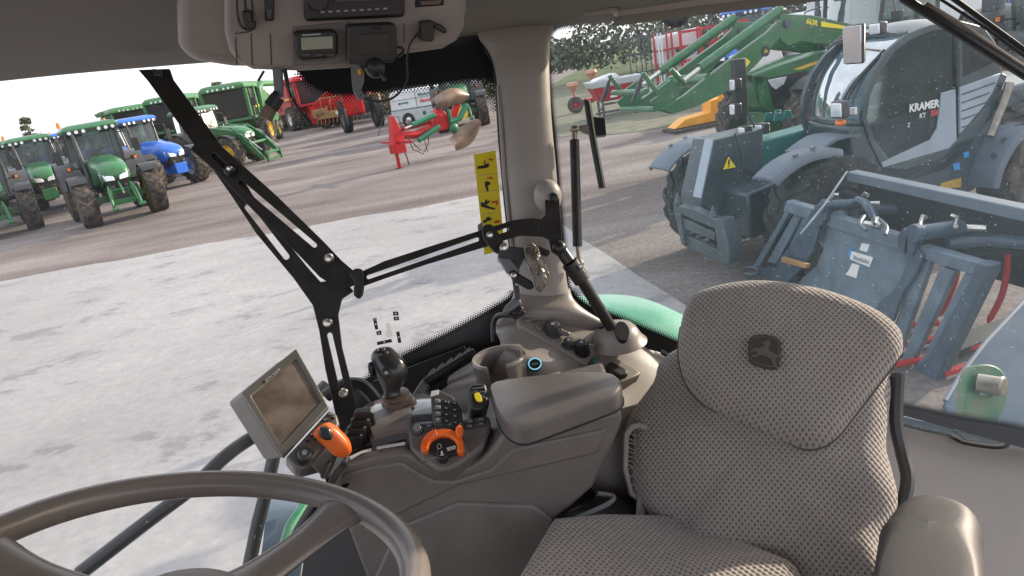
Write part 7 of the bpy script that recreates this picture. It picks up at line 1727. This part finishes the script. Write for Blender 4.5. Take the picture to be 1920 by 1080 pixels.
# find the angle of the rim point that projects near the photo's spoke joint
def projpx(p): v = p-EYE; d = v.dot(FW); return 960+FPX*v.dot(RT)/d, 540-FPX*v.dot(UP)/d
best = min((math.hypot(projpx(wc+rp(k*math.pi/180, .205))[0]-660, projpx(wc+rp(k*math.pi/180, .205))[1]-950), k) for k in range(360))[1]
for off in (0, 120, 240):
    a0 = math.radians(best+off); mb = MB(); rings = []
    for r, w, th_, h in ((.203, .048, .007, 0), (.185, .030, .009, -.004), (.14, .022, .009, -.02), (.08, .024, .010, -.034), (.04, .030, .012, -.038)):
        rd = rp(a0, 1); tg = wn_.cross(rd)
        rings.append([rd*r+tg*w*math.cos(t)+wn_*(h+th_*math.sin(t)) for t in [j*2*math.pi/16 for j in range(16)]])
    cols = [cr([r[j] for r in rings], 4) for j in range(16)]
    mb.ring([[cols[j][i] for j in range(16)] for i in range(len(cols[0]))], True); mb.build('spoke', K['brown_smooth'], sw_)
mb = MB(); mb.lathe([(.052, -.06), (.056, -.035), (.05, -.022), (.03, -.016), (.0005, -.015)], (0, 0, 0), wn_, 32, True); mb.cyl(wn_*-.06, wn_*-.5, .03, .035, 20); mb.build('hub', K['brown'], sw_)
# ---------------------------------------------------------------- operator seat
ST = plane3((1250, 760, 1.16), (1680, 760, 1.04), (1450, 540, 1.20))
so3 = ST.at(1440, 900)+ST.n*.1; seat = sep('operator_seat', V3((so3.x, so3.y, so3.z)), 'fabric operator seat with an emblem on its broad padded headrest', 'seat'); so3 = V3(seat.location)
ux_ = (ST.at(1600, 760)-ST.at(1300, 760)).normalized(); uy_ = ST.n.cross(ux_).normalized()
if uy_.dot(UP) < 0: uy_ = -uy_
def cushion(pts, name, off, thick, rr, bulge, par=seat, n=4, m_='fabric'):
    q = on(ST, pts, off, so3); q = cr(q, n, True); mb = MB(); mb.pillow(q, ST.n, thick, rr, bulge, extra=6)
    return mb.build(name, K[m_], par, 0, uvplane=(V3((0, 0, 0)), ux_, uy_), sharp=60)
cushion([(1238, 625), (1208, 680), (1168, 735), (1148, 785), (1150, 850), (1168, 915), (1204, 970), (1240, 1010), (1260, 1150), (1660, 1150), (1668, 1000), (1700, 915), (1688, 850), (1676, 800), (1682, 730), (1680, 655), (1600, 590), (1400, 560)], 'backrest', .045, .12, .06, .022)
hr = cushion([(1272, 600), (1280, 570), (1298, 542), (1346, 524), (1410, 515), (1480, 519), (1560, 535), (1640, 566), (1686, 598), (1698, 625), (1694, 652), (1676, 678), (1640, 724), (1600, 776), (1570, 812), (1540, 830), (1505, 832), (1470, 818), (1400, 788), (1335, 760), (1296, 730), (1275, 692), (1267, 645)], 'headrest', -.012, .09, .045, .012, n=3)
mb = MB(); hp_ = cr([hr.data.vertices[0].co]*1+[hr.data.vertices[0].co], 1) if False else cr(on(ST, [(1272, 600), (1267, 645), (1275, 692), (1296, 730), (1335, 760), (1400, 788), (1470, 818), (1505, 832), (1540, 830), (1570, 812), (1600, 776), (1640, 724), (1676, 678), (1694, 652)], .028, so3), 5)
K['piping'] = mat('dark_seat_piping', (.09, .078, .07), .8); mb.tube(hp_, .0017, 7); mb.build('piping', K['piping'], hr)
def em(pts, name, m_, off, th_, bev=0, par=hr, n=0): return plate(ST, pts, name, m_, par, off, th_, bev, so3, n)
K['emb'] = mat('embroidered_badge', (.06, .05, .045), .8, var=.2, scale=200, bump=.4, bscale=600); K['emb2'] = mat('embroidered_deer', (.13, .11, .085), .85, var=.2, scale=200, bump=.4, bscale=600)
shield = [(1405, 655), (1412, 645), (1425, 641), (1445, 643), (1458, 648), (1465, 660), (1463, 690), (1458, 702), (1448, 705), (1425, 700), (1409, 692), (1405, 680)]
s1 = em(shield, 'badge', 'emb', -.0295, .006, .001, n=2)
cx_ = sum(a for a, b in shield)/12; cy_ = sum(b for a, b in shield)/12
em([(cx_+(a-cx_)*.90, cy_+(b-cy_)*.90) for a, b in shield], 'badge_border', 'emb2', -.0302, .004, 0, s1, 2); em([(cx_+(a-cx_)*.84, cy_+(b-cy_)*.84) for a, b in shield], 'badge_field', 'emb', -.0308, .004, 0, s1, 2)
o = ST.at(1435, 674)-ST.n*.0315-so3; ex = (ST.at(1455, 680)-ST.at(1435, 674)).normalized(); ey = -ST.n.cross(ex); ey = ey if ey.dot(UP) > 0 else -ey
deer_mesh(o+ST.n*.001, .060, ex, ey, -ST.n, K['emb2'], s1, .0015)
# seat cushion, frame, armrest
mb = MB(); c0 = P(1180, 1090, 1.02)-so3; 
q = [P(*a)-so3 for a in ((1035, 975, 1.08), (1130, 966, 1.12), (1240, 968, 1.14), (1330, 990, 1.12), (1500, 1060, 1.0), (1500, 1400, .8), (1000, 1400, .8), (960, 1100, .95))]
mb.ring([[p+V3((0, 0, -.12)) for p in q], [p+V3((0, 0, -.02)) for p in q], q, [p*.9+sum(q, V3())/8*.1+V3((0, 0, .015)) for p in q], [p*.3+sum(q, V3())/8*.7+V3((0, 0, .02)) for p in q]], True)
mb.build('seat_cushion', K['fabric'], seat, .01, uvplane=(V3((0, 0, 0)), V3((1, 0, 0)), V3((0, 1, 0))))
mb = MB(); mb.tube(cr([PC(1683, 700, 1.14)+cabo-so3, PC(1680, 790, 1.13)+cabo-so3, PC(1692, 850, 1.12)+cabo-so3, PC(1702, 900, 1.1)+cabo-so3, PC(1690, 960, 1.08)+cabo-so3], 4), .011, 8); mb.build('seat_frame', K['darkgrey'], seat)
mb = MB(); mb.prism([PC(*a)+cabo-so3 for a in ((1205, 905, 1.17), (1290, 985, 1.12), (1250, 1050, 1.1), (1180, 990, 1.16))], FW*.08); mb.build('recliner_cover', K['black'], seat, .01)
mb = MB(); mb.grid([[PC(*a)+cabo-so3 for a in r] for r in ([(1200, 830, 1.22), (1214, 830, 1.22)], [(1198, 900, 1.18), (1212, 905, 1.18)], [(1190, 990, 1.14), (1207, 990, 1.14)])], 2, 4, FW*.002); mb.build('seat_belt', K['tan'], seat)
AR = plane3((1650, 960, .90), (1838, 960, .86), (1750, 920, .93))
q = cr(on(AR, [(1642, 988), (1654, 958), (1684, 928), (1722, 914), (1765, 916), (1812, 930), (1836, 953), (1840, 990), (1836, 1150), (1640, 1150)], 0, so3), 4, True)
mb = MB(); mb.pillow(q, AR.n, .22, .03, .001, extra=3); K['arm'] = mat('grey_brown_armrest', (.06, .058, .058), .5, var=.05, bump=.2, bscale=900); mb.build('armrest', K['arm'], seat)
# dark trim and loose strap under the console end
xo = P(1110, 960, 1.16); xs_ = sep('seat_base', xo, 'black seat suspension base in the shadow between console and seat', 'seat base')
mb = MB(); mb.prism([P(*a)-xo for a in ((1030, 985, 1.12), (1060, 955, 1.15), (1120, 935, 1.17), (1175, 925, 1.2), (1220, 960, 1.18), (1240, 1010, 1.12), (1100, 1060, 1.05))], FW*.05+V3((0, 0, -.1))); mb.build('base', K['black'], xs_, .01)
mb = MB(); mb.tube(cr([P(1120, 925, 1.15)-xo, P(1150, 930, 1.15)-xo, P(1140, 945, 1.13)-xo, P(1080, 972, 1.1)-xo], 4), .004, 6); mb.build('lever', K['grey'], xs_)
